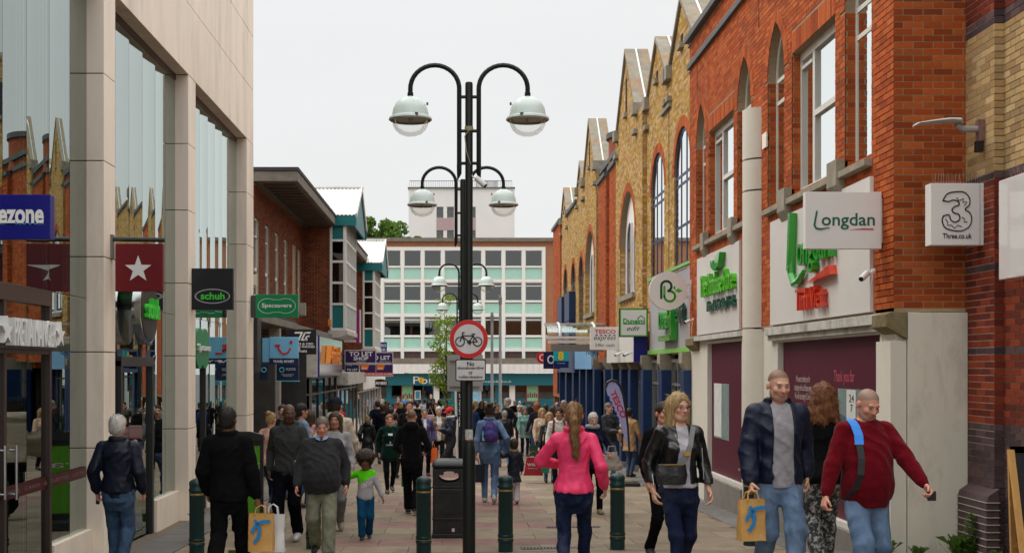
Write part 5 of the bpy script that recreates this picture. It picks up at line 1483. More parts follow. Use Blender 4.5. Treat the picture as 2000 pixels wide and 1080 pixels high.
for k, (q, z) in enumerate(prof):
 for (x, yy) in rrect(-w * q, w * q, -d * q, d * q, .05 * q + .001, 5): mb.v.append((Xb + x, Yb + yy, zb + z))
m_ = 24
for k in range(len(prof) - 1):
 for j in range(m_): mb.f.append((k * m_ + j, k * m_ + (j + 1) % m_, (k + 1) * m_ + (j + 1) % m_, (k + 1) * m_ + j))
mb.f.append(tuple(range(m_))[::-1])
mb.m = [0] * len(mb.f); mb.c = [None] * len(mb.f); mb.build('lid', mat('bin_lid', (.022, .023, .024), rough=.4, var=.15, scale=8, spec=.5), t, smooth='auto')
mb = MB(); mb.prism(PF(Yb - d - .002), rrect(Xb + .035, Xb + .075, zb + .1, zb + .15, .004), 0, .004); mb.build('sticker', mat('sticker_white2', (.55, .55, .52)), t)

# green and black A-board behind the man in the black jacket
Yq = 18.6; a, b = wp(476, 992, Yq), wp(514, 845, Yq)
t = thing('pavement_sign', 'black framed green poster sign on the pavement at left', 'sign board', (a.x, Yq, gz(a.x, Yq)))
zq = gz(a.x, Yq)
mb = MB(); mb.prism(PF(Yq), rrect(a.x - .1, b.x, zq + .15, b.z - .06, .02), -.05, 0, 0, [rect(a.x - .04, b.x - .05, zq + .25, b.z - .2)]); mb.prism(PF(Yq), [(a.x - .12, b.z - .12), (b.x + .02, b.z - .12), (b.x + .0, b.z - .03), (a.x + .1, b.z + .02), (a.x - .12, b.z + .02)], -.08, .03); fr_ = mb.build('frame', M_bin, t)
mb = MB(); mb.prism(PF(Yq), rect(a.x - .05, b.x - .045, zq + .24, b.z - .19), -.04, -.01); mb.build('poster', mat('lime_poster', rgb(84, 150, 26), rough=.45), t)
mb = MB(); mb.text(PF(Yq - .0), 'entrance', b.x - .2, b.z - .5, .4, .09, -.01, -.004); mb.build('lettering', M_wt, t)
mb = MB(); mb.box(a.x - .12, b.x + .03, Yq - .25, Yq + .3, zq + .0, zq + .15); mb.build('base', M_bin, t, bevel=.02)

# chalk A-board at the right edge
t = thing('chalk_a_board', 'wooden framed chalk A board at the lower right edge', 'sign board', (5.3, 11.0, gz(5.3, 11)))
zq = gz(5.3, 11.0); M_pine = mat('pine', rgb(206, 156, 92), rough=.55, var=.15, scale=5, stretch=(6, 6, 1))
Y0 = 10.9; xl = wx(1974, Y0); zt_ = wz(878, Y0)
for (dy, nm, s) in ((-.28, 'front', 1), (.28, 'back', -1)):
 T0, T1 = Vector((xl, Y0, zt_)), Vector((xl + .62, Y0, zt_)); B0, B1 = Vector((xl + (.005 if s > 0 else .16), Y0 + dy, zq)), Vector((xl + .68, Y0 + dy, zq))
 mb = MB()
 mb.bar(T0, B0, .055, .03, up=(0, 1, 0)); mb.bar(T1, B1, .055, .03, up=(0, 1, 0)); mb.bar(T0, T1, .03, .06); mb.bar(T0.lerp(B0, .8), T1.lerp(B1, .8), .03, .06)
 mb.build(nm + '_frame', M_pine, t)
 mb = MB(); q = [T0.lerp(B0, .03) + Vector((.02, 0, 0)), T1.lerp(B1, .03), T1.lerp(B1, .78), T0.lerp(B0, .78) + Vector((.02, 0, 0))]; o = Vector((0, .01, 0))
 mb.hexa([p for p in q] + [p + o for p in q]); mb.build(nm + '_chalkboard', mat('chalkboard', (.02, .02, .026), rough=.8, var=.3, scale=6), t)
mb = MB(); M_ch = mat('chalk', rgb(150, 210, 200), rough=.9)
for k in range(6):
 f_ = .2 + .09 * k; p = (Vector((xl, Y0, zt_))).lerp(Vector((xl + .075, Y0 - .28, zq)), f_) + Vector((.09 + .02 * (k % 3), -.012, 0)); mb.tube([p, p + Vector((.012, 0, .008))], .008, 5)
mb.build('chalk_marks', M_ch, t)

# LED street light bracketed on the banded building
t = thing('wall_street_light', 'slim grey LED street light on a wall bracket', 'street light', (5.6, 12.9, wz(250, 12.9)))
Yw = 12.95
p = [wp(1783, 245, Yw), wp(1830, 240, Yw), wp(1868, 236, Yw), wp(1878, 240, Yw)]
mb = MB(); rings = [(1783, 247, .02, .006), (1790, 243, .09, .012), (1820, 240, .13, .022), (1850, 237, .13, .03), (1872, 237.5, .1, .035), (1879, 241, .04, .025)]
n = 14
for (px_, py_, hw_, hh_) in rings:
 c = wp(px_, py_, Yw)
 for j in range(n): al = 2 * math.pi * j / n; mb.v.append((c.x, c.y + hw_ * math.cos(al), c.z + hh_ * math.sin(al) * (1 if math.sin(al) > 0 else .5)))
for k in range(len(rings) - 1):
 for j in range(n): mb.f.append((k * n + j, k * n + (j + 1) % n, (k + 1) * n + (j + 1) % n, (k + 1) * n + j))
mb.f += [tuple(range(n)), tuple(range((len(rings) - 1) * n, len(rings) * n))]; mb.m = [0] * len(mb.f); mb.c = [None] * len(mb.f)
mb.build('head', mat('light_grey_paint', rgb(186, 194, 194), rough=.35, var=.04), t, smooth='auto')
mb = MB(); a, b = wp(1874, 245, Yw), wp(1910, 253, Yw); mb.tube([a + Vector((-.03, 0, .0)), a + Vector((.03, 0, -.04)), b], [.03, .035, .035], 10); mb.build('spigot', mat('mid_grey_paint', rgb(150, 152, 150), rough=.4), t, smooth='auto')
mb = MB(); mb.box(b.x - .01, 5.73, Yw - .04, Yw + .04, b.z - .13, b.z + .1); mb.build('bracket_plate', mat('rusty_bracket', rgb(120, 90, 84), rough=.6, var=.3, scale=20), t)
mb = MB(); mb.box(b.x - .03, b.x + .04, Yw - .04, Yw + .03, b.z - .25, b.z - .13); mb.build('junction_box', M_black, t, bevel=.005)

# ------------------------------------------------------------------ projecting shop signs
def hang(name, label, x0, x1, y0, y1, Y, m, thick=.12, bev=.006, rad=None):
 a, b = wp(x0, y1, Y), wp(x1, y0, Y)
 t = thing(name, label, 'sign', ((a.x + b.x) / 2, Y, a.z))
 mb = MB()
 if rad: mb.prism(PF(Y), rrect(a.x, b.x, a.z, b.z, rad), -thick, 0)
 else: mb.box(a.x, b.x, Y, Y + thick, a.z, b.z)
 mb.build('panel', m, t, bevel=bev)
 return t, PF(Y - .001), a, b
def T(parent, P, txt, x, y, Y, w, h, m, name='lettering', bold=0.0, shear=0.0, align='c', d=.004):
 mb = MB(); mb.text(P, txt, wx(x, Y), wz(y, Y), None if w is None else w * Y / F, h * Y / F, 0, d, bold=bold, shear=shear, align=align); return mb.build(name, m, parent)
M_sw = mat('sign_letter_white', rgb(235, 235, 232), rough=.4, var=.02)
# blue sign, cut by the left edge
Y = 10.6
t, P0, a, b = hang('blue_shop_sign', 'deep blue hanging sign ending in ezone at the left edge', -105, 98, 380, 467, Y, mat('ezone_blue', rgb(8, 8, 122), rough=.35, var=.05))
T(t, P0, 'ezone', -3, 424, Y, 89, 30, M_sw, bold=.035, align='l')
mb = MB(); mb.pbox(P0, wx(-90, Y), wx(85, Y), wz(438.5, Y), wz(436, Y), 0, .004); mb.build('cyan_rule', mat('cyan', rgb(30, 150, 220)), t)
# red star sign with its bar
Y = 15.4
t, P0, a, b = hang('red_star_sign', 'dark red square hanging sign with one white star', 225, 318, 476, 569, Y, mat('star_red', rgb(112, 16, 24), rough=.35, var=.05), .09)
def star(P, cu, cz, r, d1, n=5):
 return [(cu + (r if k % 2 == 0 else r * .4) * math.sin(math.pi * k / n), cz + (r if k % 2 == 0 else r * .4) * math.cos(math.pi * k / n)) for k in range(2 * n)]
mb = MB(); mb.prism(P0, star(P0, wx(270, Y), wz(526, Y), 27 * Y / F, 0), 0, .006); mb.build('star', M_sw, t)
mb = MB(); mb.tube([wp(214, 467, Y + .04), wp(322, 469, Y + .04)], .03, 12); mb.build('bar', mat('steel_grey_bar', rgb(70, 78, 80), rough=.35, metal=.6), t, smooth='auto')
mb = MB(); mb.box(XL - .01, XL + .03, Y, Y + .1, wz(505, Y), wz(458, Y)); mb.build('wall_plate', M_grey, t)
# black shoe shop sign
Y = 20.1
t, P0, a, b = hang('black_square_sign', 'black square hanging sign with green lettering in a white oval', 374, 455, 524, 605, Y, mat('sign_black', (.008, .008, .011), rough=.4, var=.02), .1)
c = (wx(415, Y), wz(578.5, Y)); k = Y / F
mb = MB(); mb.prism(P0, circle(c[0], c[1], 34.5 * k, 14.5 * k, 40), 0, .006, 0, [circle(c[0], c[1], 32.3 * k, 12.6 * k, 40)]); mb.build('oval', mat('oval_grey', rgb(170, 172, 172), rough=.35), t)
T(t, P0, 'schuh', 415.5, 578, Y, 47, 14, mat('schuh_green', rgb(70, 215, 70), rough=.4), bold=.03)
# green optician sign
Y = 25.8
t, P0, a, b = hang('green_optician_sign', 'green hanging sign with white lettering inside two joined ovals', 499, 582, 575, 620, Y, mat('optician_green', rgb(0, 132, 78), rough=.35, var=.04), .12)
k = Y / F
def dbl(r1, r2, off):
 # outline of two joined ovals
 pts = []
 c1, c2 = wx(523, Y), wx(558, Y); cz = wz(597.5, Y)
 for aa in np.linspace(R(58), R(302), 22): pts.append((c1 + r1 * k * math.cos(aa), cz + r2 * k * math.sin(aa)))
 for aa in np.linspace(R(-122), R(122), 22): pts.append((c2 + r1 * k * math.cos(aa), cz + r2 * k * math.sin(aa)))
 return pts
mb = MB(); mb.prism(P0, dbl(19.5, 14.8, 0), 0, .005, 0, [dbl(18.7, 14.0, 0)]); mb.build('ovals', M_sw, t)
T(t, P0, 'Specsavers', 540.5, 597.5, Y, 58, 10.5, M_sw, bold=.02)
mb = MB(); mb.box(wx(490, Y), a.x, Y + .02, Y + .14, a.z + .0, b.z - .02); mb.build('bracket_box', mat('charcoal_box', (.05, .05, .052), rough=.5), t)
# round drum sign on the glass
t = thing('drum_shop_sign', 'round chrome edged drum sign with green letters on the glass', 'sign', (XL, 17.4, 3.2))
cy_, cz_ = 17.35, wz(606, 17.35)
for (x0, x1, r, m, nm) in ((XG + .1, XG + .22, .5, mat('chrome', (.7, .7, .7), rough=.12, metal=1.0, var=.05), 'drum'), (XG + .222, XG + .232, .46, mat('drum_face', (.03, .03, .033), rough=.4), 'face')):
 mb = MB(); mb.lathe([(0, x0), (r, x0), (r, x1), (r - .03, x1 + .004), (0, x1 + .004)], (0, cy_, cz_), 40, axis='x'); mb.build(nm, m, t, smooth='auto')
mb = MB(); mb.text(PL(XG + .238), 'schuh', cy_, cz_ + .02, .66, .3, 0, .06, bold=.02); mb.build('lettering', MATS['schuh_green'], t)
# oval optician sign on the third bay's glass
t = thing('oval_optician_sign', 'green oval optician sign fixed flat to the glass past the shoe shop', 'sign', (XL, 21.4, 2.6))
mb = MB(); mb.prism(PL(XG + .05), circle(21.1, wz(680, 21.1), .36, .36, 28), 0, .1); mb.prism(PL(XG + .05), circle(21.55, wz(680, 21.1), .36, .36, 28), 0, .098); mb.build('body', mat('optician_green', (0, .2, .08)), t)
mb = MB(); mb.text(PL(XG + .152), 'Specsavers', 21.32, wz(680, 21.1), .95, .16, 0, .05); mb.build('lettering', M_sw, t)
# cafe letters between stars, along the left facade
t = thing('cafe_lettering', 'thick white cafe letters between stars over the bronze doorway', 'sign', (XG, 12.8, 2.75))
PC = PL(XG + .12)
mb = MB(); mb.text(PC, 'PRET A MANGER', 12.72, 2.77, 1.25, .29, 0, .1); mb.build('letters', M_sw, t)
for yy in (11.9, 13.5):
 mb = MB(); mb.prism(PC, star(PC, yy, 2.77, .15, 0), 0, .1); mb.build('star', M_sw, t)
mb = MB(); mb.box(XG + .05, XG + .11, 11.7, 13.7, 2.6, 2.64); mb.box(XG + .05, XG + .11, 11.7, 13.7, 2.88, 2.91); mb.build('rail', M_bronze, t)
# holiday shop sign
Y = 27.3
t, P0, a, b = hang('pale_blue_smile_sign', 'pale blue hanging sign with a red smile over travel money lettering', 527, 582, 658, 711, Y, mat('tui_blue', rgb(122, 190, 228), rough=.35, var=.03), .14)
k = Y / F
mb = MB(); c = (wx(553, Y), wz(682, Y))
mb.tube([P0(c[0] + x * k, c[1] + z * k, .01) for x, z in ((-10, 7.5), (-8, 0), (-3, -7), (3, -9), (9, -6.5), (13, 0), (14, 2.5))], 1.7 * k, 6); mb.bar(P0(c[0] - 16 * k, c[1] + 7.5 * k, .01), P0(c[0] - 6 * k, c[1] + 7.5 * k, .01), .02, 3.6 * k); mb.build('smile', mat('smile_red', rgb(206, 20, 30), rough=.4), t)
mb = MB(); mb.prism(P0, circle(wx(568.5, Y), wz(668, Y), 3 * k, n=16), 0, .02); mb.build('smile_dot', MATS['smile_red'], t)
mb = MB(); mb.box(wx(512, Y), a.x, Y + .03, Y + .5, a.z + .05, b.z - .02); mb.build('side_box', MATS['tui_blue'], t)
mb = MB(); mb.box(a.x - .01, b.x + .01, Y - .012, Y + .15, a.z, wz(699.5, Y)); mb.build('navy_band', mat('tui_navy', rgb(12, 28, 70), rough=.4), t)
T(t, PF(Y - .013), 'TRAVEL MONEY', 554, 705.5, Y, 41, 5, M_sw, bold=.02)
Y = 28.0
t, P0, a, b = hang('navy_phone_sign', 'navy hanging sign with ring logo below the pale blue sign', 540, 583, 711, 743, Y, mat('iqos_navy', rgb(8, 32, 70), rough=.4), .12)
k = Y / F
mb = MB(); mb.tube([P0(wx(550.5 + 4.4 * math.cos(q), Y), wz(722 - 4.4 * math.sin(q), Y), .01) for q in np.linspace(0, 2 * math.pi, 16)[:-1]], .9 * k, 5, closed=True); mb.build('ring_logo', mat('aqua', rgb(110, 200, 210)), t)
T(t, P0, 'IQOS', 568, 721, Y, 18, 5, M_sw); T(t, P0, 'TOBACCO HEATING\nALTERNATIVES', 561.5, 732.5, Y, 24, 5, M_sw, 'small_lettering')
mb = MB(); mb.box(a.x - .02, b.x + .02, Y - .004, Y + .1, a.z - .02, a.z); mb.build('lower_edge', MATS['aqua'], t)
Y = 27.1
t, P0, a, b = hang('navy_phone_sign', 'navy sign half hidden behind the grey shop pillar at left', 507, 523, 712, 742, Y, MATS['iqos_navy'], .12)
mb = MB(); mb.tube([P0(wx(515.5 + 4.4 * math.cos(q), Y), wz(722 - 4.4 * math.sin(q), Y), .01) for q in np.linspace(0, 2 * math.pi, 16)[:-1]], .9 * Y / F, 5, closed=True); mb.build('ring_logo', MATS['aqua'], t)
# black repair shop board
Y = 30.4
t, P0, a, b = hang('black_repair_shop_sign', 'black board reading phones and repairs in white', 557, 617.5, 643, 692, Y, MATS['sign_black'], .06)
k = Y / F
mb = MB()
def sl(x, y, w, h, s=.45): mb.prism(P0, [(wx(x, Y), wz(y + h, Y)), (wx(x + w, Y), wz(y + h, Y)), (wx(x + w + h * s, Y), wz(y, Y)), (wx(x + h * s, Y), wz(y, Y))], 0, .006)
sl(575, 648, 12, 3.2); sl(581, 648, 3.6, 17); sl(587, 648, 3.6, 17); sl(594, 648, 12, 3.2); sl(594, 656, 3.6, 9); sl(590, 662, 10, 3.2); sl(599, 655, 5, 3)
mb.build('monogram', M_sw, t)
for py, tx, x, w in ((671.5, 'VAPES & CBD', 590, 44), (677, 'MOBILE PHONES', 590, 50), (681.5, '&', 585, 3), (686, 'REPAIRS', 587, 25)): T(t, P0, tx, x, py, Y, w, 4.2, M_sw, bold=.02)
# magenta vertical sign, metro bank style blue sign
Y = 53.4
t, P0, a, b = hang('magenta_banner_sign', 'tall magenta sign between the two bay windows', 676, 703.5, 605, 669, Y, mat('magenta', rgb(166, 12, 122), rough=.4), .1)
mb = MB(); mb.box(b.x - .03, b.x + .03, Y - .03, Y + .12, a.z, b.z); mb.build('edge', M_wsteel, t)
T(t, P0, 'E', 678.5, 659, Y, 8, 8, M_sw, bold=.03)
mb = MB(); mb.pbox(P0, wx(672, Y), wx(695, Y), wz(668, Y), wz(664, Y), 0, .01); mb.build('white_strip', M_sw, t)
T(t, PF(Y - .012), 'ernail.co.uk', 684, 666, Y, 18, 2, M_black, 'small_lettering')
Y = 72.0
t, P0, a, b = hang('blue_bank_sign', 'small royal blue bank sign near the far end at left', 735, 755.5, 668, 687, Y, mat('bank_blue', rgb(30, 56, 150), rough=.4), .1)
T(t, P0, 'METRO', 743, 674.5, Y, 22, 6, M_sw, bold=.03); T(t, P0, 'BANK', 745, 683, Y, 17, 6, M_sw, bold=.02)
# estate agent boards
def let_board(Y, x0, x1, ytop, lab, big, sub, left=True):
 a, b = wp(x0, 735, Y), wp(x1, ytop, Y)
 t = thing('to_let_board', lab, 'board', ((a.x + b.x) / 2, Y, a.z), group='estate agent boards over the shops at left')
 zmid = wz(710, Y); k = Y / F
 mb = MB(); mb.box(a.x, b.x, Y, Y + .04, zmid + .01, b.z); mb.build('upper_panel', mat('board_edge', rgb(206, 196, 190), rough=.6), t)
 mb = MB(); mb.box(a.x + .04, b.x - .04, Y - .004, Y, zmid + .05, b.z - .05); mb.build('upper_print', mat('board_purple', rgb(48, 24, 96), rough=.45), t)
 P0 = PF(Y - .005)
 for q in big: T(t, P0, q[0], q[1], q[2], Y, q[3], q[4], M_sw, bold=.03)
 cells = [(x0, (x0 + x1) / 2 - 2, 'navy'), ((x0 + x1) / 2 - 2, x1, 'orange')] if left else [(x0, x1, 'orange')]
 for (p, q, kind) in cells:
  mb = MB(); mb.box(wx(p + .4, Y), wx(q - .4, Y), Y, Y + .04, a.z, zmid - .01); pn = mb.build('lower_panel', MATS['board_edge'], t)
  mb = MB(); mb.box(wx(p + 1.2, Y), wx(q - 1.2, Y), Y - .004, Y, a.z + .04, zmid - .05); mb.build('lower_print', mat('board_navy', rgb(14, 24, 80), rough=.45) if kind == 'navy' else MATS['board_purple'], pn)
  m_ = (p + q) / 2
  if kind == 'navy':
   T(pn, P0, 'TO LET', m_, 722, Y, (q - p) * .72, 4.6, M_sw, bold=.02); T(pn, P0, '0121 355 2227', m_, 728.5, Y, (q - p) * .75, 2.6, M_sw, 'small_lettering'); T(pn, P0, 'Goadsby', m_ - 5, 713.5, Y, 10, 2, M_sw, 'small_lettering')
  else:
   mb = MB(); mb.prism(P0, [(wx(p + 3, Y), wz(722, Y)), (wx(p + 16, Y), wz(722, Y)), (wx(p + 19, Y), wz(711.5, Y)), (wx(p + 3, Y), wz(711.5, Y))], 0, .003); mb.build('orange_flag', mat('board_orange', rgb(240, 120, 30), rough=.45), pn)
   mb = MB(); mb.box(wx(p + 1.2, Y), wx(q - 1.2, Y), Y - .007, Y - .004, a.z + .04, wz(727, Y)); mb.build('red_strip', mat('board_red', rgb(210, 70, 30), rough=.45), pn)
   T(pn, PF(Y - .008), '01293 441300', m_, 730.5, Y, (q - p) * .84, 3.8, M_sw, bold=.02); T(pn, P0, 'SHW', p + 10, 719, Y, 10, 3.5, M_sw, 'small_lettering', bold=.03)
 mb = MB(); mb.box(a.x + .1, a.x + .18, Y + .04, Y + .12, a.z, b.z); mb.box(b.x - .18, b.x - .1, Y + .04, Y + .12, a.z, b.z); mb.build('battens', M_grey, t)
let_board(55.0, 673, 735, 683, 'wider purple and orange board reading to let shop', [('TO LET', 705, 691, 46, 9), ('SHOP', 705, 700, 29, 7), ('3,200sq ft', 705, 706.5, 18, 2.2)], 1)
let_board(56.0, 733, 768, 687, 'narrower let board half hidden behind the wider one', [('TO LET', 742, 698.5, 40, 8), ('400-3,175 sq ft', 752, 706, 22, 2.2)], 0, left=False)
Y = 64.0
a = wp(742.5, 748, Y); k = Y / F
t = thing('oval_restaurant_sign', 'dark oval sign with white lettering over the far left shop', 'sign', tuple(a))
mb = MB(); mb.prism(PF(Y), circle(a.x, a.z, 15.8 * k, 8 * k, 32), -.1, 0); mb.build('oval', mat('oval_dark', rgb(40, 10, 18), rough=.4), t)
T(t, PF(Y - .001), 'SANBEI', 742.5, 748, Y, 25, 6, M_sw, bold=.03)
# right-hand signs
Y = 13.75
t, P0, a, b = hang('white_hanging_sign', 'white hanging sign with dark green Longdan lettering and red swash', 1573, 1722, 375, 486, Y, mat('sign_cream', rgb(226, 224, 220), rough=.4, var=.02), .1)
k = Y / F
mb = MB(); mb.tube([P0(wx(x, Y), wz(y, Y), .004) for x, y in ((1595.5, 412), (1592.5, 428), (1590.5, 440), (1594, 446), (1602, 447.5), (1611, 446), (1621, 444.5))], [1.6 * k, 1.9 * k, 2 * k, 2 * k, 1.7 * k, 1.3 * k, .5 * k], 6); mb.build('initial', mat('forest_green', rgb(12, 96, 72), rough=.4), t)
mb = MB(); mb.text(P0, 'ongdan', wx(1656.5, Y), wz(432.5, Y), 104 * k, 32 * k, 0, .004, bold=.012); mb.build('lettering', MATS['forest_green'], t)
mb = MB(); mb.prism(P0, [(wx(1659, Y), wz(448.5, Y)), (wx(1685, Y), wz(446.2, Y)), (wx(1705, Y), wz(446.5, Y)), (wx(1707, Y), wz(449, Y)), (wx(1690, Y), wz(448.8, Y))], 0, .004); mb.build('red_swash', mat('swash_red', rgb(190, 40, 40)), t)
mb = MB(); mb.box(b.x, b.x + .04, Y + .02, Y + .09, wz(474, Y), wz(387, Y)); mb.build('bracket', M_wsteel, t)
Y = 12.95
t, P0, a, b = hang('white_numeral_sign', 'white box sign with an outlined numeral three', 1818, 1932, 358, 479, Y, MATS['sign_cream'], .16)
k = Y / F; cx_, cy2 = 1868, 413
def spline(pts, n=8):
 out = []
 P_ = [pts[0]] + list(pts) + [pts[-1]]
 for i in range(1, len(P_) - 2):
  for q in range(n):
   s = q / n; p0, p1, p2, p3 = (np.array(P_[i + j - 1]) for j in range(4))
   out.append(tuple(.5 * ((2 * p1) + (-p0 + p2) * s + (2 * p0 - 5 * p1 + 4 * p2 - p3) * s * s + (-p0 + 3 * p1 - 3 * p2 + p3) * s ** 3)))
 return out + [pts[-1]]
o3 = spline([(1841, 392), (1850, 379), (1866, 375), (1883, 376), (1893, 387), (1893, 400), (1885, 409), (1894, 416), (1897.5, 428), (1893, 442), (1879, 450.5), (1862, 450.5), (1846, 445), (1840, 432), (1842, 422)])
i3 = spline([(1842, 422), (1853, 420), (1857, 430), (1866, 434), (1874, 428), (1872, 419), (1863, 416), (1859, 410), (1864, 404), (1873, 400), (1870, 393), (1860, 391), (1853, 394), (1841, 392)])
loop3 = o3 + i3[1:-1]
mb = MB(); mb.tube([P0(wx(x, Y), wz(y, Y), .004) for x, y in loop3], 1.25 * k, 5, closed=True)
for sw in ([(1868, 386), (1872, 392), (1882, 388), (1880, 395), (1888, 394), (1883, 402)], [(1846, 428), (1851, 434), (1850, 440), (1858, 440), (1864, 446), (1870, 440), (1878, 443)], [(1878, 424), (1884, 428), (1882, 433), (1889, 434)]):
 mb.tube([P0(wx(x, Y), wz(y, Y), .004) for x, y in sw], .8 * k, 5)
mb.build('numeral', M_black, t)
T(t, P0, 'Three.co.uk', 1869.5, 461, Y, 57, 10.5, M_black, bold=.02)
mb = MB(); mb.pbox(P0, wx(1913.5, Y), wx(1914.2, Y), a.z, b.z, 0, .002); mb.build('seam', M_grey, t)
mb = MB()
for q in range(18):
 u = wx(1826 + q * 5.6, Y); mb.tube([(u, Y + .08, b.z), (u + ri.uniform(-.02, .02), Y + .08 + ri.uniform(-.03, .03), b.z + .12)], .0018, 4)
mb.build('bird_spikes', M_steel, t)
mb = MB(); mb.tube([(b.x, Y + .05, a.z + .02), (b.x + .1, Y + .03, a.z - .04), (b.x + .16, Y + .0, a.z - .02)], .008, 5); mb.build('feed_cable', M_wsteel, t)
t = thing('bird_spike_strip', 'row of thin steel bird spikes along the top of the glossy fascia', 'bird spikes', (5.68, 11.5, 4.33))
mb = MB()
for q in range(46):
 yy = 12.2 - q * .05; mb.tube([(5.68, yy, 4.33), (5.66 + ri.uniform(-.02, .02), yy + ri.uniform(-.02, .02), 4.44)], .0022, 4)
mb.build('spikes', M_steel, t)
# round leaf sign
Y = 25.0; k = Y / F; c = wp(1305.5, 568, Y)
t = thing('round_leaf_sign', 'round white hanging sign with green P and B and a leaf', 'sign', tuple(c))
P0 = PF(Y - .001)
mb = MB(); mb.prism(PF(Y), circle(c.x, c.z, 37.5 * k, 37.5 * k, 48), -.09, 0); mb.build('disc', MATS['sign_cream'], t, smooth='auto')
def stroke(pts, r, m, nm, mb=None):
 mb = MB(); n_ = len(pts)
 for (p, q) in zip(pts, pts[1:]):
  mb.bar(P0(wx(p[0], Y), wz(p[1], Y), .002), P0(wx(q[0], Y), wz(q[1], Y), .002), .006, r * 2 * k, up=(0, -1, 0)) if False else mb.prism(P0, [(wx(p[0], Y) + dx, wz(p[1], Y) + dz) for dx, dz in ()] or _seg(p, q, r), 0, .004)
 for p in pts: mb.prism(P0, circle(wx(p[0], Y), wz(p[1], Y), r * k, n=12), 0, .0042)
 return mb.build(nm, m, t)
def _seg(p, q, r):
 d = np.array([q[0] - p[0], q[1] - p[1]], float); L_ = np.linalg.norm(d); n_ = np.array([-d[1], d[0]]) / L_ * r
 return [(wx(x, Y), wz(y, Y)) for x, y in ((p[0] + n_[0], p[1] + n_[1]), (p[0] - n_[0], p[1] - n_[1]), (q[0] - n_[0], q[1] - n_[1]), (q[0] + n_[0], q[1] + n_[1]))]
stroke([(1291.5, 582)] + [(1301.5 + 10 * math.cos(q), 559 - 10 * math.sin(q)) for q in np.linspace(math.pi, -1.2, 14)], 2.3, mat('deep_green', rgb(16, 70, 56)), 'letter_p')
stroke([(1297.5, 560), (1297.5, 579)] + [(1308 + 10.5 * math.cos(q), 578.5 - 10 * math.sin(q)) for q in np.linspace(math.pi, 2 * math.pi + 1.7, 18)], 2.3, mat('fresh_green', rgb(70, 180, 40)), 'letter_b')
mb = MB(); mb.prism(P0, [(wx(x, Y), wz(y, Y)) for x, y in ((1318, 568), (1325, 563), (1333, 568), (1326, 571.5))], 0, .004); mb.prism(P0, [(wx(x, Y), wz(y, Y)) for x, y in ((1317, 566), (1315, 561), (1318, 558), (1320, 563))], 0, .004); mb.build('leaf', MATS['fresh_green'], t)
mb = MB(); mb.box(c.x + 36 * k, wx(1352, Y), Y + .03, Y + .06, wz(558, Y), wz(554, Y)); mb.box(c.x + 36 * k, wx(1352, Y), Y + .03, Y + .06, wz(582, Y), wz(578, Y)); mb.box(wx(1349.5, Y), wx(1352, Y), Y + .02, Y + .07, wz(591, Y), wz(546, Y)); mb.build('bracket', M_wsteel, t)
# house-ware sign
Y = 30.6; k = Y / F
t, P0, a, b = hang('house_logo_sign', 'white hanging sign in a green and black frame with a house logo', 1209.5, 1265.5, 602, 658, Y, M_black, .12)
mb = MB(); mb.box(a.x + .02, b.x - .02, Y - .006, Y, a.z + .02, b.z - .02); mb.build('green_border', mat('trim_green2', rgb(100, 190, 70), rough=.4), t)
mb = MB(); mb.box(a.x + .05, b.x - .05, Y - .012, Y - .006, a.z + .05, b.z - .05); mb.build('face', MATS['sign_cream'], t)
P0 = PF(Y - .013)
T(t, P0, 'Dunelm', 1237, 627, Y, 40, 10, mat('dun_green', rgb(30, 150, 40), rough=.4), bold=.03)
T(t, P0, 'edit', 1237, 641, Y, 26, 9, M_black, 'small_lettering', bold=.0, shear=.5)
mb = MB()
for p, q in (((1217, 632.5), (1259, 632.5)), ((1258.5, 632.5), (1258.5, 622)), ((1258.5, 622), (1252, 616.5)), ((1252, 616.5), (1245, 622))): mb.prism(P0, _seg(p, q, .9), 0, .004)
mb.build('house_outline', MATS['dun_green'], t)
mb = MB()
for py in (610, 649): mb.box(b.x, wx(1270, Y), Y + .03, Y + .06, wz(py + 1, Y), wz(py - 1, Y))
mb.build('bracket', M_black, t)
# supermarket sign
Y = 34.2; k = Y / F
t, P0, a, b = hang('supermarket_sign', 'white hanging sign with red TESCO and express 24hr cash', 1153, 1222, 638.5, 683, Y, MATS['sign_cream'], .14)
T(t, P0, 'TESCO', 1182, 647.5, Y, 41, 7.5, mat('tesco_red', rgb(196, 24, 34), rough=.4), bold=.025)
mb = MB()
for q in range(5): x = 1162 + q * 8.6; mb.prism(P0, [(wx(x, Y), wz(655.6, Y)), (wx(x + 4.6, Y), wz(655.6, Y)), (wx(x + 6.6, Y), wz(653.4, Y)), (wx(x + 2, Y), wz(653.4, Y))], 0, .004)
mb.build('blue_dashes', mat('tesco_blue', rgb(10, 40, 130)), t)
T(t, P0, 'express', 1181.5, 662, Y, 43, 9.5, mat('charcoal_print', rgb(60, 66, 74)), shear=.3); T(t, P0, '24hr cash', 1181, 673.5, Y, 38, 6.5, MATS['charcoal_print'], 'small_lettering')
mb = MB(); mb.box(b.x, XR + .02, Y + .04, Y + .08, a.z + .1, a.z + .14); mb.build('bracket', M_grey, t)
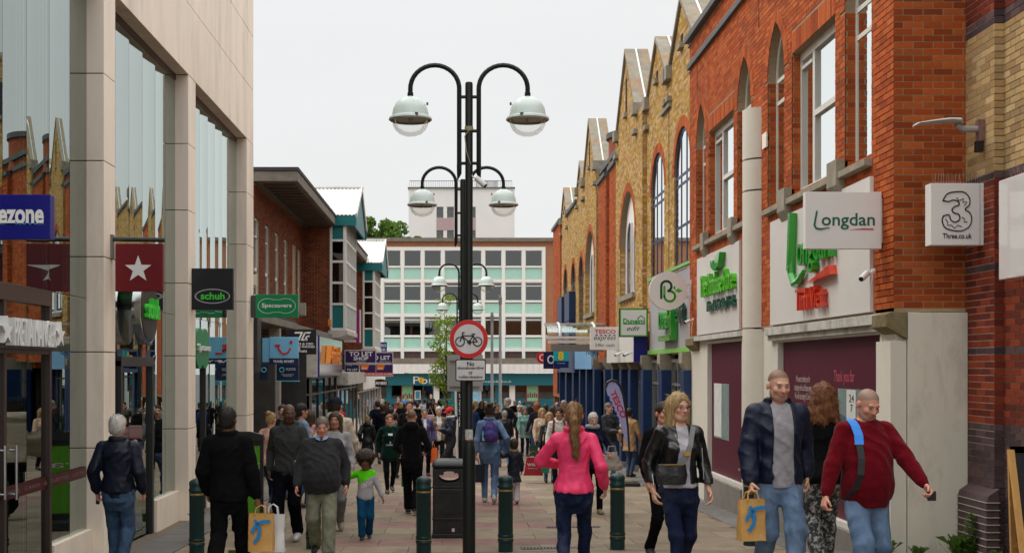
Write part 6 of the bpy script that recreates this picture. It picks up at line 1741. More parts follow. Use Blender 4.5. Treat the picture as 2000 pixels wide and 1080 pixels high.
# phone shop signs farther on
Y = 47.0
t, P0, a, b = hang('teal_phone_sign', 'turquoise and navy sign with yellow dotted EE letters', 1081.5, 1110.5, 685, 718, Y, mat('ee_teal', rgb(20, 170, 175), rough=.4), .12)
mb = MB(); mb.box(a.x - .005, b.x + .005, Y - .006, Y + .1, a.z - .005, wz(705, Y)); mb.build('navy_band', mat('ee_navy', rgb(10, 24, 90), rough=.4), t)
T(t, P0, '8', 1095.5, 694.5, Y, 11, 18, mat('ee_yellow', rgb(240, 200, 10), rough=.4), bold=.05)
T(t, PF(Y - .007), 'the mobile network', 1096, 709, Y, 16, 1.8, M_sw, 'small_lettering')
Y = 50.0
t, P0, a, b = hang('navy_ring_sign', 'dark navy square sign with a white letter O', 1061.5, 1094, 686.5, 720, Y, mat('o2_navy', rgb(16, 14, 64), rough=.4), .12)
k = Y / F
mb = MB(); mb.prism(P0, circle(wx(1076, Y), wz(702, Y), 7.2 * k, 8.4 * k, 28), 0, .005, 0, [circle(wx(1076, Y), wz(702, Y), 4.6 * k, 5.8 * k, 28)]); mb.build('letter', M_sw, t)
Y = 60.0
c = wp(1060, 698, Y); k = Y / F
t = thing('round_red_sign', 'small round red sign partly behind the navy O sign', 'sign', tuple(c))
mb = MB(); mb.prism(PF(Y), circle(c.x, c.z, 12 * k, n=28), -.1, 0); mb.build('disc', mat('vm_red', rgb(200, 16, 40), rough=.4), t)
mb = MB(); mb.prism(PF(Y - .001), circle(c.x, c.z, 7 * k, n=24), 0, .01, 0, [circle(c.x, c.z, 4.5 * k, n=24)]); mb.build('ring', M_sw, t)
# feather flag of the supermarket
Y = 27.5; k = Y / F
t = thing('feather_flag', 'leaning white feather flag with red TESCO lettering', 'flag', (wx(1229, Y), Y, gz(3.9, Y)))
zg_ = gz(3.9, Y)
fl = [(1183.5, 758), (1187, 748), (1194, 744), (1203, 746), (1211, 756), (1217, 772), (1222, 800), (1226, 835), (1228.5, 882), (1224, 868), (1212, 828), (1198, 795), (1187, 772)]
mb = MB(); mb.prism(PF(Y), [(wx(x, Y), wz(y, Y)) for x, y in fl], -.012, 0); mb.build('banner', mat('flag_white', rgb(168, 168, 214), rough=.7, var=.05, scale=4), t)
mb = MB(); pole = [(1229.5, 908), (1229, 880), (1226.5, 835), (1222.5, 800), (1217.5, 771), (1211.5, 754), (1203.5, 744.5), (1194, 742.5), (1186.5, 746.5), (1182.5, 757)]
mb.tube([tuple(wp(x, y, Y)) for x, y in pole], [.022] * 3 + [.03] * 7, 6); mb.build('pole', M_black, t)
mb = MB(); mb.box(wx(1214, Y), wx(1248, Y), Y - .25, Y + .25, zg_, zg_ + .08); mb.build('base', M_black, t, bevel=.02)
ang = math.radians(-66)
Pt = lambda u, z, d: (wx(1206, Y) + u * math.cos(ang) - z * math.sin(ang), Y - .002 - d, wz(790, Y) + u * math.sin(ang) + z * math.cos(ang))
mb = MB(); mb.text(Pt, 'TESCO', .0, .02, 56 * k, 12 * k, 0, .004, bold=.03); mb.build('lettering', MATS['tesco_red'], t)
mb = MB()
for q in range(5): u = (-24 + q * 11) * k; mb.prism(Pt, [(u, -11 * k), (u + 6 * k, -11 * k), (u + 8 * k, -8 * k), (u + 2 * k, -8 * k)], 0, .004)
mb.build('blue_dashes', MATS['tesco_blue'], t)
# upright printed banner behind the second lamp
Y = 33.0; k = Y / F
t = thing('upright_banner', 'narrow dark upright banner on a white pole beyond the litter bin', 'banner', (wx(900, Y), Y, gz(0, Y)))
mb = MB(); mb.tube([wp(893, 905, Y), wp(890, 764, Y)], .03, 8); mb.build('pole', M_wsteel, t)
mb = MB(); mb.prism(PF(Y + .01), [(wx(x, Y), wz(y, Y)) for x, y in ((893, 768), (909, 768), (910, 880), (896, 880))], -.01, 0); mb.build('cloth', mat('banner_black', (.015, .012, .02), rough=.7), t)
mb = MB(); vert = lambda u, z, d: (wx(901, Y) - z, Y - d, wz(800, Y) + u); mb.text(vert, 'DELICIOUS', 0, 0, .9, .13, 0, .005); mb.build('lettering', M_sw, t)
# orange alarm box and pale box on the left parade
for (x0, x1, y0, y1, Y, c, lab) in ((641, 647, 624, 638, 47.5, rgb(225, 140, 40), 'small orange alarm box on the brick return'), (585, 598, 592, 617, 40.0, rgb(150, 145, 135), 'weathered grey meter box above the shops at left'), (494.5, 503, 537, 562, 30.0, rgb(190, 182, 160), 'cream alarm box beside the stone corner'), (1246, 1254, 590, 600, 31.5, rgb(225, 180, 110), 'small amber alarm box above the house logo sign')):
 a, b = wp(x0, y1, Y), wp(x1, y0, Y)
 t = thing('alarm_box', lab, 'alarm box', ((a.x + b.x) / 2, Y, a.z), group='alarm boxes on the walls')
 mb = MB(); mb.box(a.x, b.x, Y - .12, Y, a.z, b.z); mb.build('case', mat('alarm_%d' % x0, c, rough=.5), t, bevel=.015)
 mb = MB(); mb.box(a.x + .02, b.x - .02, Y - .125, Y - .12, a.z + .02, a.z + .06); mb.build('vent', M_grey, t)
# weeds at the foot of the walls
def weed(X, Y, h, n, seed, label, grp='weeds at the wall bases', tall=False):
 rng = np.random.default_rng(seed); t = thing('weed', label, 'plant', (X, Y, gz(X, Y)), group=grp)
 V = []; Q = []
 for k in range(n):
  a = rng.uniform(0, 6.28); r0 = rng.uniform(0, .5) * h * (.35 if tall else .8); b = np.array([math.cos(a) * r0, math.sin(a) * r0 * .6, 0]); d = np.array([rng.normal() * .35, rng.normal() * .35, 1.0]); hh = h * rng.uniform(.4, 1)
  if tall:
   z = rng.uniform(.1, 1) * h; c = np.array([rng.normal() * .03, rng.normal() * .03, z]); o = np.array([math.cos(a), math.sin(a), rng.uniform(0, .5)]) * rng.uniform(.05, .1); w = np.array([-math.sin(a), math.cos(a), 0]) * .018
   i = len(V); V += [c, c + o * .5 + w, c + o, c + o * .5 - w]; Q.append((i, i + 1, i + 2, i + 3))
  else:
   w = np.array([math.cos(a + 1), math.sin(a + 1), 0]) * .006 * rng.uniform(.7, 2); i = len(V); V += [b - w, b + w, b + d * hh * .6 + w * .8, b + d * hh * .6 - w * .8]; Q.append((i, i + 1, i + 2, i + 3)); i = len(V)
   V += [b + d * hh * .6 - w * .8, b + d * hh * .6 + w * .8, b + d * hh + np.array([rng.normal() * .05, rng.normal() * .05, -.02]) * h * 3, b + d * hh]; Q.append((i, i + 1, i + 2, i + 3))
 np_mesh('leaves', V, Q, M_weed, t)
 if tall:
  mb = MB(); mb.tube([(0, 0, 0), (.02, 0, h * .5), (0, .01, h)], [.008, .006, .003], 5); mb.build('stem', M_weed, t, local=True)
M_weed = leaf_mat('weed_green', (.10, .19, .03))
weed(4.72, 13.25, .2, 240, 1, 'grassy weed tuft at the foot of the white pier'); weed(5.1, 13.15, .12, 120, 2, 'low weed under the white pier board'); weed(5.5, 13.0, .24, 220, 3, 'bushy weed between the white board and the dark brick')
weed(5.55, 12.85, .46, 130, 4, 'tall leafy weed in front of the dark brick plinth', tall=True); weed(4.78, 14.1, .4, 90, 5, 'spindly weed against the boarded window', tall=True)
weed(-4.3, 19.7, .16, 90, 6, 'small weed at the base of the second stone column'); weed(5.62, 12.4, .1, 90, 8, 'dry low weed by the chalk board'); weed(-2.95, 15.55, .09, 70, 9, 'tiny weed at the foot of the leftmost bollard')

# ------------------------------------------------------------------ people: implicit surfaces, meshed as one skin each
class Vol:
 def __init__(s, lo, hi, h):
  s.h = h; s.lo = np.array(lo, np.float32)
  n = np.ceil((np.array(hi) - np.array(lo)) / h).astype(int) + 1
  s.n = n; s.f = np.full(n, .25, np.float32)
  s.ax = [s.lo[i] + np.arange(n[i], dtype=np.float32) * h for i in range(3)]
 def win(s, lo, hi, pad):
  r = []
  for i in range(3):
   a = int(max(0, math.floor((lo[i] - pad - s.lo[i]) / s.h))); b = int(min(s.n[i], math.ceil((hi[i] + pad - s.lo[i]) / s.h) + 1))
   if b <= a: return None
   r.append(slice(a, b))
  return tuple(r)
 def co(s, w):
  return s.ax[0][w[0]][:, None, None], s.ax[1][w[1]][None, :, None], s.ax[2][w[2]][None, None, :]
 def put(s, w, d, k, op):
  f = s.f[w]
  if op == 'add':
   if k > 0:
    h = np.clip(.5 + .5 * (f - d) / k, 0, 1); s.f[w] = f + (d - f) * h - k * h * (1 - h)
   else: s.f[w] = np.minimum(f, d)
  else:
   if k > 0:
    d = -d; h = np.clip(.5 - .5 * (f - d) / k, 0, 1); s.f[w] = f + (d - f) * h + k * h * (1 - h)
   else: s.f[w] = np.maximum(f, -d)
 def cone(s, a, b, r1, r2, k=.02, op='add', sq=None):
  a = np.array(a, np.float32); b = np.array(b, np.float32); m = max(r1, r2) + k + 2 * s.h
  w = s.win(np.minimum(a, b), np.maximum(a, b), m)
  if w is None: return
  X, Y, Z = s.co(w); ba = b - a; L = float(ba @ ba) + 1e-9
  t = np.clip(((X - a[0]) * ba[0] + (Y - a[1]) * ba[1] + (Z - a[2]) * ba[2]) / L, 0, 1)
  d = np.sqrt((X - a[0] - t * ba[0]) ** 2 + (Y - a[1] - t * ba[1]) ** 2 + (Z - a[2] - t * ba[2]) ** 2) - (r1 + (r2 - r1) * t)
  s.put(w, d, k, op)
 def ell(s, c, r, k=.02, op='add', M=None):
  c = np.array(c, np.float32); r = np.array(r, np.float32); R_ = float(r.max())
  w = s.win(c - R_, c + R_, k + 2 * s.h)
  if w is None: return
  X, Y, Z = s.co(w); x, y, z = X - c[0], Y - c[1], Z - c[2]
  if M is not None:
   x, y, z = (M[0, 0] * x + M[1, 0] * y + M[2, 0] * z, M[0, 1] * x + M[1, 1] * y + M[2, 1] * z, M[0, 2] * x + M[1, 2] * y + M[2, 2] * z)
  k0 = np.sqrt((x / r[0]) ** 2 + (y / r[1]) ** 2 + (z / r[2]) ** 2) + 1e-6
  k1 = np.sqrt((x / r[0] ** 2) ** 2 + (y / r[1] ** 2) ** 2 + (z / r[2] ** 2) ** 2) + 1e-6
  s.put(w, k0 * (k0 - 1) / k1, k, op)
 def loft(s, prof, k=.02, op='add', e=2.15, zlo=None, zhi=None):
  """stack of oval sections (z, cx, cy, rx, ry)"""
  p = np.array(prof, np.float32); z0, z1 = p[0, 0] if zlo is None else zlo, p[-1, 0] if zhi is None else zhi
  rx = p[:, 3].max(); ry = p[:, 4].max()
  w = s.win((p[:, 1].min() - rx, p[:, 2].min() - ry, z0), (p[:, 1].max() + rx, p[:, 2].max() + ry, z1), k + 2 * s.h + .02)
  if w is None: return
  X, Y, Z = s.co(w); zz = Z.ravel()
  g = [np.interp(zz, p[:, 0], p[:, i]).astype(np.float32)[None, None, :] for i in (1, 2, 3, 4)]
  q = (np.abs((X - g[0]) / g[2]) ** e + np.abs((Y - g[1]) / g[3]) ** e) ** (1 / e)
  d = (q - 1) * np.minimum(g[2], g[3])
  d = np.maximum(d, np.maximum(z0 - Z, Z - z1))
  s.put(w, d, k, op)
 def half(s, n, off):
  """keep n.p <= off"""
  X, Y, Z = s.co((slice(None),) * 3)
  s.f = np.maximum(s.f, n[0] * X + n[1] * Y + n[2] * Z - off)
 def noise(s, amp, freq, seed, st=(1, 1, 1), fn=None, ridge=False):
  idx = np.nonzero(np.abs(s.f) < 3 * s.h + amp * 2)
  p = np.stack([s.ax[i][idx[i]] for i in range(3)], 1).astype(np.float32)
  rg = np.random.default_rng(seed); v = np.zeros(len(p), np.float32)
  wv = np.zeros_like(p)
  for _ in range(2): wv += np.sin(p @ (rg.normal(size=(3, 3)) * freq * .4).astype(np.float32) + rg.uniform(0, 6, 3)) * (.35 / freq)
  q = (p + wv) * np.array(st, np.float32)
  for o in range(5):
   kv = rg.normal(size=3); kv /= np.linalg.norm(kv); w_ = np.sin(q @ (kv * freq * (.6 if ridge else 1) * (1 + .5 * o)).astype(np.float32) + rg.uniform(0, 6)) / (1 + .4 * o); v += (.7 - 1.6 * np.abs(w_)) * -1 if ridge else w_
  v *= amp / 2
  if fn is not None: v *= fn(p)
  s.f[idx] += v
 def mesh(s):
  f = s.f; f[0] = f[-1] = .1; f[:, 0] = f[:, -1] = .1; f[:, :, 0] = f[:, :, -1] = .1
  S = f < 0
  c = [(i, j, k) for i in (0, 1) for j in (0, 1) for k in (0, 1)]
  sl = lambda a, o: a[o[0]:a.shape[0] - 1 + o[0], o[1]:a.shape[1] - 1 + o[1], o[2]:a.shape[2] - 1 + o[2]]
  cnt = np.zeros([n - 1 for n in S.shape], np.int8)
  for o in c: cnt += sl(S, o)
  act = (cnt > 0) & (cnt < 8)
  I = np.argwhere(act); n = len(I)
  if n == 0: return np.zeros((0, 3)), np.zeros((0, 4), int)
  ids = np.full(act.shape, -1, np.int32); ids[act] = np.arange(n)
  val = {o: f[I[:, 0] + o[0], I[:, 1] + o[1], I[:, 2] + o[2]] for o in c}
  pos = np.zeros((n, 3), np.float32); num = np.zeros(n, np.float32)
  for a in c:
   for ax in range(3):
    if a[ax] == 0:
     b = list(a); b[ax] = 1; b = tuple(b)
     va, vb = val[a], val[b]; m = (va < 0) != (vb < 0)
     t = np.where(m, va / np.where(m, va - vb, 1), 0)
     e = np.tile(np.array(a, np.float32), (n, 1)); e[:, ax] = t
     pos += e * m[:, None]; num += m
  V = s.lo + (I + pos / num[:, None]) * s.h
  Q = []
  for ax in range(3):
   u, v = (ax + 1) % 3, (ax + 2) % 3
   lo = [slice(None)] * 3; hi = [slice(None)] * 3; lo[ax] = slice(0, -1); hi[ax] = slice(1, None)
   A, B = S[tuple(lo)], S[tuple(hi)]
   for sgn, m in ((1, A & ~B), (-1, ~A & B)):
    P_ = np.argwhere(m)
    P_ = P_[(P_[:, u] > 0) & (P_[:, v] > 0) & (P_[:, u] < act.shape[u]) & (P_[:, v] < act.shape[v])]
    if len(P_) == 0: continue
    q = []
    for du, dv in ((-1, -1), (0, -1), (0, 0), (-1, 0)):
     r = P_.copy(); r[:, u] += du; r[:, v] += dv; q.append(ids[r[:, 0], r[:, 1], r[:, 2]])
    q = np.stack(q, 1)
    Q.append(q if sgn > 0 else q[:, ::-1])
  Q = np.concatenate(Q); Q = Q[(Q >= 0).all(1)]
  return V, Q

def vol_object(name, vol, m, parent, sc=1.0, colfn=None):
 V, Q = vol.mesh()
 o = np_mesh(name, V * sc, Q, m, parent)
 me = o.data; me.polygons.foreach_set('use_smooth', np.ones(len(me.polygons), bool))
 if colfn is not None:
  ca = me.color_attributes.new('Col', 'FLOAT_COLOR', 'POINT')
  col = np.ones((len(V), 4), np.float32); col[:, :3] = colfn(V); ca.data.foreach_set('color', col.ravel())
 return o

def ik(a, c, l1, l2, bend):
 a = np.array(a, float); c = np.array(c, float); d = c - a; L = np.linalg.norm(d)
 if L > (l1 + l2) * .998: c = a + d / L * (l1 + l2) * .998; d = c - a; L = np.linalg.norm(d)
 if L < abs(l1 - l2) + .02: L = abs(l1 - l2) + .02
 x = (l1 * l1 - l2 * l2 + L * L) / (2 * L); h = math.sqrt(max(0, l1 * l1 - x * x))
 u = d / np.linalg.norm(d); b = np.array(bend, float); b -= (b @ u) * u; b /= np.linalg.norm(b) + 1e-9
 return a + u * x + b * h, c

def fabric(kind, c):
 key = 'cloth_%s_%d_%d_%d' % ((kind,) + tuple(int(v * 1000) for v in c))
 if key in MATS: return MATS[key]
 if kind == 'denim': m = mat(key, c, rough=.85, var=.3, scale=7, bump=.6, bscale=16, spec=.2, stretch=(1, 1, .55), dirt=.7, dirtcol=tuple(min(1, v * 1.7 + .06) for v in c), dscale=4, fold=.55)
 elif kind == 'leather': m = mat(key, c, rough=.33, var=.2, scale=10, bump=.5, bscale=14, spec=.55, fold=.7)
 elif kind == 'nylon': m = mat(key, c, rough=.5, var=.14, scale=9, bump=.4, bscale=14, spec=.3, fold=.75)
 else: m = mat(key, c, rough=.95, var=.16, scale=16, bump=.5, bscale=18, spec=.06, fold=.5)
 b = m.node_tree.nodes['Principled BSDF']
 if kind == 'knit': b.inputs['Sheen Weight'].default_value = .06
 return m
SKIN = {'fair': (.62, .35, .245), 'pink': (.60, .28, .195), 'tan': (.42, .215, .13), 'brown': (.19, .09, .05), 'dark': (.10, .047, .029)}
M_skin = mat('skin', (0, 0, 0), rough=.5, var=.07, scale=25, attr='Col', spec=.35)
M_skin.node_tree.nodes['Principled BSDF'].inputs['Subsurface Weight'].default_value = 0.0
M_shoe = mat('shoe', (0, 0, 0), rough=.5, var=.1, scale=20, attr='Col', spec=.35)
def hair_mat(c):
 key = 'hair_%d_%d_%d' % tuple(int(v * 1000) for v in c)
 return mat(key, c, rough=.5, var=.55, scale=26, bump=.6, bscale=60, spec=.35, stretch=(2.2, 2.2, .25))
HAIR = {'grey': (.34, .32, .29), 'white': (.56, .53, .48), 'black': (.014, .011, .010), 'brown': (.06, .032, .016), 'dkbrown': (.030, .017, .010), 'blond': (.36, .235, .10), 'ltbrown': (.22, .115, .045), 'ginger': (.22, .075, .022), 'auburn': (.16, .058, .020), 'greybrown': (.16, .13, .10)}

def person(label, px, Y, H, face=0.0, top=('knit', (.1, .1, .1)), trousers=('denim', (.05, .08, .16)), skin='fair', hair=('short', 'brown'),
           lod=1, stride=.18, phase=1, female=False, child=False, fat=0.0, belly=0.0, hem=.86, coat=False, hood=False, collar=None, open_front=None,
           lh=None, rh=None, lcurl=.55, rcurl=.55, look=(0, 0), shoes=((.03, .03, .03), (.03, .03, .03)), beard=0.0, loose=0.0, slim=0.0, swing=.12, sx=None,
           hatcol=None, scarf=None, glasses=False, pattern=None, puffy=False, vest=None, dz=0.0, seed=None, group='people walking along the street', bag=False, infl=None, elbow=(.45, .45)):
 """one figure facing the camera at face=0 (degrees, turning to its left)"""
 seed = seed if seed is not None else int(abs(px) * 7 + Y * 13)
 rg = random.Random(seed)
 X = wx(px, Y) if sx is None else sx
 t = thing('person', label, 'person', (X, Y, gz(X, Y) + dz), R(face), group)
 sc = H / 1.728; hs = 1.0
 if child: hs = 1.36
 h1 = {0: .0068, 1: .0122, 2: .023, 3: .034}[lod] / sc; h2 = {0: .0118, 1: .0165, 2: .027, 3: .038}[lod] / sc
 near = lod == 0
 if near and 90 < face < 270: h1 = .0105 / sc
 sw = (.93 if female else 1.0) * (.88 if child else 1) + fat * .25
 # ---- skeleton, forward = -Y, own left = +X
 st = stride
 drop = -.42 * st * st
 pel = np.array([0, 0, .93 + drop])
 LG = {}
 for s in (1, -1):
  f = s * phase                     # +1 : this leg is in front
  hip = pel + np.array([s * (.088 + fat * .03), 0, -.01])
  ank = np.array([s * (.075 + .02 * (belly > .03)), -f * st, .085 + (0 if f > 0 else .05 * min(1, st / .2))])
  knee, ank = ik(hip, ank, .43, .42, (s * .08, -1, 0))
  LG[s] = (hip, knee, ank, f)
 AR = {}
 for s, tgt in ((1, lh), (-1, rh)):
  sh = np.array([s * .170 * sw, .012, 1.393 + drop])
  if tgt is None:
   f = -s * phase                # arms swing against the legs
   tgt = (s * (.245 * sw + belly * .35 + fat * .1), .02 - f * swing - .075, .895 + drop + abs(swing) * .08)
  elb, wr = ik(sh, tgt, .285, .255, (s * elbow[0 if s > 0 else 1], 1, -.15))
  AR[s] = (sh, elb, wr)
 # ---- head frame
 yaw, pit = R(look[0]), R(look[1])
 Mh = np.array((Matrix.Rotation(yaw, 3, 'Z') @ Matrix.Rotation(pit, 3, 'X')))
 piv = np.array([0, .015, 1.54 + drop])
 HD = np.array([0, -.006 if not child else 0, .024])
 def hp(p):
  return piv + Mh @ ((np.array(p, float) + np.array([0, 0, drop]) - piv) * hs) - HD
 def inv(V): return ((V + HD - piv) @ Mh) / hs + piv - np.array([0, 0, drop])
 # ---- torso sections
 if female: base = [(.80, .168, .118), (.90, .176, .122), (.98, .160, .112), (1.08, .134, .098), (1.18, .142, .108), (1.26, .158, .124), (1.33, .152, .108), (1.39, .126, .088), (1.45, .075, .062)]
 else: base = [(.80, .158, .110), (.90, .166, .114), (.98, .160, .110), (1.08, .144, .104), (1.18, .156, .112), (1.28, .170, .116), (1.35, .166, .108), (1.41, .128, .088), (1.46, .075, .062)]
 def torso(inf, zlo=None, extra=0.0):
  out = []
  for (z, rx, ry) in base:
   g = math.exp(-((z - 1.05) / .2) ** 2)
   b = belly * g; rx2 = rx * (.95 + fat) + belly * .55 * g + inf; ry2 = ry * (1 + fat) + b * .75 + inf
   if zlo is not None and z < zlo + .12: rx2 += extra; ry2 += extra
   cy = -b * .6 - (.010 if (female and 1.15 < z < 1.32) else 0) + (.012 if z > 1.3 else 0)
   out.append((z + drop, 0, cy, rx2 * (sw if z > 1.15 else 1), ry2))
  return out
 xm = .62
 for s in (1, -1): xm = max(xm, abs(AR[s][2][0]) + .24, abs(AR[s][1][0]) + .15)
 ym0 = min([-.34] + [AR[s][2][1] - .24 for s in (1, -1)]); ym1 = max([.30] + [AR[s][1][1] + .14 for s in (1, -1)])
 zt = 1.60 + .22 * hs
 # ---- body (skin)
 v = Vol((-xm, ym0, min(.76 + drop, AR[1][2][2] - .2, AR[-1][2][2] - .2)), (xm, ym1, zt), h1)
 def E(c, r, k=.02, op='add'): v.ell(hp(c), np.array(r) * hs, k * hs, op, Mh)
 def K(a, b, r1, r2, k=.02, op='add'): v.cone(hp(a), hp(b), r1 * hs, r2 * hs, k * hs, op)
 jw = .92 if female else 1.0
 E((0, .014, 1.672), (.075, .096, .085), .01)
 E((0, -.020, 1.605), (.060 * jw, .074, .086), .03)
 K((0, -.052, 1.548), (0, -.046, 1.548), .026 * jw, .026 * jw, .03)
 if lod <= 1:
  for s in (1, -1):
   K((s * .046 * jw, -.005, 1.578), (s * .030 * jw, -.05, 1.552), .022, .020, .03)
   E((s * .080, .014, 1.632), (.012, .022, .031), .006)
   E((s * .036, -.066, 1.618), (.026, .024, .022), .02)
  K((-.034, -.081, 1.664), (.034, -.081, 1.664), .013, .013, .012)
  for s in (1, -1): E((s * .031, -.102, 1.644), (.019, .018, .013), .012, 'sub')
  K((0, -.086, 1.655), (0, -.106, 1.613), .009, .0145, .010)
  for s in (1, -1): K((s * .011, -.094, 1.608), (s * .011, -.094, 1.608), .009, .009, .006)
  K((-.017, -.087, 1.585), (.017, -.087, 1.585), .0085, .0085, .008); K((-.013, -.086, 1.576), (.013, -.086, 1.576), .009, .009, .008)
  for s in (1, -1): E((s * .031, -.083, 1.644), (.0125, .012, .009), .003)
 v.cone((0, .022, 1.40 + drop), hp((0, .014, 1.575)), .060 + fat * .08, .053 * hs + fat * .05, .02)
 v.loft([(z, cx, cy, rx * .82, ry * .8) for z, cx, cy, rx, ry in torso(-.012)], .03)
 for s in (1, -1):
  sh, el, wr = AR[s]
  v.cone((s * .04, .015, 1.43 + drop), sh, .05, .045, .03); v.cone(sh, el, .04, .034, .02); v.cone(el, wr, .034, .024, .015)
  hip, kn, an, f = LG[s]
  v.cone(hip, kn, .065, .045, .03); v.cone(kn, an, .042, .032, .02)
  # hand
  d = wr - el; d /= np.linalg.norm(d) + 1e-9
  fw = np.array([0, -1, 0.0]);
  if abs(d @ fw) > .8: fw = np.array([0, 0, 1.0])
  fw -= (fw @ d) * d; fw /= np.linalg.norm(fw)
  n = np.cross(fw, d) * s; n /= np.linalg.norm(n)
  if n[0] * s > 0 and abs(n[0]) > .3: n = -n
  cu = lcurl if s > 0 else rcurl
  hk = 1.0 if not child else 1.1
  for q in (-.022, 0, .022): v.cone(wr + (d * .012 + fw * q * .7) * hk, wr + (d * .082 + fw * q) * hk, .016 * hk, .0145 * hk, .012)
  if lod <= 1:
   for q, (off, ln) in enumerate(((.030, .068), (.010, .078), (-.010, .073), (-.029, .058))):
    a = wr + (d * .086 + fw * off) * hk; ang = cu * (.9 + .12 * q); p = a
    for seg in range(3):
     dd = d * math.cos(ang) + n * math.sin(ang); p2 = p + dd * ln * hk * (.46, .32, .24)[seg]; v.cone(p, p2, (.0095, .0088, .0080)[seg] * hk, (.0088, .0080, .0068)[seg] * hk, .003)
     p = p2; ang += cu * (.9 if seg == 0 else .55)
   a = wr + (d * .028 + fw * .026) * hk; dd = d * .72 + fw * .62 + n * .35; dd /= np.linalg.norm(dd); p = a + dd * .038 * hk; v.cone(a, p, .0125 * hk, .0105 * hk, .006)
   d2 = d * .9 + fw * .15 + n * (.25 + cu * .5); d2 /= np.linalg.norm(d2); v.cone(p, p + d2 * .034 * hk, .0105 * hk, .0085 * hk, .004)
  else:
   v.cone(wr + d * .08, wr + d * .13 + n * .02 * cu, .026, .02, .015); v.cone(wr + d * .03 + fw * .02, wr + d * .08 + fw * .045, .012, .01, .01)
 sk = np.array(SKIN[skin], np.float32); hc = np.array(HAIR[hair[1]] if hair else (.05, .03, .02), np.float32)
 def scol(V):
  L = inv(V); c = np.tile(sk, (len(V), 1))
  def g(x, y, z, rx, ry, rz): return np.exp(-(((L[:, 0] - x) / rx) ** 2 + ((L[:, 1] - y) / ry) ** 2 + ((L[:, 2] - z) / rz) ** 2))
  def mixc(w, col):
   nonlocal c
   c = c * (1 - w[:, None]) + np.array(col, np.float32) * w[:, None]
  if lod <= 1:
   red = sk * np.array([1.05, .72, .68])
   for s in (1, -1): mixc(.6 * g(s * .04, -.08, 1.615, .028, .04, .025), red)
   mixc(.6 * g(0, -.11, 1.613, .014, .02, .014), red)
   for s in (1, -1): mixc(.55 * g(s * .08, .01, 1.632, .015, .03, .03), red)
   if beard > 0:
    w = np.clip((1.604 - L[:, 2]) / .02, 0, 1) * np.clip((L[:, 2] - 1.525) / .015, 0, 1) * np.clip((.035 - L[:, 1]) / .03, 0, 1) + g(0, -.1, 1.597, .03, .03, .007)
    mixc(np.clip(w, 0, 1) * beard * (.55 + .45 * np.abs(np.sin(L[:, 0] * 310) * np.sin(L[:, 2] * 290 + 1))), hc * .7 + sk * .22)
   lip = sk * np.array([.95, .55, .55]); mixc(.85 * np.clip(g(0, -.095, 1.580, .022, .025, .009) * 1.4, 0, 1), lip)
   mixc(.9 * np.clip(g(0, -.097, 1.5805, .020, .02, .0025), 0, 1), sk * .25)
   for s in (1, -1):
    mixc(np.clip(.95 * g(s * .033, -.09, 1.667, .020, .03, .0055) * 1.3, 0, .9), hc * .5 + sk * .06)
    mixc(np.clip(g(s * .031, -.09, 1.644, .0125, .02, .0050) * 1.4, 0, .85), (.34, .32, .30))
    mixc(np.clip(g(s * .031, -.09, 1.644, .0060, .02, .0058) * 1.5, 0, 1), (.02, .014, .01))
    mixc(np.clip(g(s * .031, -.09, 1.651, .014, .02, .003) * 1.2, 0, .8), sk * .25)
    mixc(np.clip(g(s * .009, -.1, 1.602, .004, .012, .003), 0, .7), sk * .2)
   if hair and hair[0] == 'buzz':
    w = np.clip((L[:, 2] - 1.675 + .55 * np.clip(L[:, 1] + .02, -.2, .12)) / .02, 0, 1) * (L[:, 1] > -.085); mixc(w * .75, hc)
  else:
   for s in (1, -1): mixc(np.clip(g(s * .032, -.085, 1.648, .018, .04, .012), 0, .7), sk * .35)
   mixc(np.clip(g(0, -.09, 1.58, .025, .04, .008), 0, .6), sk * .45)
   if hair and hair[0] == 'buzz':
    w = np.clip((L[:, 2] - 1.675 + .55 * np.clip(L[:, 1] + .02, -.2, .12)) / .02, 0, 1) * (L[:, 1] > -.085); mixc(w * .75, hc)
  return np.clip(c, 0, 1)
 body = vol_object('body', v, M_skin, t, sc, scol)
 # ---- hair
 if hair and hair[0] not in ('bald', 'buzz'):
  kind = hair[0]
  if kind in ('long', 'ponytail', 'curly', 'bob'): lo = (-.24 * hs, -.2 * hs, 1.08)
  else: lo = (-.22 * hs, -.2 * hs, 1.48)
  pad = .3 if kind in ('ponytail', 'curly', 'long') else .24
  hv = Vol((lo[0] + piv[0], lo[1], lo[2] + drop), (.24 * hs, pad * hs, zt + .08 * hs), h1 * (1.0 if near else 1))
  def HE(c, r, k=.015, op='add'): hv.ell(hp(c), np.array(r) * hs, k * hs, op, Mh)
  def HK(a, b, r1, r2, k=.02, op='add'): hv.cone(hp(a), hp(b), r1 * hs, r2 * hs, k * hs, op)
  vol_ = {'short': .009, 'full': .018, 'bob': .018, 'long': .016, 'ponytail': .010, 'bun': .010, 'curly': .028, 'afro': .045, 'quiff': .012}[kind]
  HE((0, .016, 1.674), (.075 + vol_, .097 + vol_, .087 + vol_), .01)
  HE((0, .045, 1.62), (.066 + vol_, .06 + vol_ * .8, .075), .02)
  if kind == 'afro': HE((0, .01, 1.715), (.15, .15, .12), .02)
  if kind == 'quiff': HE((0, -.035, 1.755), (.05, .06, .022), .02)
  # clear the face
  HE((0, -.105, 1.612), (.078 if kind not in ('long', 'bob', 'curly') else .066, .085, .098), .012, 'sub')
  if kind in ('short', 'full', 'quiff', 'ponytail', 'bun'):
   for s in (1, -1): HE((s * .095, -.018, 1.605), (.035, .052, .075), .012, 'sub')
   HE((0, .03, 1.50), (.12, .12, .065 if kind != 'bun' else .09), .01, 'sub')
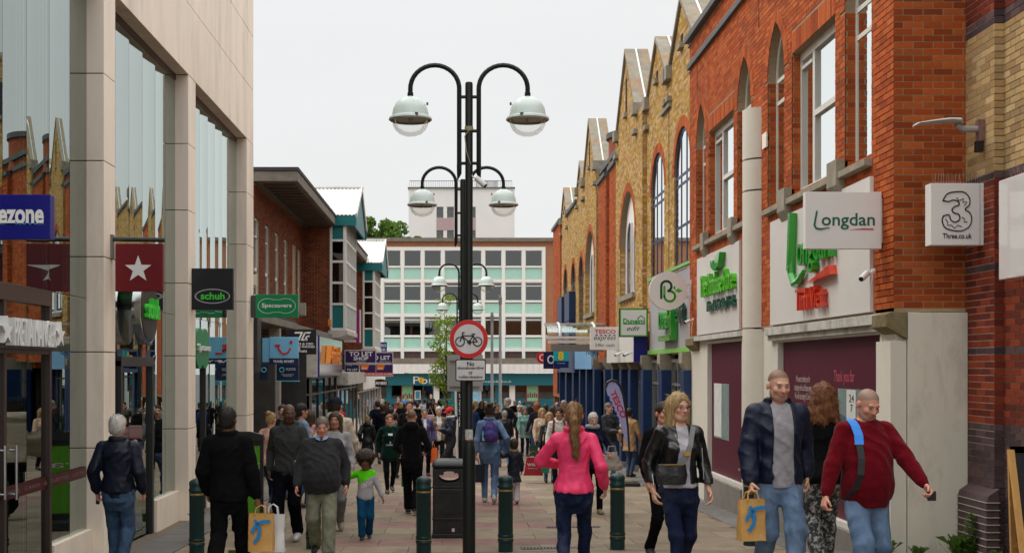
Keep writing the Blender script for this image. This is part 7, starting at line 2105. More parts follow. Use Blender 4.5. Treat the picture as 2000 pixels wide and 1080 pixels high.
  if kind in ('long', 'bob', 'curly'):
   ln = {'long': 1.36, 'bob': 1.50, 'curly': 1.42}[kind]
   for s in (1, -1):
    HK((s * .070, .012, 1.66), (s * .082, -.005, ln + .04), .040, .032, .03)
    HK((s * .045, .062, 1.66), (s * .06, .075, ln), .05, .038, .03)
   HK((0, .075, 1.66), (0, .095, ln - .01), .055, .045, .03)
   if kind == 'curly':
    for q in range(16):
     a = rg.uniform(-1.9, 1.9); HK((math.sin(a) * .1, .05 + math.cos(a) * .06, rg.uniform(1.5, 1.64)), (math.sin(a) * .14, .06 + math.cos(a) * .075, ln + rg.uniform(-.02, .06)), .035, .016, .02)
  if kind == 'ponytail':
   HK((0, .105, 1.685), (0, .135, 1.668), .030, .033, .015)
   pts = [(0, .135, 1.67), (-.012, .165, 1.60), (-.02, .160, 1.52), (-.012, .150, 1.44), (-.03, .145, 1.37), (-.022, .142, 1.30), (-.045, .14, 1.24)]
   rr_ = [.034, .042, .046, .044, .038, .03, .010]
   for (a, b, r1, r2) in zip(pts, pts[1:], rr_, rr_[1:]): HK(a, b, r1, r2, .02)
  if kind == 'bun': HE((0, .10, 1.755), (.042, .042, .038), .015)
  amp = {'short': .003, 'full': .005, 'bob': .005, 'long': .007, 'ponytail': .006, 'bun': .003, 'curly': .010, 'afro': .014, 'quiff': .004}[kind]
  hv.noise(amp, {'curly': 62, 'afro': 85}.get(kind, 90), seed + 3, st=(1, 1, .28) if kind not in ('curly', 'afro') else (1, 1, .5))
  ho = vol_object('hair', hv, hair_mat(HAIR[hair[1]]), t, sc)
  if lod < 2 and len(ho.data.vertices):
   me = ho.data; n_ = len(me.vertices); cv = np.zeros(n_ * 3, np.float32); nv = np.zeros(n_ * 3, np.float32); me.vertices.foreach_get('co', cv); me.vertex_normals.foreach_get('vector', nv); cv = cv.reshape(-1, 3); nv = nv.reshape(-1, 3)
   r_ = np.random.default_rng(seed); ii = r_.integers(0, n_, 900 if near else 420); c_ = cv[ii]; nn = nv[ii]
   fl = np.tile(np.array([[0, .35, -1.0]], np.float32), (len(ii), 1)) if kind not in ('afro', 'curly') else r_.normal(size=(len(ii), 3)).astype(np.float32) + [0, 0, -.6 if kind == 'curly' else 0]
   fl = fl - (fl * nn).sum(1)[:, None] * nn; fl += r_.normal(size=fl.shape) * .22; fl /= np.linalg.norm(fl, axis=1)[:, None] + 1e-6
   sd = np.cross(fl, nn); L_ = r_.uniform(.02, .055, (len(ii), 1)) * (.7 if kind in ('short', 'afro', 'full') else 1.2); w_ = r_.uniform(.0012, .0028, (len(ii), 1)); lift = r_.uniform(.001, .008, (len(ii), 1)) * (2.2 if kind in ('afro', 'curly') else 1)
   a_, m_, b_ = c_ - nn * .002, c_ + fl * L_ * .5 + nn * lift, c_ + fl * L_ + nn * lift * .6
   V_ = np.stack([a_ - sd * w_, a_ + sd * w_, m_ + sd * w_, m_ - sd * w_, b_ + sd * w_ * .3, b_ - sd * w_ * .3], 1).reshape(-1, 3); k_ = np.arange(len(ii))[:, None] * 6
   np_mesh('hair_strands', V_, np.concatenate([k_ + [0, 1, 2, 3], k_ + [3, 2, 4, 5]]), hair_mat(HAIR[hair[1]]), t)
 # ---- trousers
 tv = Vol((-.36 - fat, ym0 if stride > .3 else -.46, .03), (.36 + fat, .5, 1.08), h2)
 tv.loft([(.70 + drop, 0, 0, .11 + fat * .1, .075), (.76 + drop, 0, 0, .148 + fat * .15, .10)] + [(z, cx, cy * .5, rx - belly * .45 - max(0, z - drop - .84) * .17, ry - belly * .6 - max(0, z - drop - .84) * .15) for z, cx, cy, rx, ry in torso(.008) if z < 1.0 + drop], .02)
 for s in (1, -1):
  hip, kn, an, f = LG[s]
  r0, r1, r2 = .086 + fat * .09 + loose * .4 - slim * .2, .060 + loose - slim * .55 + fat * .03, .050 + loose * 1.2 - slim
  tv.cone(hip + np.array([0, .01, -.02]), kn, r0, r1, .03)
  low = an + (kn - an) * .03 + np.array([0, .008, 0])
  tv.cone(kn, low, r1, r2, .02)
  tv.ell(kn + (an - kn) * .3 + np.array([0, .022, 0]), (.048 + loose - slim * .5, .046 + loose - slim * .4, .11), .02)
 if female: tv.ell((0, .075, .90 + drop), (.135 + fat * .1, .075 + fat * .05, .09), .04)
 zk = LG[1][1][2]
 tv.half((0, 0, -1), -.075 + 0)
 tv.noise(.011 if lod < 2 else .004, 30, seed + 5, st=(1.3, 1.3, .6), fn=lambda p: .35 + np.exp(-((p[:, 2] - zk) / .13) ** 2) + np.exp(-((p[:, 2] - .86) / .08) ** 2) + np.exp(-((p[:, 2] - .13) / .08) ** 2), ridge=lod < 2)
 tm = fabric(*trousers) if pattern is None else pattern
 vol_object('trousers', tv, tm, t, sc)
 # ---- shoes
 for s in (1, -1):
  hip, kn, an, f = LG[s]
  sv = Vol((an[0] - .09, an[1] - .30, -.01), (an[0] + .09, an[1] + .16, an[2] + .12), {0: .013, 1: .014, 2: .02, 3: .026}[lod])
  pt_ = 0.0 if f > 0 else .5 * min(1, st / .2)
  heel = an + np.array([0, .045 * math.cos(pt_), -.045 + .03 * math.sin(pt_)]); toe = an + np.array([s * .012, -.155 * math.cos(pt_), -.05 - .15 * math.sin(pt_) * .55])
  mid = (heel + toe) / 2
  if f > 0: heel[2] = .04; toe[2] = .034
  toe[2] = max(toe[2], .034)
  sv.cone(heel, mid, .040, .041, .02); sv.cone(mid, toe, .042, .036, .02); sv.cone(an + np.array([0, .01, .02]), (heel + mid) / 2, .044, .042, .03)
  sv.half((0, 0, -1), 0.0)
  up, sole = np.array(shoes[0], np.float32), np.array(shoes[1], np.float32)
  hz, tz = heel[2] - .04, toe[2] - .034
  def shcol(V, heel=heel, toe=toe, up=up, sole=sole, hz=hz, tz=tz):
   u = np.clip((V[:, 1] - toe[1]) / (heel[1] - toe[1] + 1e-6), 0, 1); zl = tz + (hz - tz) * u
   w = (V[:, 2] < zl + .024)[:, None]
   return np.where(w, sole, up)
  vol_object('shoe', sv, M_shoe, t, sc, shcol)
 # ---- upper garment
 kind, col = top[:2]
 inf = infl if infl is not None and open_front is None else (infl or .012) + .006 if open_front is not None else {'knit': .014, 'cotton': .013, 'nylon': .020, 'leather': .010, 'denim': .014}.get(kind, .016)
 if coat: inf += .006
 def garment(inf, hemz, name, m, sleeves=True, front=None, ribs=False, slv=1.0):
  lo_z = hemz + drop
  gv = Vol((-xm, ym0, lo_z - .05), (xm, ym1 + .06, 1.60 + drop), h2)
  prof = torso(inf, hemz, .012 if coat else .0)
  if hemz < .80: prof = [(hemz + drop - .02, 0, prof[0][2] * .6, prof[0][3] + (.035 if coat else .01), prof[0][4] + (.03 if coat else .01))] + prof
  if kind in ('knit', 'nylon') and not coat and hemz < .86 and name in ('top', 'jacket') and lod < 2:
   pz = [q[0] for q in prof]; gi = lambda z, i: float(np.interp(z, pz, [q[i] for q in prof])); zb_ = lo_z + .055
   prof = [(lo_z - .03, 0, gi(lo_z, 2), gi(lo_z, 3) - .016, gi(lo_z, 4) - .016), (zb_ - .008, 0, gi(zb_, 2), gi(zb_, 3) - .013, gi(zb_, 4) - .013), (zb_ + .012, 0, gi(zb_, 2), gi(zb_, 3) + .003, gi(zb_, 4) + .003)] + [q for q in prof if q[0] > zb_ + .03]
  gv.loft(prof, .008, zlo=lo_z)
  if female and hemz < .97: gv.ell((0, .075, .90 + drop), (.137 + fat * .1 + inf, .077 + fat * .05 + inf, .09 + inf), .04)
  if female:
   for s in (1, -1): gv.ell((s * .068, -.082, 1.265 + drop), (.066 + inf * .4, .052 + inf * .4, .062), .04)
  if fat + belly > .12 and not female:
   for s in (1, -1): gv.ell((s * .075, -.085 - belly * .2, 1.26 + drop), (.08, .05, .06), .05)
  for s in (1, -1):
   sh, el, wr = AR[s]
   gv.cone((s * .045, .018, 1.430 + drop), sh, .040 + inf * .8, .046 + inf * .8, .035)
   if sleeves:
    lr = loose * .4
    gv.cone(sh, el, .047 + inf * .9 + fat * .05 + lr, .041 + inf + lr + fat * .02, .016);
    if slv > .6: gv.cone(el, el + (wr - el) * .80, .042 + inf + lr, .034 + inf, .016); gv.cone(el + (wr - el) * .84, el + (wr - el) * .94, .029 + inf * .75, .028 + inf * .7, .006)
  gv.cone((0, .02, 1.41 + drop), (0, .012, 1.462 + drop), .07 + inf * .5, .058 + inf * .4, .03)
  if hood:
   gv.ell((0, .105, 1.47 + drop), (.125, .065, .075), .03); gv.cone((-.085, .05, 1.485 + drop), (.085, .05, 1.485 + drop), .035, .035, .03)
   for s in (1, -1): gv.cone((s * .085, .04, 1.49 + drop), (s * .035, -.085, 1.43 + drop), .03, .022, .02)
  if collar == 'stand' and name != 'shirt':
   for q in range(14):
    a0, a1 = 2 * math.pi * q / 14, 2 * math.pi * (q + 1) / 14
    gv.cone((.078 * math.sin(a0), .012 + .075 * math.cos(a0), 1.498 + drop - .02 * (1 - math.cos(a0 + math.pi)) * .3), (.078 * math.sin(a1), .012 + .075 * math.cos(a1), 1.498 + drop - .02 * (1 - math.cos(a1 + math.pi)) * .3), .022, .022, .015)
  # neck opening
  gv.cone((0, .012, 1.46 + drop), (0, -.012, 1.62 + drop), .058 + fat * .06 + (.004 if near else 0), .066 + fat * .05, .008, 'sub')
  if collar == 'v': gv.cone((0, -.12, 1.40 + drop), (0, -.12, 1.52 + drop), .02, .05, .01, 'sub')
  if front:
   w0, w1 = front
   X_, Y_, Z_ = gv.co((slice(None),) * 3)
   wz_ = w0 + (w1 - w0) * np.clip((Z_ - lo_z) / (1.45 + drop - lo_z), 0, 1)
   d = np.maximum(np.abs(X_ - .005) - wz_, Y_ + .03)
   gv.f = np.maximum(gv.f, -d)
  gv.half((0, 0, -1), -lo_z)
  if ribs or puffy:
   pass
  els = [AR[s][1] for s in (1, -1)]
  def wr_fn(p):
   e = .4 + .8 * np.exp(-((p[:, 2] - lo_z - .05) / .09) ** 2)
   for q in els: e += 1.1 * np.exp(-(((p - q) ** 2).sum(1)) / .10 ** 2)
   return e
  gv.noise(.009 if lod < 2 else .005, 27, seed + 9, st=(1.2, 1.2, .75), fn=wr_fn, ridge=lod < 2)
  if puffy:
   idx = np.nonzero(np.abs(gv.f) < .05); z = gv.ax[2][idx[2]]; gv.f[idx] -= .008 * np.abs(np.sin(z * 38)).astype(np.float32)
  return vol_object(name, gv, m, t, sc)
 if open_front is not None:
  garment(.010 if female else .019, max(.81, hem - .035) if female else .83, 'shirt', fabric(open_front[0], open_front[1]), sleeves=False)
  garment(inf, hem, 'jacket', fabric(kind, col), front=open_front[2])
 else:
  garment(inf, hem, 'coat' if coat else 'top', fabric(kind, col) if len(top) < 3 else top[2])
 if vest is not None:
  garment(inf + .008, hem, 'waistcoat', fabric(*vest), sleeves=False)
 # ---- extras
 if hatcol is not None:
  cv = Vol((-.2 * hs, -.26 * hs, 1.6 + drop), (.2 * hs, .2 * hs, zt + .06), h1)
  cv.ell(hp((0, .014, 1.69)), np.array((.087, .107, .088)) * hs, .01, 'add', Mh); cv.ell(hp((0, .0, 1.58)), np.array((.14, .16, .102)) * hs, .01, 'sub', Mh)
  cv.ell(hp((0, -.12, 1.692)), np.array((.07, .075, .010)) * hs, .012, 'add', Mh)
  vol_object('cap', cv, fabric('cotton', hatcol), t, sc)
 if scarf is not None:
  cv = Vol((-.2, -.2, 1.36 + drop), (.2, .22, 1.62 + drop), h2)
  for q in range(14):
   a0, a1 = 2 * math.pi * q / 14, 2 * math.pi * (q + 1) / 14
   cv.cone((.092 * math.sin(a0), .01 + .09 * math.cos(a0), 1.495 + drop), (.092 * math.sin(a1), .01 + .09 * math.cos(a1), 1.495 + drop), .036, .036, .02)
  cv.noise(.006, 40, seed); vol_object('scarf', cv, fabric('knit', scarf), t, sc)
 if glasses:
  mb = MB()
  for s in (1, -1):
   mb.tube([tuple(hp((s * .033 + .021 * math.cos(q), -.108, 1.642 + .014 * math.sin(q))) * sc) for q in np.linspace(0, 6.283, 14)[:-1]], .0022, 5, closed=True)
   mb.tube([tuple(hp((s * .054, -.106, 1.646)) * sc), tuple(hp((s * .081, .0, 1.645)) * sc)], .002, 5)
  mb.tube([tuple(hp((-.012, -.109, 1.645)) * sc), tuple(hp((.012, -.109, 1.645)) * sc)], .002, 5)
  mb.build('glasses', mat('spectacle_frame', glasses if isinstance(glasses, tuple) else (.05, .03, .02), rough=.3), t, local=True)
 info = dict(obj=t, AR=AR, sc=sc, drop=drop, X=X, Y=Y, rz=R(face), z=gz(X, Y) + dz)
 def world(p):
  p = np.array(p) * sc; c, s_ = math.cos(R(face)), math.sin(R(face))
  return Vector((X + c * p[0] - s_ * p[1], Y + s_ * p[0] + c * p[1], info['z'] + p[2]))
 info['w'] = world
 info['lhand'] = world(AR[1][2] + (AR[1][2] - AR[1][1]) / np.linalg.norm(AR[1][2] - AR[1][1]) * .085)
 info['rhand'] = world(AR[-1][2] + (AR[-1][2] - AR[-1][1]) / np.linalg.norm(AR[-1][2] - AR[-1][1]) * .085)
 return info

# ------------------------------------------------------------------ the people in the street
def at(label, px, top_y, Y, **kw):
 X = wx(px, Y); st = kw.get('stride', .18)
 H = (E - (top_y - VY) * Y / F - gz(X, Y)) / (1 - .24 * st * st)
 kw.setdefault('lod', 0 if Y < 14.5 else 1 if Y < 24.5 else 2 if Y < 46 else 3)
 return person(label, px, Y, H, **kw)
def strap(label, pts, w, m, name='bag_strap', parent=None):
 mb = MB(); pts = [Vector(p) for p in pts]
 for a, b in zip(pts, pts[1:]): mb.bar(a, b, w, .006, up=(0, 1, 0))
 return mb
def carrier(name, label, hand, w, h, d, m, rz=0.0, logo=None, handle=.1, soft=0.0, group='bags carried by people', hm=None, taper=.0):
 """flat-bottomed carrier bag hanging from a hand"""
 hx, hy, hz = hand
 t = thing(name, label, 'bag', (hx, hy, hz - handle - h), rz, group)
 n = 7; rg = random.Random(int(hx * 1000))
 mb = MB(); base = []
 for k in range(n):
  f = k / (n - 1); ww = w * (1 - taper * f) ; dd = d * (1 - .45 * f) if soft else d * (1 - .12 * f)
  ring_ = rrect(-ww / 2, ww / 2, -dd / 2, dd / 2, min(.015, dd * .3), 2)
  mb.v += [(x + rg.uniform(-1, 1) * soft, y + rg.uniform(-1, 1) * soft, f * h + (rg.uniform(-1, 1) * soft if 0 < k < n - 1 else 0)) for x, y in ring_]
 m_ = 12
 for k in range(n - 1):
  for j in range(m_): mb.f.append((k * m_ + j, k * m_ + (j + 1) % m_, (k + 1) * m_ + (j + 1) % m_, (k + 1) * m_ + j))
 mb.f.append(tuple(range(m_))[::-1]); mb.m = [0] * len(mb.f); mb.c = [None] * len(mb.f)
 b = mb.build('body', m, t, smooth='auto', local=True)
 mb = MB()
 for yy in (-d * .35, d * .35): mb.tube([(-w * .22, yy, h - .01), (-w * .18, yy * .6, h + handle * .7), (0, 0, h + handle), (w * .18, yy * .6, h + handle * .7), (w * .22, yy, h - .01)], .006, 5)
 mb.build('handles', hm or m, t, local=True)
 if logo: logo(t, w, h, d)
 return t
def CL(r, g_, b):
 c = rgb(r, g_, b); l = max(c); k = .45 + .55 * min(1, l / .12)      # dark cloth photographs near black
 return (c[0] * k, c[1] * k, c[2] * k)
NAVYJ = CL(30, 40, 66); BLK = (.006, .006, .007); JEAN = CL(46, 74, 112); LJEAN = CL(122, 150, 184); DJEAN = CL(24, 40, 78)
WHT = (.62, .62, .6)

# -- front left
p1 = at('white haired man in navy jacket and blue jeans walking away by the stone column', 231, 813, 12.75, face=176, top=('nylon', CL(20, 28, 50)), trousers=('denim', CL(56, 78, 104)), hair=('full', 'white'), skin='pink', collar='stand', hem=.84, fat=.03, loose=.012, stride=.12, swing=.03, rcurl=.9, lcurl=.9, phase=1)
mb = MB(); h_ = p1['lhand']; tph = thing('phone', 'small dark phone in the white haired man\'s hand', 'phone', tuple(h_)); mb.box(h_.x - .02, h_.x + .02, h_.y - .02, h_.y - .005, h_.z - .06, h_.z + .05); mb.build('case', M_black, tph, bevel=.004)
p2 = at('dark haired man in black jacket and trousers walking away with carrier bags', 446, 797, 11.4, face=172, top=('cotton', BLK), trousers=('cotton', (.006, .006, .0065)), hair=('short', 'black'), skin='brown', collar='stand', hem=.83, loose=.018, stride=.26, swing=.05, phase=-1, rh=(-.27, -.06, .83), rcurl=1.5, infl=.028)
p3 = at('bald man in charcoal zip hoodie and black joggers with white trainers', 563, 790, 17.0, face=-8, top=('knit', CL(66, 68, 68)), trousers=('cotton', CL(22, 24, 32)), hair=('bald', 'black'), skin='dark', hood=True, hem=.84, fat=.06, loose=.016, stride=.16, swing=.1, phase=-1, look=(25, 5), shoes=((.6, .6, .62), (.62, .62, .64)), beard=.4, lh=(.22, -.28, 1.02), lcurl=1.1)
h_ = p3['lhand']; t = thing('paper_slip', 'white paper slip in the hoodie man\'s hand', 'paper', tuple(h_))
mb = MB(); mb.hexa([(h_.x - .03, h_.y - .03, h_.z - .06), (h_.x + .05, h_.y - .03, h_.z - .05), (h_.x + .05, h_.y - .027, h_.z - .05), (h_.x - .03, h_.y - .027, h_.z - .06), (h_.x - .01, h_.y - .05, h_.z + .08), (h_.x + .06, h_.y - .05, h_.z + .09), (h_.x + .06, h_.y - .047, h_.z + .09), (h_.x - .01, h_.y - .047, h_.z + .08)]); mb.build('sheet', MATS['paper'], t)
p4 = at('middle aged man in charcoal jumper and olive grey trousers striding to the camera', 629, 815, 15.2, face=2, top=('knit', CL(62, 63, 66)), trousers=('cotton', CL(126, 128, 110)), hair=('short', 'greybrown'), skin='pink', hem=.80, fat=.10, belly=.09, loose=.022, stride=.22, swing=.08, phase=1, look=(4, 12), infl=.026, shoes=((.02, .02, .02), (.02, .02, .02)))
# pale blue shirt collar
mb = MB(); W_ = p4['w']
for s in (1, -1): mb.hexa([W_((s * .01, -.10, 1.43)), W_((s * .06, -.085, 1.45)), W_((s * .075, -.03, 1.475)), W_((s * .03, -.06, 1.49)), W_((s * .01, -.112, 1.43)), W_((s * .065, -.097, 1.45)), W_((s * .085, -.03, 1.475)), W_((s * .035, -.065, 1.50))])
bpy.context.view_layer.update()
cb = mb.build('shirt_collar', mat('shirt_pale_blue', rgb(150, 170, 205), rough=.8), None); cb.parent = p4['obj']; cb.matrix_parent_inverse = p4['obj'].matrix_world.inverted()
p5 = at('long haired woman in pale grey sweatshirt behind the man in the charcoal jumper', 655, 806, 18.2, face=8, top=('knit', CL(150, 150, 152)), trousers=('knit', CL(120, 120, 122)), hair=('long', 'brown'), skin='tan', female=True, hem=.78, slim=.004, stride=.2, phase=-1, loose=.006, look=(-12, 0), shoes=((.25, .2, .15), (.5, .5, .48)), swing=.05)
p6 = at('toddler with curly dark hair in lime and grey sweatshirt and teal trousers', 714, 893, 17.3, face=6, child=True, top=('knit', CL(160, 158, 162)), trousers=('cotton', CL(22, 72, 104)), hair=('afro', 'dkbrown'), skin='brown', stride=.13, hem=.80, loose=.02, fat=.08, rh=(-.50, -.06, 1.22), swing=.05, look=(-6, 8), phase=-1, lod=1, shoes=((.02, .025, .03), (.4, .4, .38)), lh=(.36, -.1, .86))
# lime shoulder of the toddler's sweatshirt: vertex colour on its own material
def two_tone(o, fn):
 me = o.data; n = len(me.vertices); co = np.zeros(n * 3, np.float32); me.vertices.foreach_get('co', co); co = co.reshape(-1, 3)
 ca = me.color_attributes.new('Col', 'FLOAT_COLOR', 'POINT'); col = np.ones((n, 4), np.float32); col[:, :3] = fn(co); ca.data.foreach_set('color', col.ravel())
 me.materials.clear(); me.materials.append(mat('printed_jersey', (0, 0, 0), rough=.9, var=.12, scale=14, bump=.3, bscale=15, attr='Col', spec=.15))
def part_of(inf, nm): return [c for c in inf['obj'].children if c.name.split('.')[0] == nm][0]
s_ = p6['sc']
two_tone(part_of(p6, 'top'), lambda V: np.where(((V[:, 2] / s_ - 1.25) - .55 * (V[:, 0] / s_) > 0.0)[:, None], np.array(rgb(90, 215, 20), np.float32), np.array(rgb(165, 163, 166), np.float32)))
def chest_text(inf, txt, x, z, w, h, m, ang=0.0, y=-.17, name='print', d=.004):
 """lettering lying on the front of a top: each vertex is dropped onto the cloth"""
 vs, fs, bw, bh = text_mesh(txt, .03, 0.0); o = part_of(inf, 'top'); sc = inf['sc']; V = []
 dg = bpy.context.evaluated_depsgraph_get()
 from mathutils.bvhtree import BVHTree
 me = o.data; bv = BVHTree.FromPolygons([v.co for v in me.vertices], [p.vertices for p in me.polygons])
 for (a, b) in vs:
  u, q = (a - .5) * w, (b - .5) * h; px_, pz_ = (x + u * math.cos(ang) - q * math.sin(ang)) * sc, (z + u * math.sin(ang) + q * math.cos(ang)) * sc
  r = bv.ray_cast(Vector((px_, -1, pz_)), Vector((0, 1, 0))); yy = r[0].y if r[0] is not None else y * sc
  V.append((px_, yy - d, pz_))
 me2 = bpy.data.meshes.new(name); me2.from_pydata(V, [], fs); me2.materials.append(m); ob = link(name, me2, inf['obj'])
 return ob
chest_text(p6, 'XBOX', .015, 1.17, .30, .085, mat('print_white', (.66, .66, .66), rough=.8), ang=.42)
p7 = at('person in dark cap, red scarf and cream jacket walking away', 657, 778, 20.0, face=168, top=('cotton', CL(196, 184, 164)), trousers=('cotton', CL(40, 40, 44)), hair=('short', 'dkbrown'), hatcol=CL(36, 46, 60), scarf=CL(196, 24, 34), hem=.82, fat=.05, stride=.15, loose=.01, hood=True)
p8 = at('blonde woman in peach jacket and navy jeans half hidden by the hoodie man', 530, 806, 21.0, face=160, top=('cotton', CL(214, 168, 152)), trousers=('denim', CL(26, 38, 62)), hair=('bun', 'blond'), female=True, hem=.84, slim=.006, stride=.2, shoes=((.3, .28, .24), (.5, .5, .48)))
p9 = at('dark haired bearded man looking over the hoodie man\'s shoulder', 552, 791, 24.0, face=10, top=('cotton', CL(40, 42, 48)), hair=('short', 'dkbrown'), beard=.6, skin='fair', stride=.12)
p10 = at('dark haired person in pale blue jacket right of the hoodie man', 590, 790, 22.0, face=120, top=('cotton', CL(120, 140, 160)), hair=('full', 'black'), stride=.14, skin='tan')
p11 = at('woman in light pink top beyond the hoodie man', 607, 802, 23.4, face=150, top=('cotton', CL(210, 160, 160)), hair=('bob', 'brown'), female=True, stride=.14)

# -- middle group
p12 = at('short woman in black hooded coat and brown trousers walking away', 718, 813, 34.0, face=168, top=('nylon', CL(26, 28, 34)), trousers=('cotton', CL(104, 84, 70)), hair=('bun', 'blond'), female=True, coat=True, hood=True, hem=.62, stride=.1, loose=.02, lod=1)
p13 = at('young woman with tied back ginger hair in dark green sweatshirt and black leggings', 761, 810, 25.5, face=10, top=('knit', CL(14, 52, 44)), trousers=('cotton', (.006, .006, .008)), hair=('ponytail', 'ginger'), skin='fair', female=True, hem=.72, slim=.010, loose=.004, stride=.22, phase=-1, lod=1, shoes=((.06, .06, .06), (.6, .6, .58)), infl=.028)
chest_text(p13, 'T', -.0, 1.2, .1, .22, MATS['print_white']); chest_text(p13, 'ROUGHNECK', .02, 1.06, .22, .035, MATS['print_white'])
p14 = at('man in black hoodie and black trousers with shaved hair seen from behind', 804, 800, 20.7, face=176, top=('knit', BLK), trousers=('cotton', (.007, .007, .008)), hair=('buzz', 'dkbrown'), skin='fair', hood=True, hem=.82, stride=.2, loose=.014, phase=1, lod=1, lh=(.20, -.2, 1.0), rh=(-.22, -.2, 1.02), shoes=((.015, .015, .015), (.5, .5, .5)))
p15 = at('tall dark haired man in black jumper walking towards the camera', 800, 783, 29.5, face=2, top=('knit', CL(26, 26, 28)), hair=('short', 'dkbrown'), skin='pink', fat=.06, stride=.15)
p16 = at('woman in purple jacket with sunglasses and short fair hair', 829, 798, 31.0, face=8, top=('nylon', CL(84, 76, 128)), trousers=('cotton', CL(24, 26, 36)), hair=('short', 'greybrown'), female=True, glasses=True, hem=.82, stride=.16, open_front=('cotton', WHT, (.015, .04)), lod=1)
p17 = at('white haired woman in taupe jacket over a white top', 857, 795, 33.5, face=4, top=('cotton', CL(128, 112, 96)), trousers=('cotton', CL(40, 38, 40)), hair=('full', 'white'), female=True, hem=.82, stride=.14, open_front=('cotton', WHT, (.05, .06)), lod=1)
p18 = at('man in red cap and navy hooded jacket looking down at his phone', 880, 796, 31.5, face=-68, top=('nylon', CL(34, 40, 62)), trousers=('cotton', CL(64, 64, 68)), hair=('short', 'black'), skin='tan', hatcol=CL(214, 48, 52), hood=True, hem=.84, stride=.3, loose=.014, lh=(.08, -.3, 1.15), rh=(-.08, -.3, 1.15), look=(0, 18), lod=1, scarf=(.6, .6, .62))
p19 = at('man in navy coat with dark hair seen from behind by the far left shops', 738, 782, 40, face=172, top=('cotton', CL(28, 36, 56)), hair=('short', 'dkbrown'), coat=True, hem=.68)
# -- woman with child by the hand
p20 = at('woman in denim jacket and jeans walking away with a child by the hand', 956, 790, 23.0, face=180, top=('denim', CL(96, 122, 154)), trousers=('denim', CL(88, 116, 150)), hair=('bun', 'dkbrown'), skin='tan', female=True, collar='stand', hem=.90, slim=.002, stride=.2, phase=1, lod=1, shoes=((.5, .48, .46), (.6, .6, .58)), rh=(-.33, -.02, .92), lh=(.24, .02, .84), lcurl=1.4, loose=.004)
p21 = at('small child in navy coat with fur trimmed hood holding the denim woman\'s hand', 1004, 863, 22.8, face=178, child=True, top=('nylon', CL(26, 32, 52)), trousers=('cotton', CL(190, 178, 186)), hair=('full', 'dkbrown'), skin='tan', coat=True, hem=.62, stride=.08, lh=(.34, 0, 1.42), loose=.02, lod=1, shoes=((.35, .03, .05), (.35, .05, .06)), scarf=CL(150, 126, 98))
def backpack(label, inf, m, w=.3, h=.42, d=.15, z=1.02, extra=None):
 t = thing('backpack', label, 'backpack', tuple(inf['w']((0, .2, z))), inf['rz'], 'bags carried by people'); sc = inf['sc']
 v = Vol((-w, -.2, -.05), (w, .25, h + .1), .012)
 v.loft([(0, 0, .0, w / 2, d / 2), (h * .3, 0, .01, w / 2 + .01, d / 2 + .015), (h * .75, 0, 0, w / 2 - .01, d / 2), (h, 0, -.03, w / 2 - .07, d / 2 - .04)], .03, e=3.2); v.ell((0, d * .55, h * .3), (w * .36, .05, h * .24), .02); v.noise(.004, 25, 3)
 vol_object('body', v, m, t, sc)
 mb = MB(); mb.tube([(-w * .3, d * .5, h * .9), (0, d * .45, h + .05), (w * .3, d * .5, h * .9)], .008, 5); mb.build('loop', M_black, t, local=True)
 return t
bp = backpack('blue patterned backpack on the denim woman\'s back', p20, mat('pack_blue', rgb(44, 52, 120), rough=.7, var=.6, scale=16, dirt=.7, dirtcol=rgb(150, 70, 130), dscale=12), w=.27, h=.36, z=1.08)
mb = MB(); mb.lathe([(.03, .02), (.03, .16), (.02, .18), (.02, .21), (0, .21)], (.12, .06, .0), 10); mb.build('bottle', mat('bottle_teal', rgb(120, 180, 190), rough=.3), bp, smooth='auto', local=True)
carrier('shopping_bag', 'flat navy shopping bag in the denim woman\'s other hand', p20['lhand'], .36, .34, .1, mat('bag_navy', CL(24, 30, 52), rough=.6), rz=.1)
p22 = at('grey haired man in black quilted jacket and jeans walking away', 985, 802, 34.5, face=200, top=('nylon', (.014, .014, .017)), trousers=('denim', CL(70, 104, 148)), hair=('short', 'grey'), skin='pink', puffy=True, hem=.82, fat=.08, lod=1, stride=.2, shoes=((.02, .02, .02), (.5, .5, .5)))
p23 = at('tall grey haired man in dark navy fleece turned sideways', 990, 778, 40, face=-60, top=('knit', CL(36, 40, 50)), hair=('full', 'grey'), fat=.06)
p24 = at('dark haired man beside the grey haired man beyond the signpost', 971, 790, 42, face=20, top=('cotton', CL(50, 50, 56)), hair=('short', 'black'), skin='tan')
p25 = at('older woman in pale teal raincoat and navy trousers coming towards the camera', 1025, 796, 41, face=4, top=('nylon', CL(120, 164, 156)), trousers=('cotton', CL(34, 44, 72)), hair=('bob', 'greybrown'), female=True, coat=True, hem=.66, lod=1, stride=.12)
t = thing('handbag', 'small grey handbag slung in front of the teal raincoat', 'handbag', tuple(p25['w']((.12, -.2, .85))), 0, 'bags carried by people')
v = Vol((-.2, -.12, -.02), (.2, .12, .25), .014); v.loft([(0, 0, 0, .13, .05), (.1, 0, 0, .14, .055), (.19, 0, 0, .11, .03)], .02, e=3); vol_object('body', v, mat('bag_greyleather', rgb(110, 104, 98), rough=.5), t)
mb = MB(); mb.tube([(-.1, 0, .17), (-.2, .1, .55), (-.25, .2, .65)], .01, 5); mb.build('strap', MATS['bag_greyleather'], t, local=True)
p26 = at('white haired woman in grey cardigan behind the teal raincoat', 1014, 792, 47, face=6, top=('knit', CL(120, 114, 106)), hair=('full', 'white'), female=True, trousers=('cotton', CL(60, 60, 66)), open_front=('cotton', WHT, (.05, .06)), lod=2)
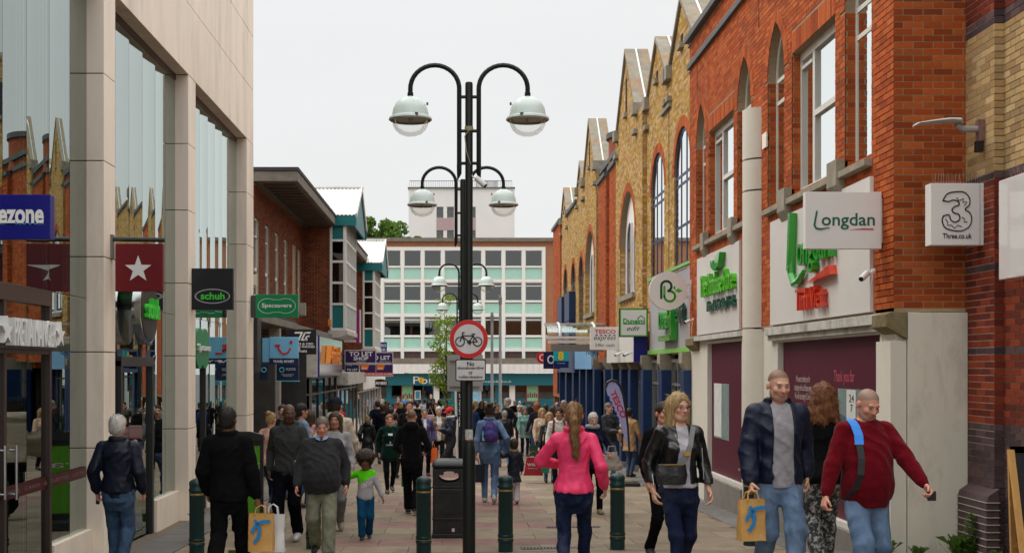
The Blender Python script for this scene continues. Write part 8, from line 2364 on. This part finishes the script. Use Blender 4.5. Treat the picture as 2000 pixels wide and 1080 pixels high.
p27 = at('blonde woman in beige jumper with a crossbody strap', 1059, 798, 33, face=6, top=('knit', CL(196, 170, 146)), trousers=('cotton', CL(40, 44, 56)), hair=('bob', 'blond'), female=True, fat=.08, hem=.80, lod=1, stride=.12, rcurl=1.4)
carrier('shopping_bag', 'dark green carrier bag hanging from the beige jumper woman\'s hand', p27['rhand'], .3, .3, .1, mat('bag_green', CL(20, 70, 52), rough=.5), soft=.006)
p28 = at('fair haired woman in black leather jacket with jeans and ankle boots', 1073, 806, 28.5, face=4, top=('leather', (.013, .013, .014)), trousers=('denim', CL(90, 124, 164)), hair=('bob', 'blond'), female=True, hem=.84, lod=1, slim=.006, shoes=((.012, .012, .012), (.012, .012, .012)), rh=(-.28, -.1, .86), rcurl=1.5, stride=.1, glasses=True)
def logo_win(t, w, h, d):
 mb = MB(); mb.text(PF(-d / 2 - .004), 'Wilko', -.02, h * .62, w * .55, h * .16, 0, .003); mb.text(PF(-d / 2 - .004), 'more for less', -.02, h * .42, w * .5, h * .06, 0, .003); mb.build('lettering', M_sw, t, local=True)
carrier('shopping_bag', 'large red carrier bag with white lettering swinging beside the pink top', p28['rhand'] + Vector((-.12, 0, 0)), .46, .42, .16, mat('bag_red', rgb(150, 16, 34), rough=.45, bump=.3, bscale=9), logo=logo_win, soft=.008, taper=.35, handle=.16)
carrier('shopping_bag', 'green striped carrier bag next to the red one', p28['rhand'] + Vector((.16, -.03, -.02)), .2, .4, .1, mat('bag_green2', rgb(30, 120, 84), rough=.45, var=.5, scale=9), soft=.006)
p29 = at('young man in white hoodie with maroon backpack straps and dark hair', 1092, 797, 26.5, face=-4, top=('knit', CL(200, 196, 186)), trousers=('cotton', CL(50, 50, 56)), hair=('full', 'black'), skin='tan', hood=True, lod=1, look=(-8, 0))
W_ = p29['w']; mb = MB()
for s in (1, -1):
 pts = [W_((s * .10, .06, 1.50)), W_((s * .11, -.10, 1.44)), W_((s * .12, -.17, 1.32)), W_((s * .13, -.17, 1.15))]
 for a, b in zip(pts, pts[1:]): mb.bar(a, b, .05, .012, up=(0, 1, 0))
t = thing('backpack_straps', 'maroon straps of the backpack worn over the white hoodie', 'backpack', tuple(W_((0, 0, 1.3)))); mb.build('straps', mat('strap_maroon', rgb(92, 22, 38), rough=.7), t)
v = Vol((-.2, .1, 1.0), (.2, .36, 1.5), .02); v.loft([(1.02, 0, .22, .13, .07), (1.25, 0, .23, .14, .08), (1.45, 0, .21, .09, .05)], .02, e=3); ob = vol_object('pack', v, MATS['strap_maroon'], None, p29['sc']); ob.location = (p29['X'], p29['Y'], p29['z']); ob.parent = t; ob.matrix_parent_inverse = Matrix.Translation(-t.location)
p30 = at('grey haired lady in navy cardigan with a patterned scarf and woven bag', 1158, 806, 21.0, face=6, top=('knit', CL(32, 38, 62)), trousers=('cotton', CL(22, 24, 34)), hair=('short', 'white'), skin='fair', female=True, fat=.08, hem=.78, lh=(.24, -.24, 1.02), lcurl=1.5, look=(0, 16), lod=1, shoes=((.2, .16, .1), (.1, .08, .06)), scarf=CL(150, 150, 160))
t = thing('woven_handbag', 'soft grey woven handbag on the grey haired lady\'s arm', 'handbag', tuple(wp(1195, 918, 20.8)), R(20), 'bags carried by people')
v = Vol((-.26, -.14, -.05), (.26, .14, .42), .014); v.loft([(0, 0, 0, .17, .08), (.08, 0, 0, .19, .09), (.26, 0, 0, .13, .04), (.31, 0, 0, .10, .02)], .03, e=2.6); v.noise(.012, 26, 5); vol_object('body', v, mat('woven_grey', rgb(150, 140, 132), rough=.8, var=.45, scale=60), t)
mb = MB(); mb.tube([(-.09, 0, .28), (-.06, 0, .42), (.06, 0, .42), (.09, 0, .28)], .012, 6); mb.build('handle', MATS['woven_grey'], t, smooth='auto', local=True)
# -- by the supermarket door
p31 = at('man in grey jacket and jeans standing by the blue columns with a paper', 1190, 787, 29.5, face=40, top=('nylon', CL(66, 66, 68)), trousers=('denim', CL(78, 106, 136)), hair=('short', 'greybrown'), stride=.05, rh=(-.05, -.3, 1.1), lh=(.1, -.32, 1.1), lod=1)
p32 = at('person in tan coat at the supermarket door behind the flag', 1230, 798, 30.5, face=140, top=('cotton', CL(190, 150, 110)), hair=('full', 'dkbrown'), coat=True, hem=.66, stride=.05, lod=2)
# -- front right
p33 = at('woman in pink sports top and navy jeans with long ponytail walking away', 1121, 787, 10.6, face=170, top=('nylon', rgb(232, 62, 108)), trousers=('denim', CL(18, 32, 66)), hair=('ponytail', 'ltbrown'), skin='fair', female=True, collar='stand', hem=.90, slim=.0, stride=.28, phase=-1, fat=.03, lh=(.15, -.25, 1.1), elbow=(1.5, .3), rh=(-.28, -.06, .91), swing=.05, infl=.013, lcurl=.8, look=(0, -2))
p34 = at('blonde woman with glasses in black leather biker jacket and dark jeans', 1326, 770, 10.0, face=10, top=('leather', (.006, .006, .0065)), trousers=('denim', CL(16, 28, 60)), hair=('long', 'blond'), skin='fair', female=True, hem=.965, slim=.001, stride=.24, open_front=('cotton', CL(176, 172, 178), (.055, .05)), glasses=(.35, .2, .14), look=(10, 2), phase=-1, fat=.0, swing=.07)
W_ = p34['w']
t = thing('crossbody_bag', 'black crossbody bag on a grey strap worn over the biker jacket', 'handbag', tuple(W_((-.13, -.17, .94))), p34['rz'], 'bags carried by people')
v = Vol((-.2, -.1, -.04), (.2, .1, .24), .011); v.loft([(0, 0, 0, .12, .035), (.08, 0, 0, .135, .042), (.17, 0, 0, .12, .03)], .02, e=3.4); vol_object('body', v, fabric('leather', (.014, .014, .015)), t)
STRAP34 = True
mb = MB(); mb.box(-.09, .09, -.046, -.04, .165, .172); mb.build('clasp', mat('gold_buckle', rgb(190, 150, 80), rough=.3, metal=.8), t, local=True)
bag34 = t
# zips and studs of the jacket
mb = MB()
for a, b in (((-.115, -.155, 1.30), (-.055, -.168, 1.255)), ((.15, -.155, 1.25), (.165, -.16, .98)), ((-.262, -.06, 1.02), (-.258, -.085, .93))): mb.tube([W_(a), W_(b)], .004, 5)
for p in ((-.09, -.15, 1.36), (-.09, -.155, 1.345), (-.075, -.15, 1.325)): mb.tube([W_(p), W_((p[0], p[1] - .012, p[2]))], .008, 8)
bpy.context.view_layer.update(); z_ = mb.build('zips', M_steel, None); z_.parent = p34['obj']; z_.matrix_parent_inverse = p34['obj'].matrix_world.inverted()
p35 = at('person in black behind the biker jacket woman', 1297, 787, 13.0, face=14, top=('cotton', BLK), trousers=('cotton', (.006, .006, .0065)), hair=('short', 'dkbrown'), skin='pink', stride=.2, swing=.08, phase=1, fat=.02)
p36 = at('bald bearded man in open navy jacket, grey jumper and light blue jeans', 1519, 722, 9.7, face=4, top=('nylon', CL(18, 28, 56)), trousers=('denim', CL(96, 118, 146)), hair=('buzz', 'brown'), skin='fair', beard=.6, collar='stand', hem=.86, open_front=('knit', CL(150, 146, 150), (.085, .075)), loose=.014, stride=.2, phase=1, rh=(-.25, -.12, .87), rcurl=1.6, look=(4, 12), fat=.0, infl=.024, shoes=((.3, .2, .12), (.1, .08, .06)))
def logo_p(t, w, h, d):
 mb = MB(); P_ = PF(-d / 2 - .003)
 def arcs(cx, cz, r0, r1, a0, a1, n=14):
  o = [(cx + r1 * math.cos(a0 + (a1 - a0) * k / n), cz + r1 * math.sin(a0 + (a1 - a0) * k / n)) for k in range(n + 1)]; i = [(cx + r0 * math.cos(a0 + (a1 - a0) * k / n), cz + r0 * math.sin(a0 + (a1 - a0) * k / n)) for k in range(n, -1, -1)]; return o + i
 mb.prism(P_, [(u, z) for u, z in arcs(w * .28, h * .42, w * .52, w * .66, R(75), R(170))], 0, .003); mb.prism(P_, [(u, z) for u, z in arcs(-w * .55, h * .55, w * .48, w * .62, R(-55), R(52))], 0, .003); mb.build('blue_print', mat('print_blue', rgb(40, 130, 190), rough=.7), t, local=True)
 mb = MB(); mb.prism(P_, [(.02, .005), (w * .45, .005), (w * .24, h * .2)], 0, .0028); mb.build('base_fold', mat('kraft_light', rgb(206, 164, 104), rough=.85), t, local=True)
M_kraft = mat('kraft_paper', rgb(196, 150, 86), rough=.85, var=.14, scale=12, bump=.3, bscale=9)
carrier('paper_carrier_bag', 'brown paper carrier bag with blue print held by the bald man', p36['rhand'] + Vector((-.01, -.03, .02)), .215, .33, .11, M_kraft, rz=.2, logo=logo_p, handle=.07, soft=.003)
M_floral = mat('floral_print', (.015, .015, .016), rough=.8, var=.1, dirt=1.0, dirtcol=(.55, .55, .53), dscale=26)
p37 = at('woman with long auburn hair, grey top and patterned trousers walking away', 1606, 753, 11.6, face=176, top=('knit', CL(96, 98, 104)), trousers=('cotton', BLK), pattern=M_floral, hair=('curly', 'auburn'), skin='fair', female=True, hem=.82, vest=('cotton', (.007, .007, .008)), loose=.02, stride=.18, swing=.08, fat=.03, phase=-1)
p38 = at('stocky man in maroon jumper and light jeans with a blue bag strap', 1690, 757, 8.9, face=8, top=('knit', rgb(96, 10, 22)), trousers=('denim', CL(94, 116, 144)), hair=('buzz', 'greybrown'), skin='pink', beard=.5, fat=.03, belly=.065, hem=.80, loose=.018, stride=.2, phase=-1, rh=(-.36, -.06, .86), lh=(.33, -.32, .96), look=(6, 26), lcurl=1.1, rcurl=.9, infl=.018)
W_ = p38['w']
t = thing('shoulder_bag', 'blue and black bag strap over the maroon jumper', 'bag', tuple(W_((-.17, -.05, 1.2))), 0, 'bags carried by people')
def on_cloth(inf, nm, pts, d=.008):
 from mathutils.bvhtree import BVHTree
 me = part_of(inf, nm).data; bv = BVHTree.FromPolygons([v.co for v in me.vertices], [p.vertices for p in me.polygons]); out = []
 for (x, y, z) in pts:
  r = bv.find_nearest(Vector((x, y, z)) * inf['sc']); q = r[0] + r[1] * d if r[0] is not None else Vector((x, y, z)) * inf['sc']
  out.append(inf['w'](np.array(q) / inf['sc']))
 return out
def ribbon(pts, w, th=.006, side=(1, 0, 0)):
 mb = MB(); s_ = Vector(side).normalized() * w / 2; n = len(pts)
 for a, b in zip(pts, pts[1:]):
  o = Vector((0, -th, 0)); mb.hexa([a - s_, a + s_, b + s_, b - s_, a - s_ + o, a + s_ + o, b + s_ + o, b - s_ + o])
 return mb
up_ = on_cloth(p38, 'top', [(-.12, .05, 1.50), (-.13, -.04, 1.49), (-.135, -.10, 1.45), (-.145, -.16, 1.38), (-.15, -.2, 1.30)], .012)
ribbon(up_, .065).build('blue_strap', mat('strap_blue', rgb(50, 130, 220), rough=.6), t)
lo_ = on_cloth(p38, 'top', [(-.15, -.2, 1.30), (-.165, -.25, 1.18), (-.19, -.27, 1.05), (-.22, -.22, .90), (-.24, -.1, .84)], .014)
ribbon(lo_, .05).build('black_strap', M_black, t)
h_ = p38['lhand']; t = thing('phone', 'dark object in the maroon jumper man\'s hand', 'phone', tuple(h_)); mb = MB(); mb.box(h_.x - .03, h_.x + .03, h_.y - .02, h_.y + .0, h_.z - .05, h_.z + .02); mb.build('case', M_black, t, bevel=.005)
def cloth_pts(inf, nms, pts, d=.008):
 from mathutils.bvhtree import BVHTree
 bvs = [BVHTree.FromPolygons([v.co for v in part_of(inf, nm).data.vertices], [p.vertices for p in part_of(inf, nm).data.polygons]) for nm in nms]; out = []
 for (x, z) in pts:
  ys = [r[0].y for r in (bv.ray_cast(Vector((x, -1, z)) * inf['sc'], Vector((0, 1, 0))) for bv in bvs) if r[0] is not None]; yy = min(ys) if ys else -.1
  out.append(inf['w']((x, yy / inf['sc'] - d, z)))
 return out
sp = cloth_pts(p34, ['jacket', 'shirt'], [(-.06, 1.08), (-.02, 1.14), (.02, 1.20), (.05, 1.27), (.08, 1.34), (.105, 1.40), (.12, 1.43)])
def hang_on(ob, par):
 ob.parent = par; ob.matrix_parent_inverse = par.matrix_world.inverted()
bpy.context.view_layer.update()
hang_on(ribbon(sp, .045, side=(.8, 0, -.5)).build('strap', mat('grey_strap', rgb(120, 122, 120), rough=.7), None), bag34)
mb = MB(); c_ = sp[2]; mb.box(c_.x - .025, c_.x + .025, c_.y - .014, c_.y - .006, c_.z - .018, c_.z + .018); hang_on(mb.build('buckle', MATS['gold_buckle'], None), bag34)
# bags of the man in black
carrier('paper_carrier_bag', 'brown paper carrier bag with blue print beside the man in black', p2['rhand'] + Vector((.03, -.02, 0)), .24, .36, .13, M_kraft, rz=-.1, logo=logo_p, handle=.08, soft=.003)
carrier('shopping_bag', 'white plastic bag hanging beside the brown paper bag', p2['rhand'] + Vector((.13, .07, -.0)), .22, .36, .12, mat('bag_white', (.62, .62, .62), rough=.5, bump=.4, bscale=9), soft=.012, handle=.1)
carrier('shopping_bag', 'thin green bag hanging from the hoodie man\'s left hand', p14['lhand'] + Vector((.04, 0, -.05)), .12, .42, .03, mat('bag_leaf', rgb(30, 130, 50), rough=.5), soft=.004)
carrier('shopping_bag', 'bright orange carrier bag held by the woman in purple', p16['lhand'], .22, .4, .12, mat('bag_orange', rgb(240, 110, 40), rough=.5), soft=.01)
t = thing('shoulder_bag', 'pale pink shoulder bag on a dark coat in the far crowd', 'handbag', tuple(wp(840, 815, 44)), 0, 'bags carried by people'); mb = MB(); mb.box(t.location.x - .16, t.location.x + .16, 43.95, 44.05, t.location.z - .1, t.location.z + .1); mb.build('body', mat('bag_pink', rgb(206, 170, 168), rough=.5), t, bevel=.03); mb = MB(); mb.tube([tuple(t.location + Vector((-.12, 0, .1))), tuple(t.location + Vector((0, .05, .42))), tuple(t.location + Vector((.12, 0, .1)))], .012, 5); mb.build('strap', MATS['bag_pink'], t)

# -- the far crowd
far = [  # px, head-top y, depth, facing, top colour, hair, female, words
 (748, 789, 36, 170, (26, 28, 36), ('full', 'dkbrown'), 1, 'person with long brown hair in dark padded coat at the left of the crowd'),
 (764, 796, 33, 176, (30, 32, 38), ('short', 'black'), 0, 'person in dark coat just behind the green sweatshirt'),
 (771, 806, 30, 172, (92, 96, 98), ('short', 'black'), 0, 'person in grey jacket behind the green sweatshirt woman'),
 (769, 788, 62, 4, (200, 140, 140), ('full', 'brown'), 1, 'woman in pink scarf far off at the left'),
 (755, 783, 56, 10, (70, 60, 56), ('long', 'brown'), 1, 'woman in brown coat far off at the left'),
 (783, 786, 60, 170, (40, 52, 44), ('bob', 'blond'), 1, 'blonde person in dark green coat far off at the left'),
 (778, 776, 80, 20, (44, 46, 70), ('short', 'greybrown'), 0, 'man in navy top far off near the shop window'),
 (792, 772, 84, 0, (80, 110, 160), ('short', 'brown'), 0, 'person in mid blue top far off under the green poster'),
 (743, 770, 92, 5, (150, 140, 128), ('short', 'brown'), 0, 'person in pale jacket far off in the teal doorway'),
 (733, 786, 52, 175, (170, 168, 160), ('short', 'grey'), 0, 'person in pale jacket at the far left edge of the crowd'),
 (811, 782, 58, 175, (205, 205, 205), ('short', 'black'), 0, 'person in white shirt in the far crowd'),
 (821, 780, 66, 160, (206, 200, 180), ('short', 'dkbrown'), 0, 'person in cream hoodie in the far crowd'),
 (830, 779, 64, 178, (180, 190, 210), ('short', 'black'), 0, 'person in pale blue top in the far crowd'),
 (838, 783, 45, 190, (22, 22, 26), ('long', 'black'), 1, 'woman in long black coat with the pale pink bag'),
 (846, 782, 60, 5, (110, 104, 70), ('short', 'dkbrown'), 0, 'person in camouflage jacket in the far crowd'),
 (859, 780, 56, 176, (215, 210, 206), ('long', 'black'), 1, 'woman with long black hair and white top in the far crowd'),
 (842, 769, 90, 0, (50, 46, 44), ('short', 'black'), 0, 'person far off below the young tree'),
 (929, 782, 52, 180, (20, 20, 26), ('long', 'blond'), 1, 'woman with long blond hair and black coat beyond the signpost'),
 (941, 783, 50, 6, (30, 30, 34), ('long', 'black'), 1, 'woman in black coat with white scarf beyond the signpost'),
 (923, 790, 44, 175, (40, 58, 96), ('short', 'brown'), 0, 'person in blue denim jacket beyond the bin'),
 (1005, 781, 60, 178, (22, 22, 24), ('buzz', 'grey'), 0, 'shaven headed man in black jumper seen from behind'),
 (1024, 784, 66, 176, (70, 96, 92), ('short', 'black'), 0, 'person in dark teal jacket far off by the shop poster'),
 (1034, 792, 48, 184, (40, 44, 60), ('bob', 'dkbrown'), 1, 'dark haired woman behind the teal raincoat'),
 (1048, 786, 37, 200, (56, 52, 66), ('bob', 'ginger'), 1, 'ginger haired woman in striped dark cardigan seen from behind'),
 (1080, 793, 38, 176, (50, 70, 66), ('bob', 'brown'), 1, 'brown haired woman behind the young man in white'),
 (1100, 782, 40, -80, (92, 34, 44), ('short', 'grey'), 0, 'grey haired man in dark red jacket near the blue columns'),
 (1104, 790, 48, 10, (60, 60, 64), ('short', 'brown'), 0, 'person in grey coat near the red post'),
 (960, 786, 48, 176, (34, 34, 40), ('short', 'dkbrown'), 0, 'person in dark coat hidden behind the denim jacket woman'),
 (760, 785, 70, 170, (30, 30, 40), ('short', 'black'), 0, 'person in black jacket deep in the crowd at left'),
 (774, 784, 74, 4, (150, 60, 60), ('short', 'brown'), 0, 'person in dull red top deep in the crowd at left'),
 (789, 787, 66, 176, (52, 60, 84), ('long', 'dkbrown'), 1, 'long haired woman in slate coat deep in the crowd at left'),
 (801, 780, 82, 2, (120, 120, 124), ('short', 'grey'), 0, 'grey haired person in grey top deep in the crowd'),
 (815, 786, 50, 184, (28, 34, 30), ('short', 'dkbrown'), 0, 'person in dark olive coat behind the tall man in black'),
 (851, 787, 46, 0, (80, 60, 50), ('bob', 'brown'), 1, 'woman in brown coat between taupe jacket and camouflage'),
 (915, 783, 68, 176, (60, 64, 70), ('short', 'black'), 0, 'person in grey jacket deep in the crowd behind the lamp post'),
 (948, 784, 64, 4, (90, 30, 40), ('bob', 'blond'), 1, 'blonde woman in wine red coat deep in the crowd'),
 (968, 783, 72, 178, (40, 44, 50), ('short', 'brown'), 0, 'person in charcoal coat deep in the crowd by the grey column'),
 (1015, 783, 76, 2, (170, 160, 150), ('short', 'grey'), 0, 'person in stone jacket deep in the crowd by the poster'),
 (1042, 786, 62, 178, (26, 30, 40), ('short', 'black'), 0, 'person in midnight blue coat deep in the crowd at right'),
 (1066, 789, 50, 176, (70, 54, 60), ('long', 'brown'), 1, 'long haired woman in plum coat behind the beige jumper'),
 (1088, 786, 56, 0, (110, 108, 100), ('short', 'white'), 0, 'white haired man in fawn jacket near the red post'),
 (870, 786, 52, 8, (60, 50, 70), ('short', 'brown'), 0, 'person in plum jacket behind the red cap'),
]
for (px, ty, Y, fc, c, hr, fem, lab) in far:
 c2 = random.Random(px).choice([(40, 44, 58), (30, 30, 34), (60, 84, 116), (50, 48, 46), (84, 108, 140)])
 at(lab, px, ty, Y, face=fc, top=('cotton', CL(*c)), trousers=('cotton', CL(*c2)), hair=hr, female=bool(fem), skin=random.Random(px + 1).choice(['fair', 'pink', 'tan', 'brown']), stride=.14, lod=2 if Y < 50 else 3, coat='coat' in lab, hem=.66 if 'coat' in lab else .83, phase=1 if px % 2 else -1)
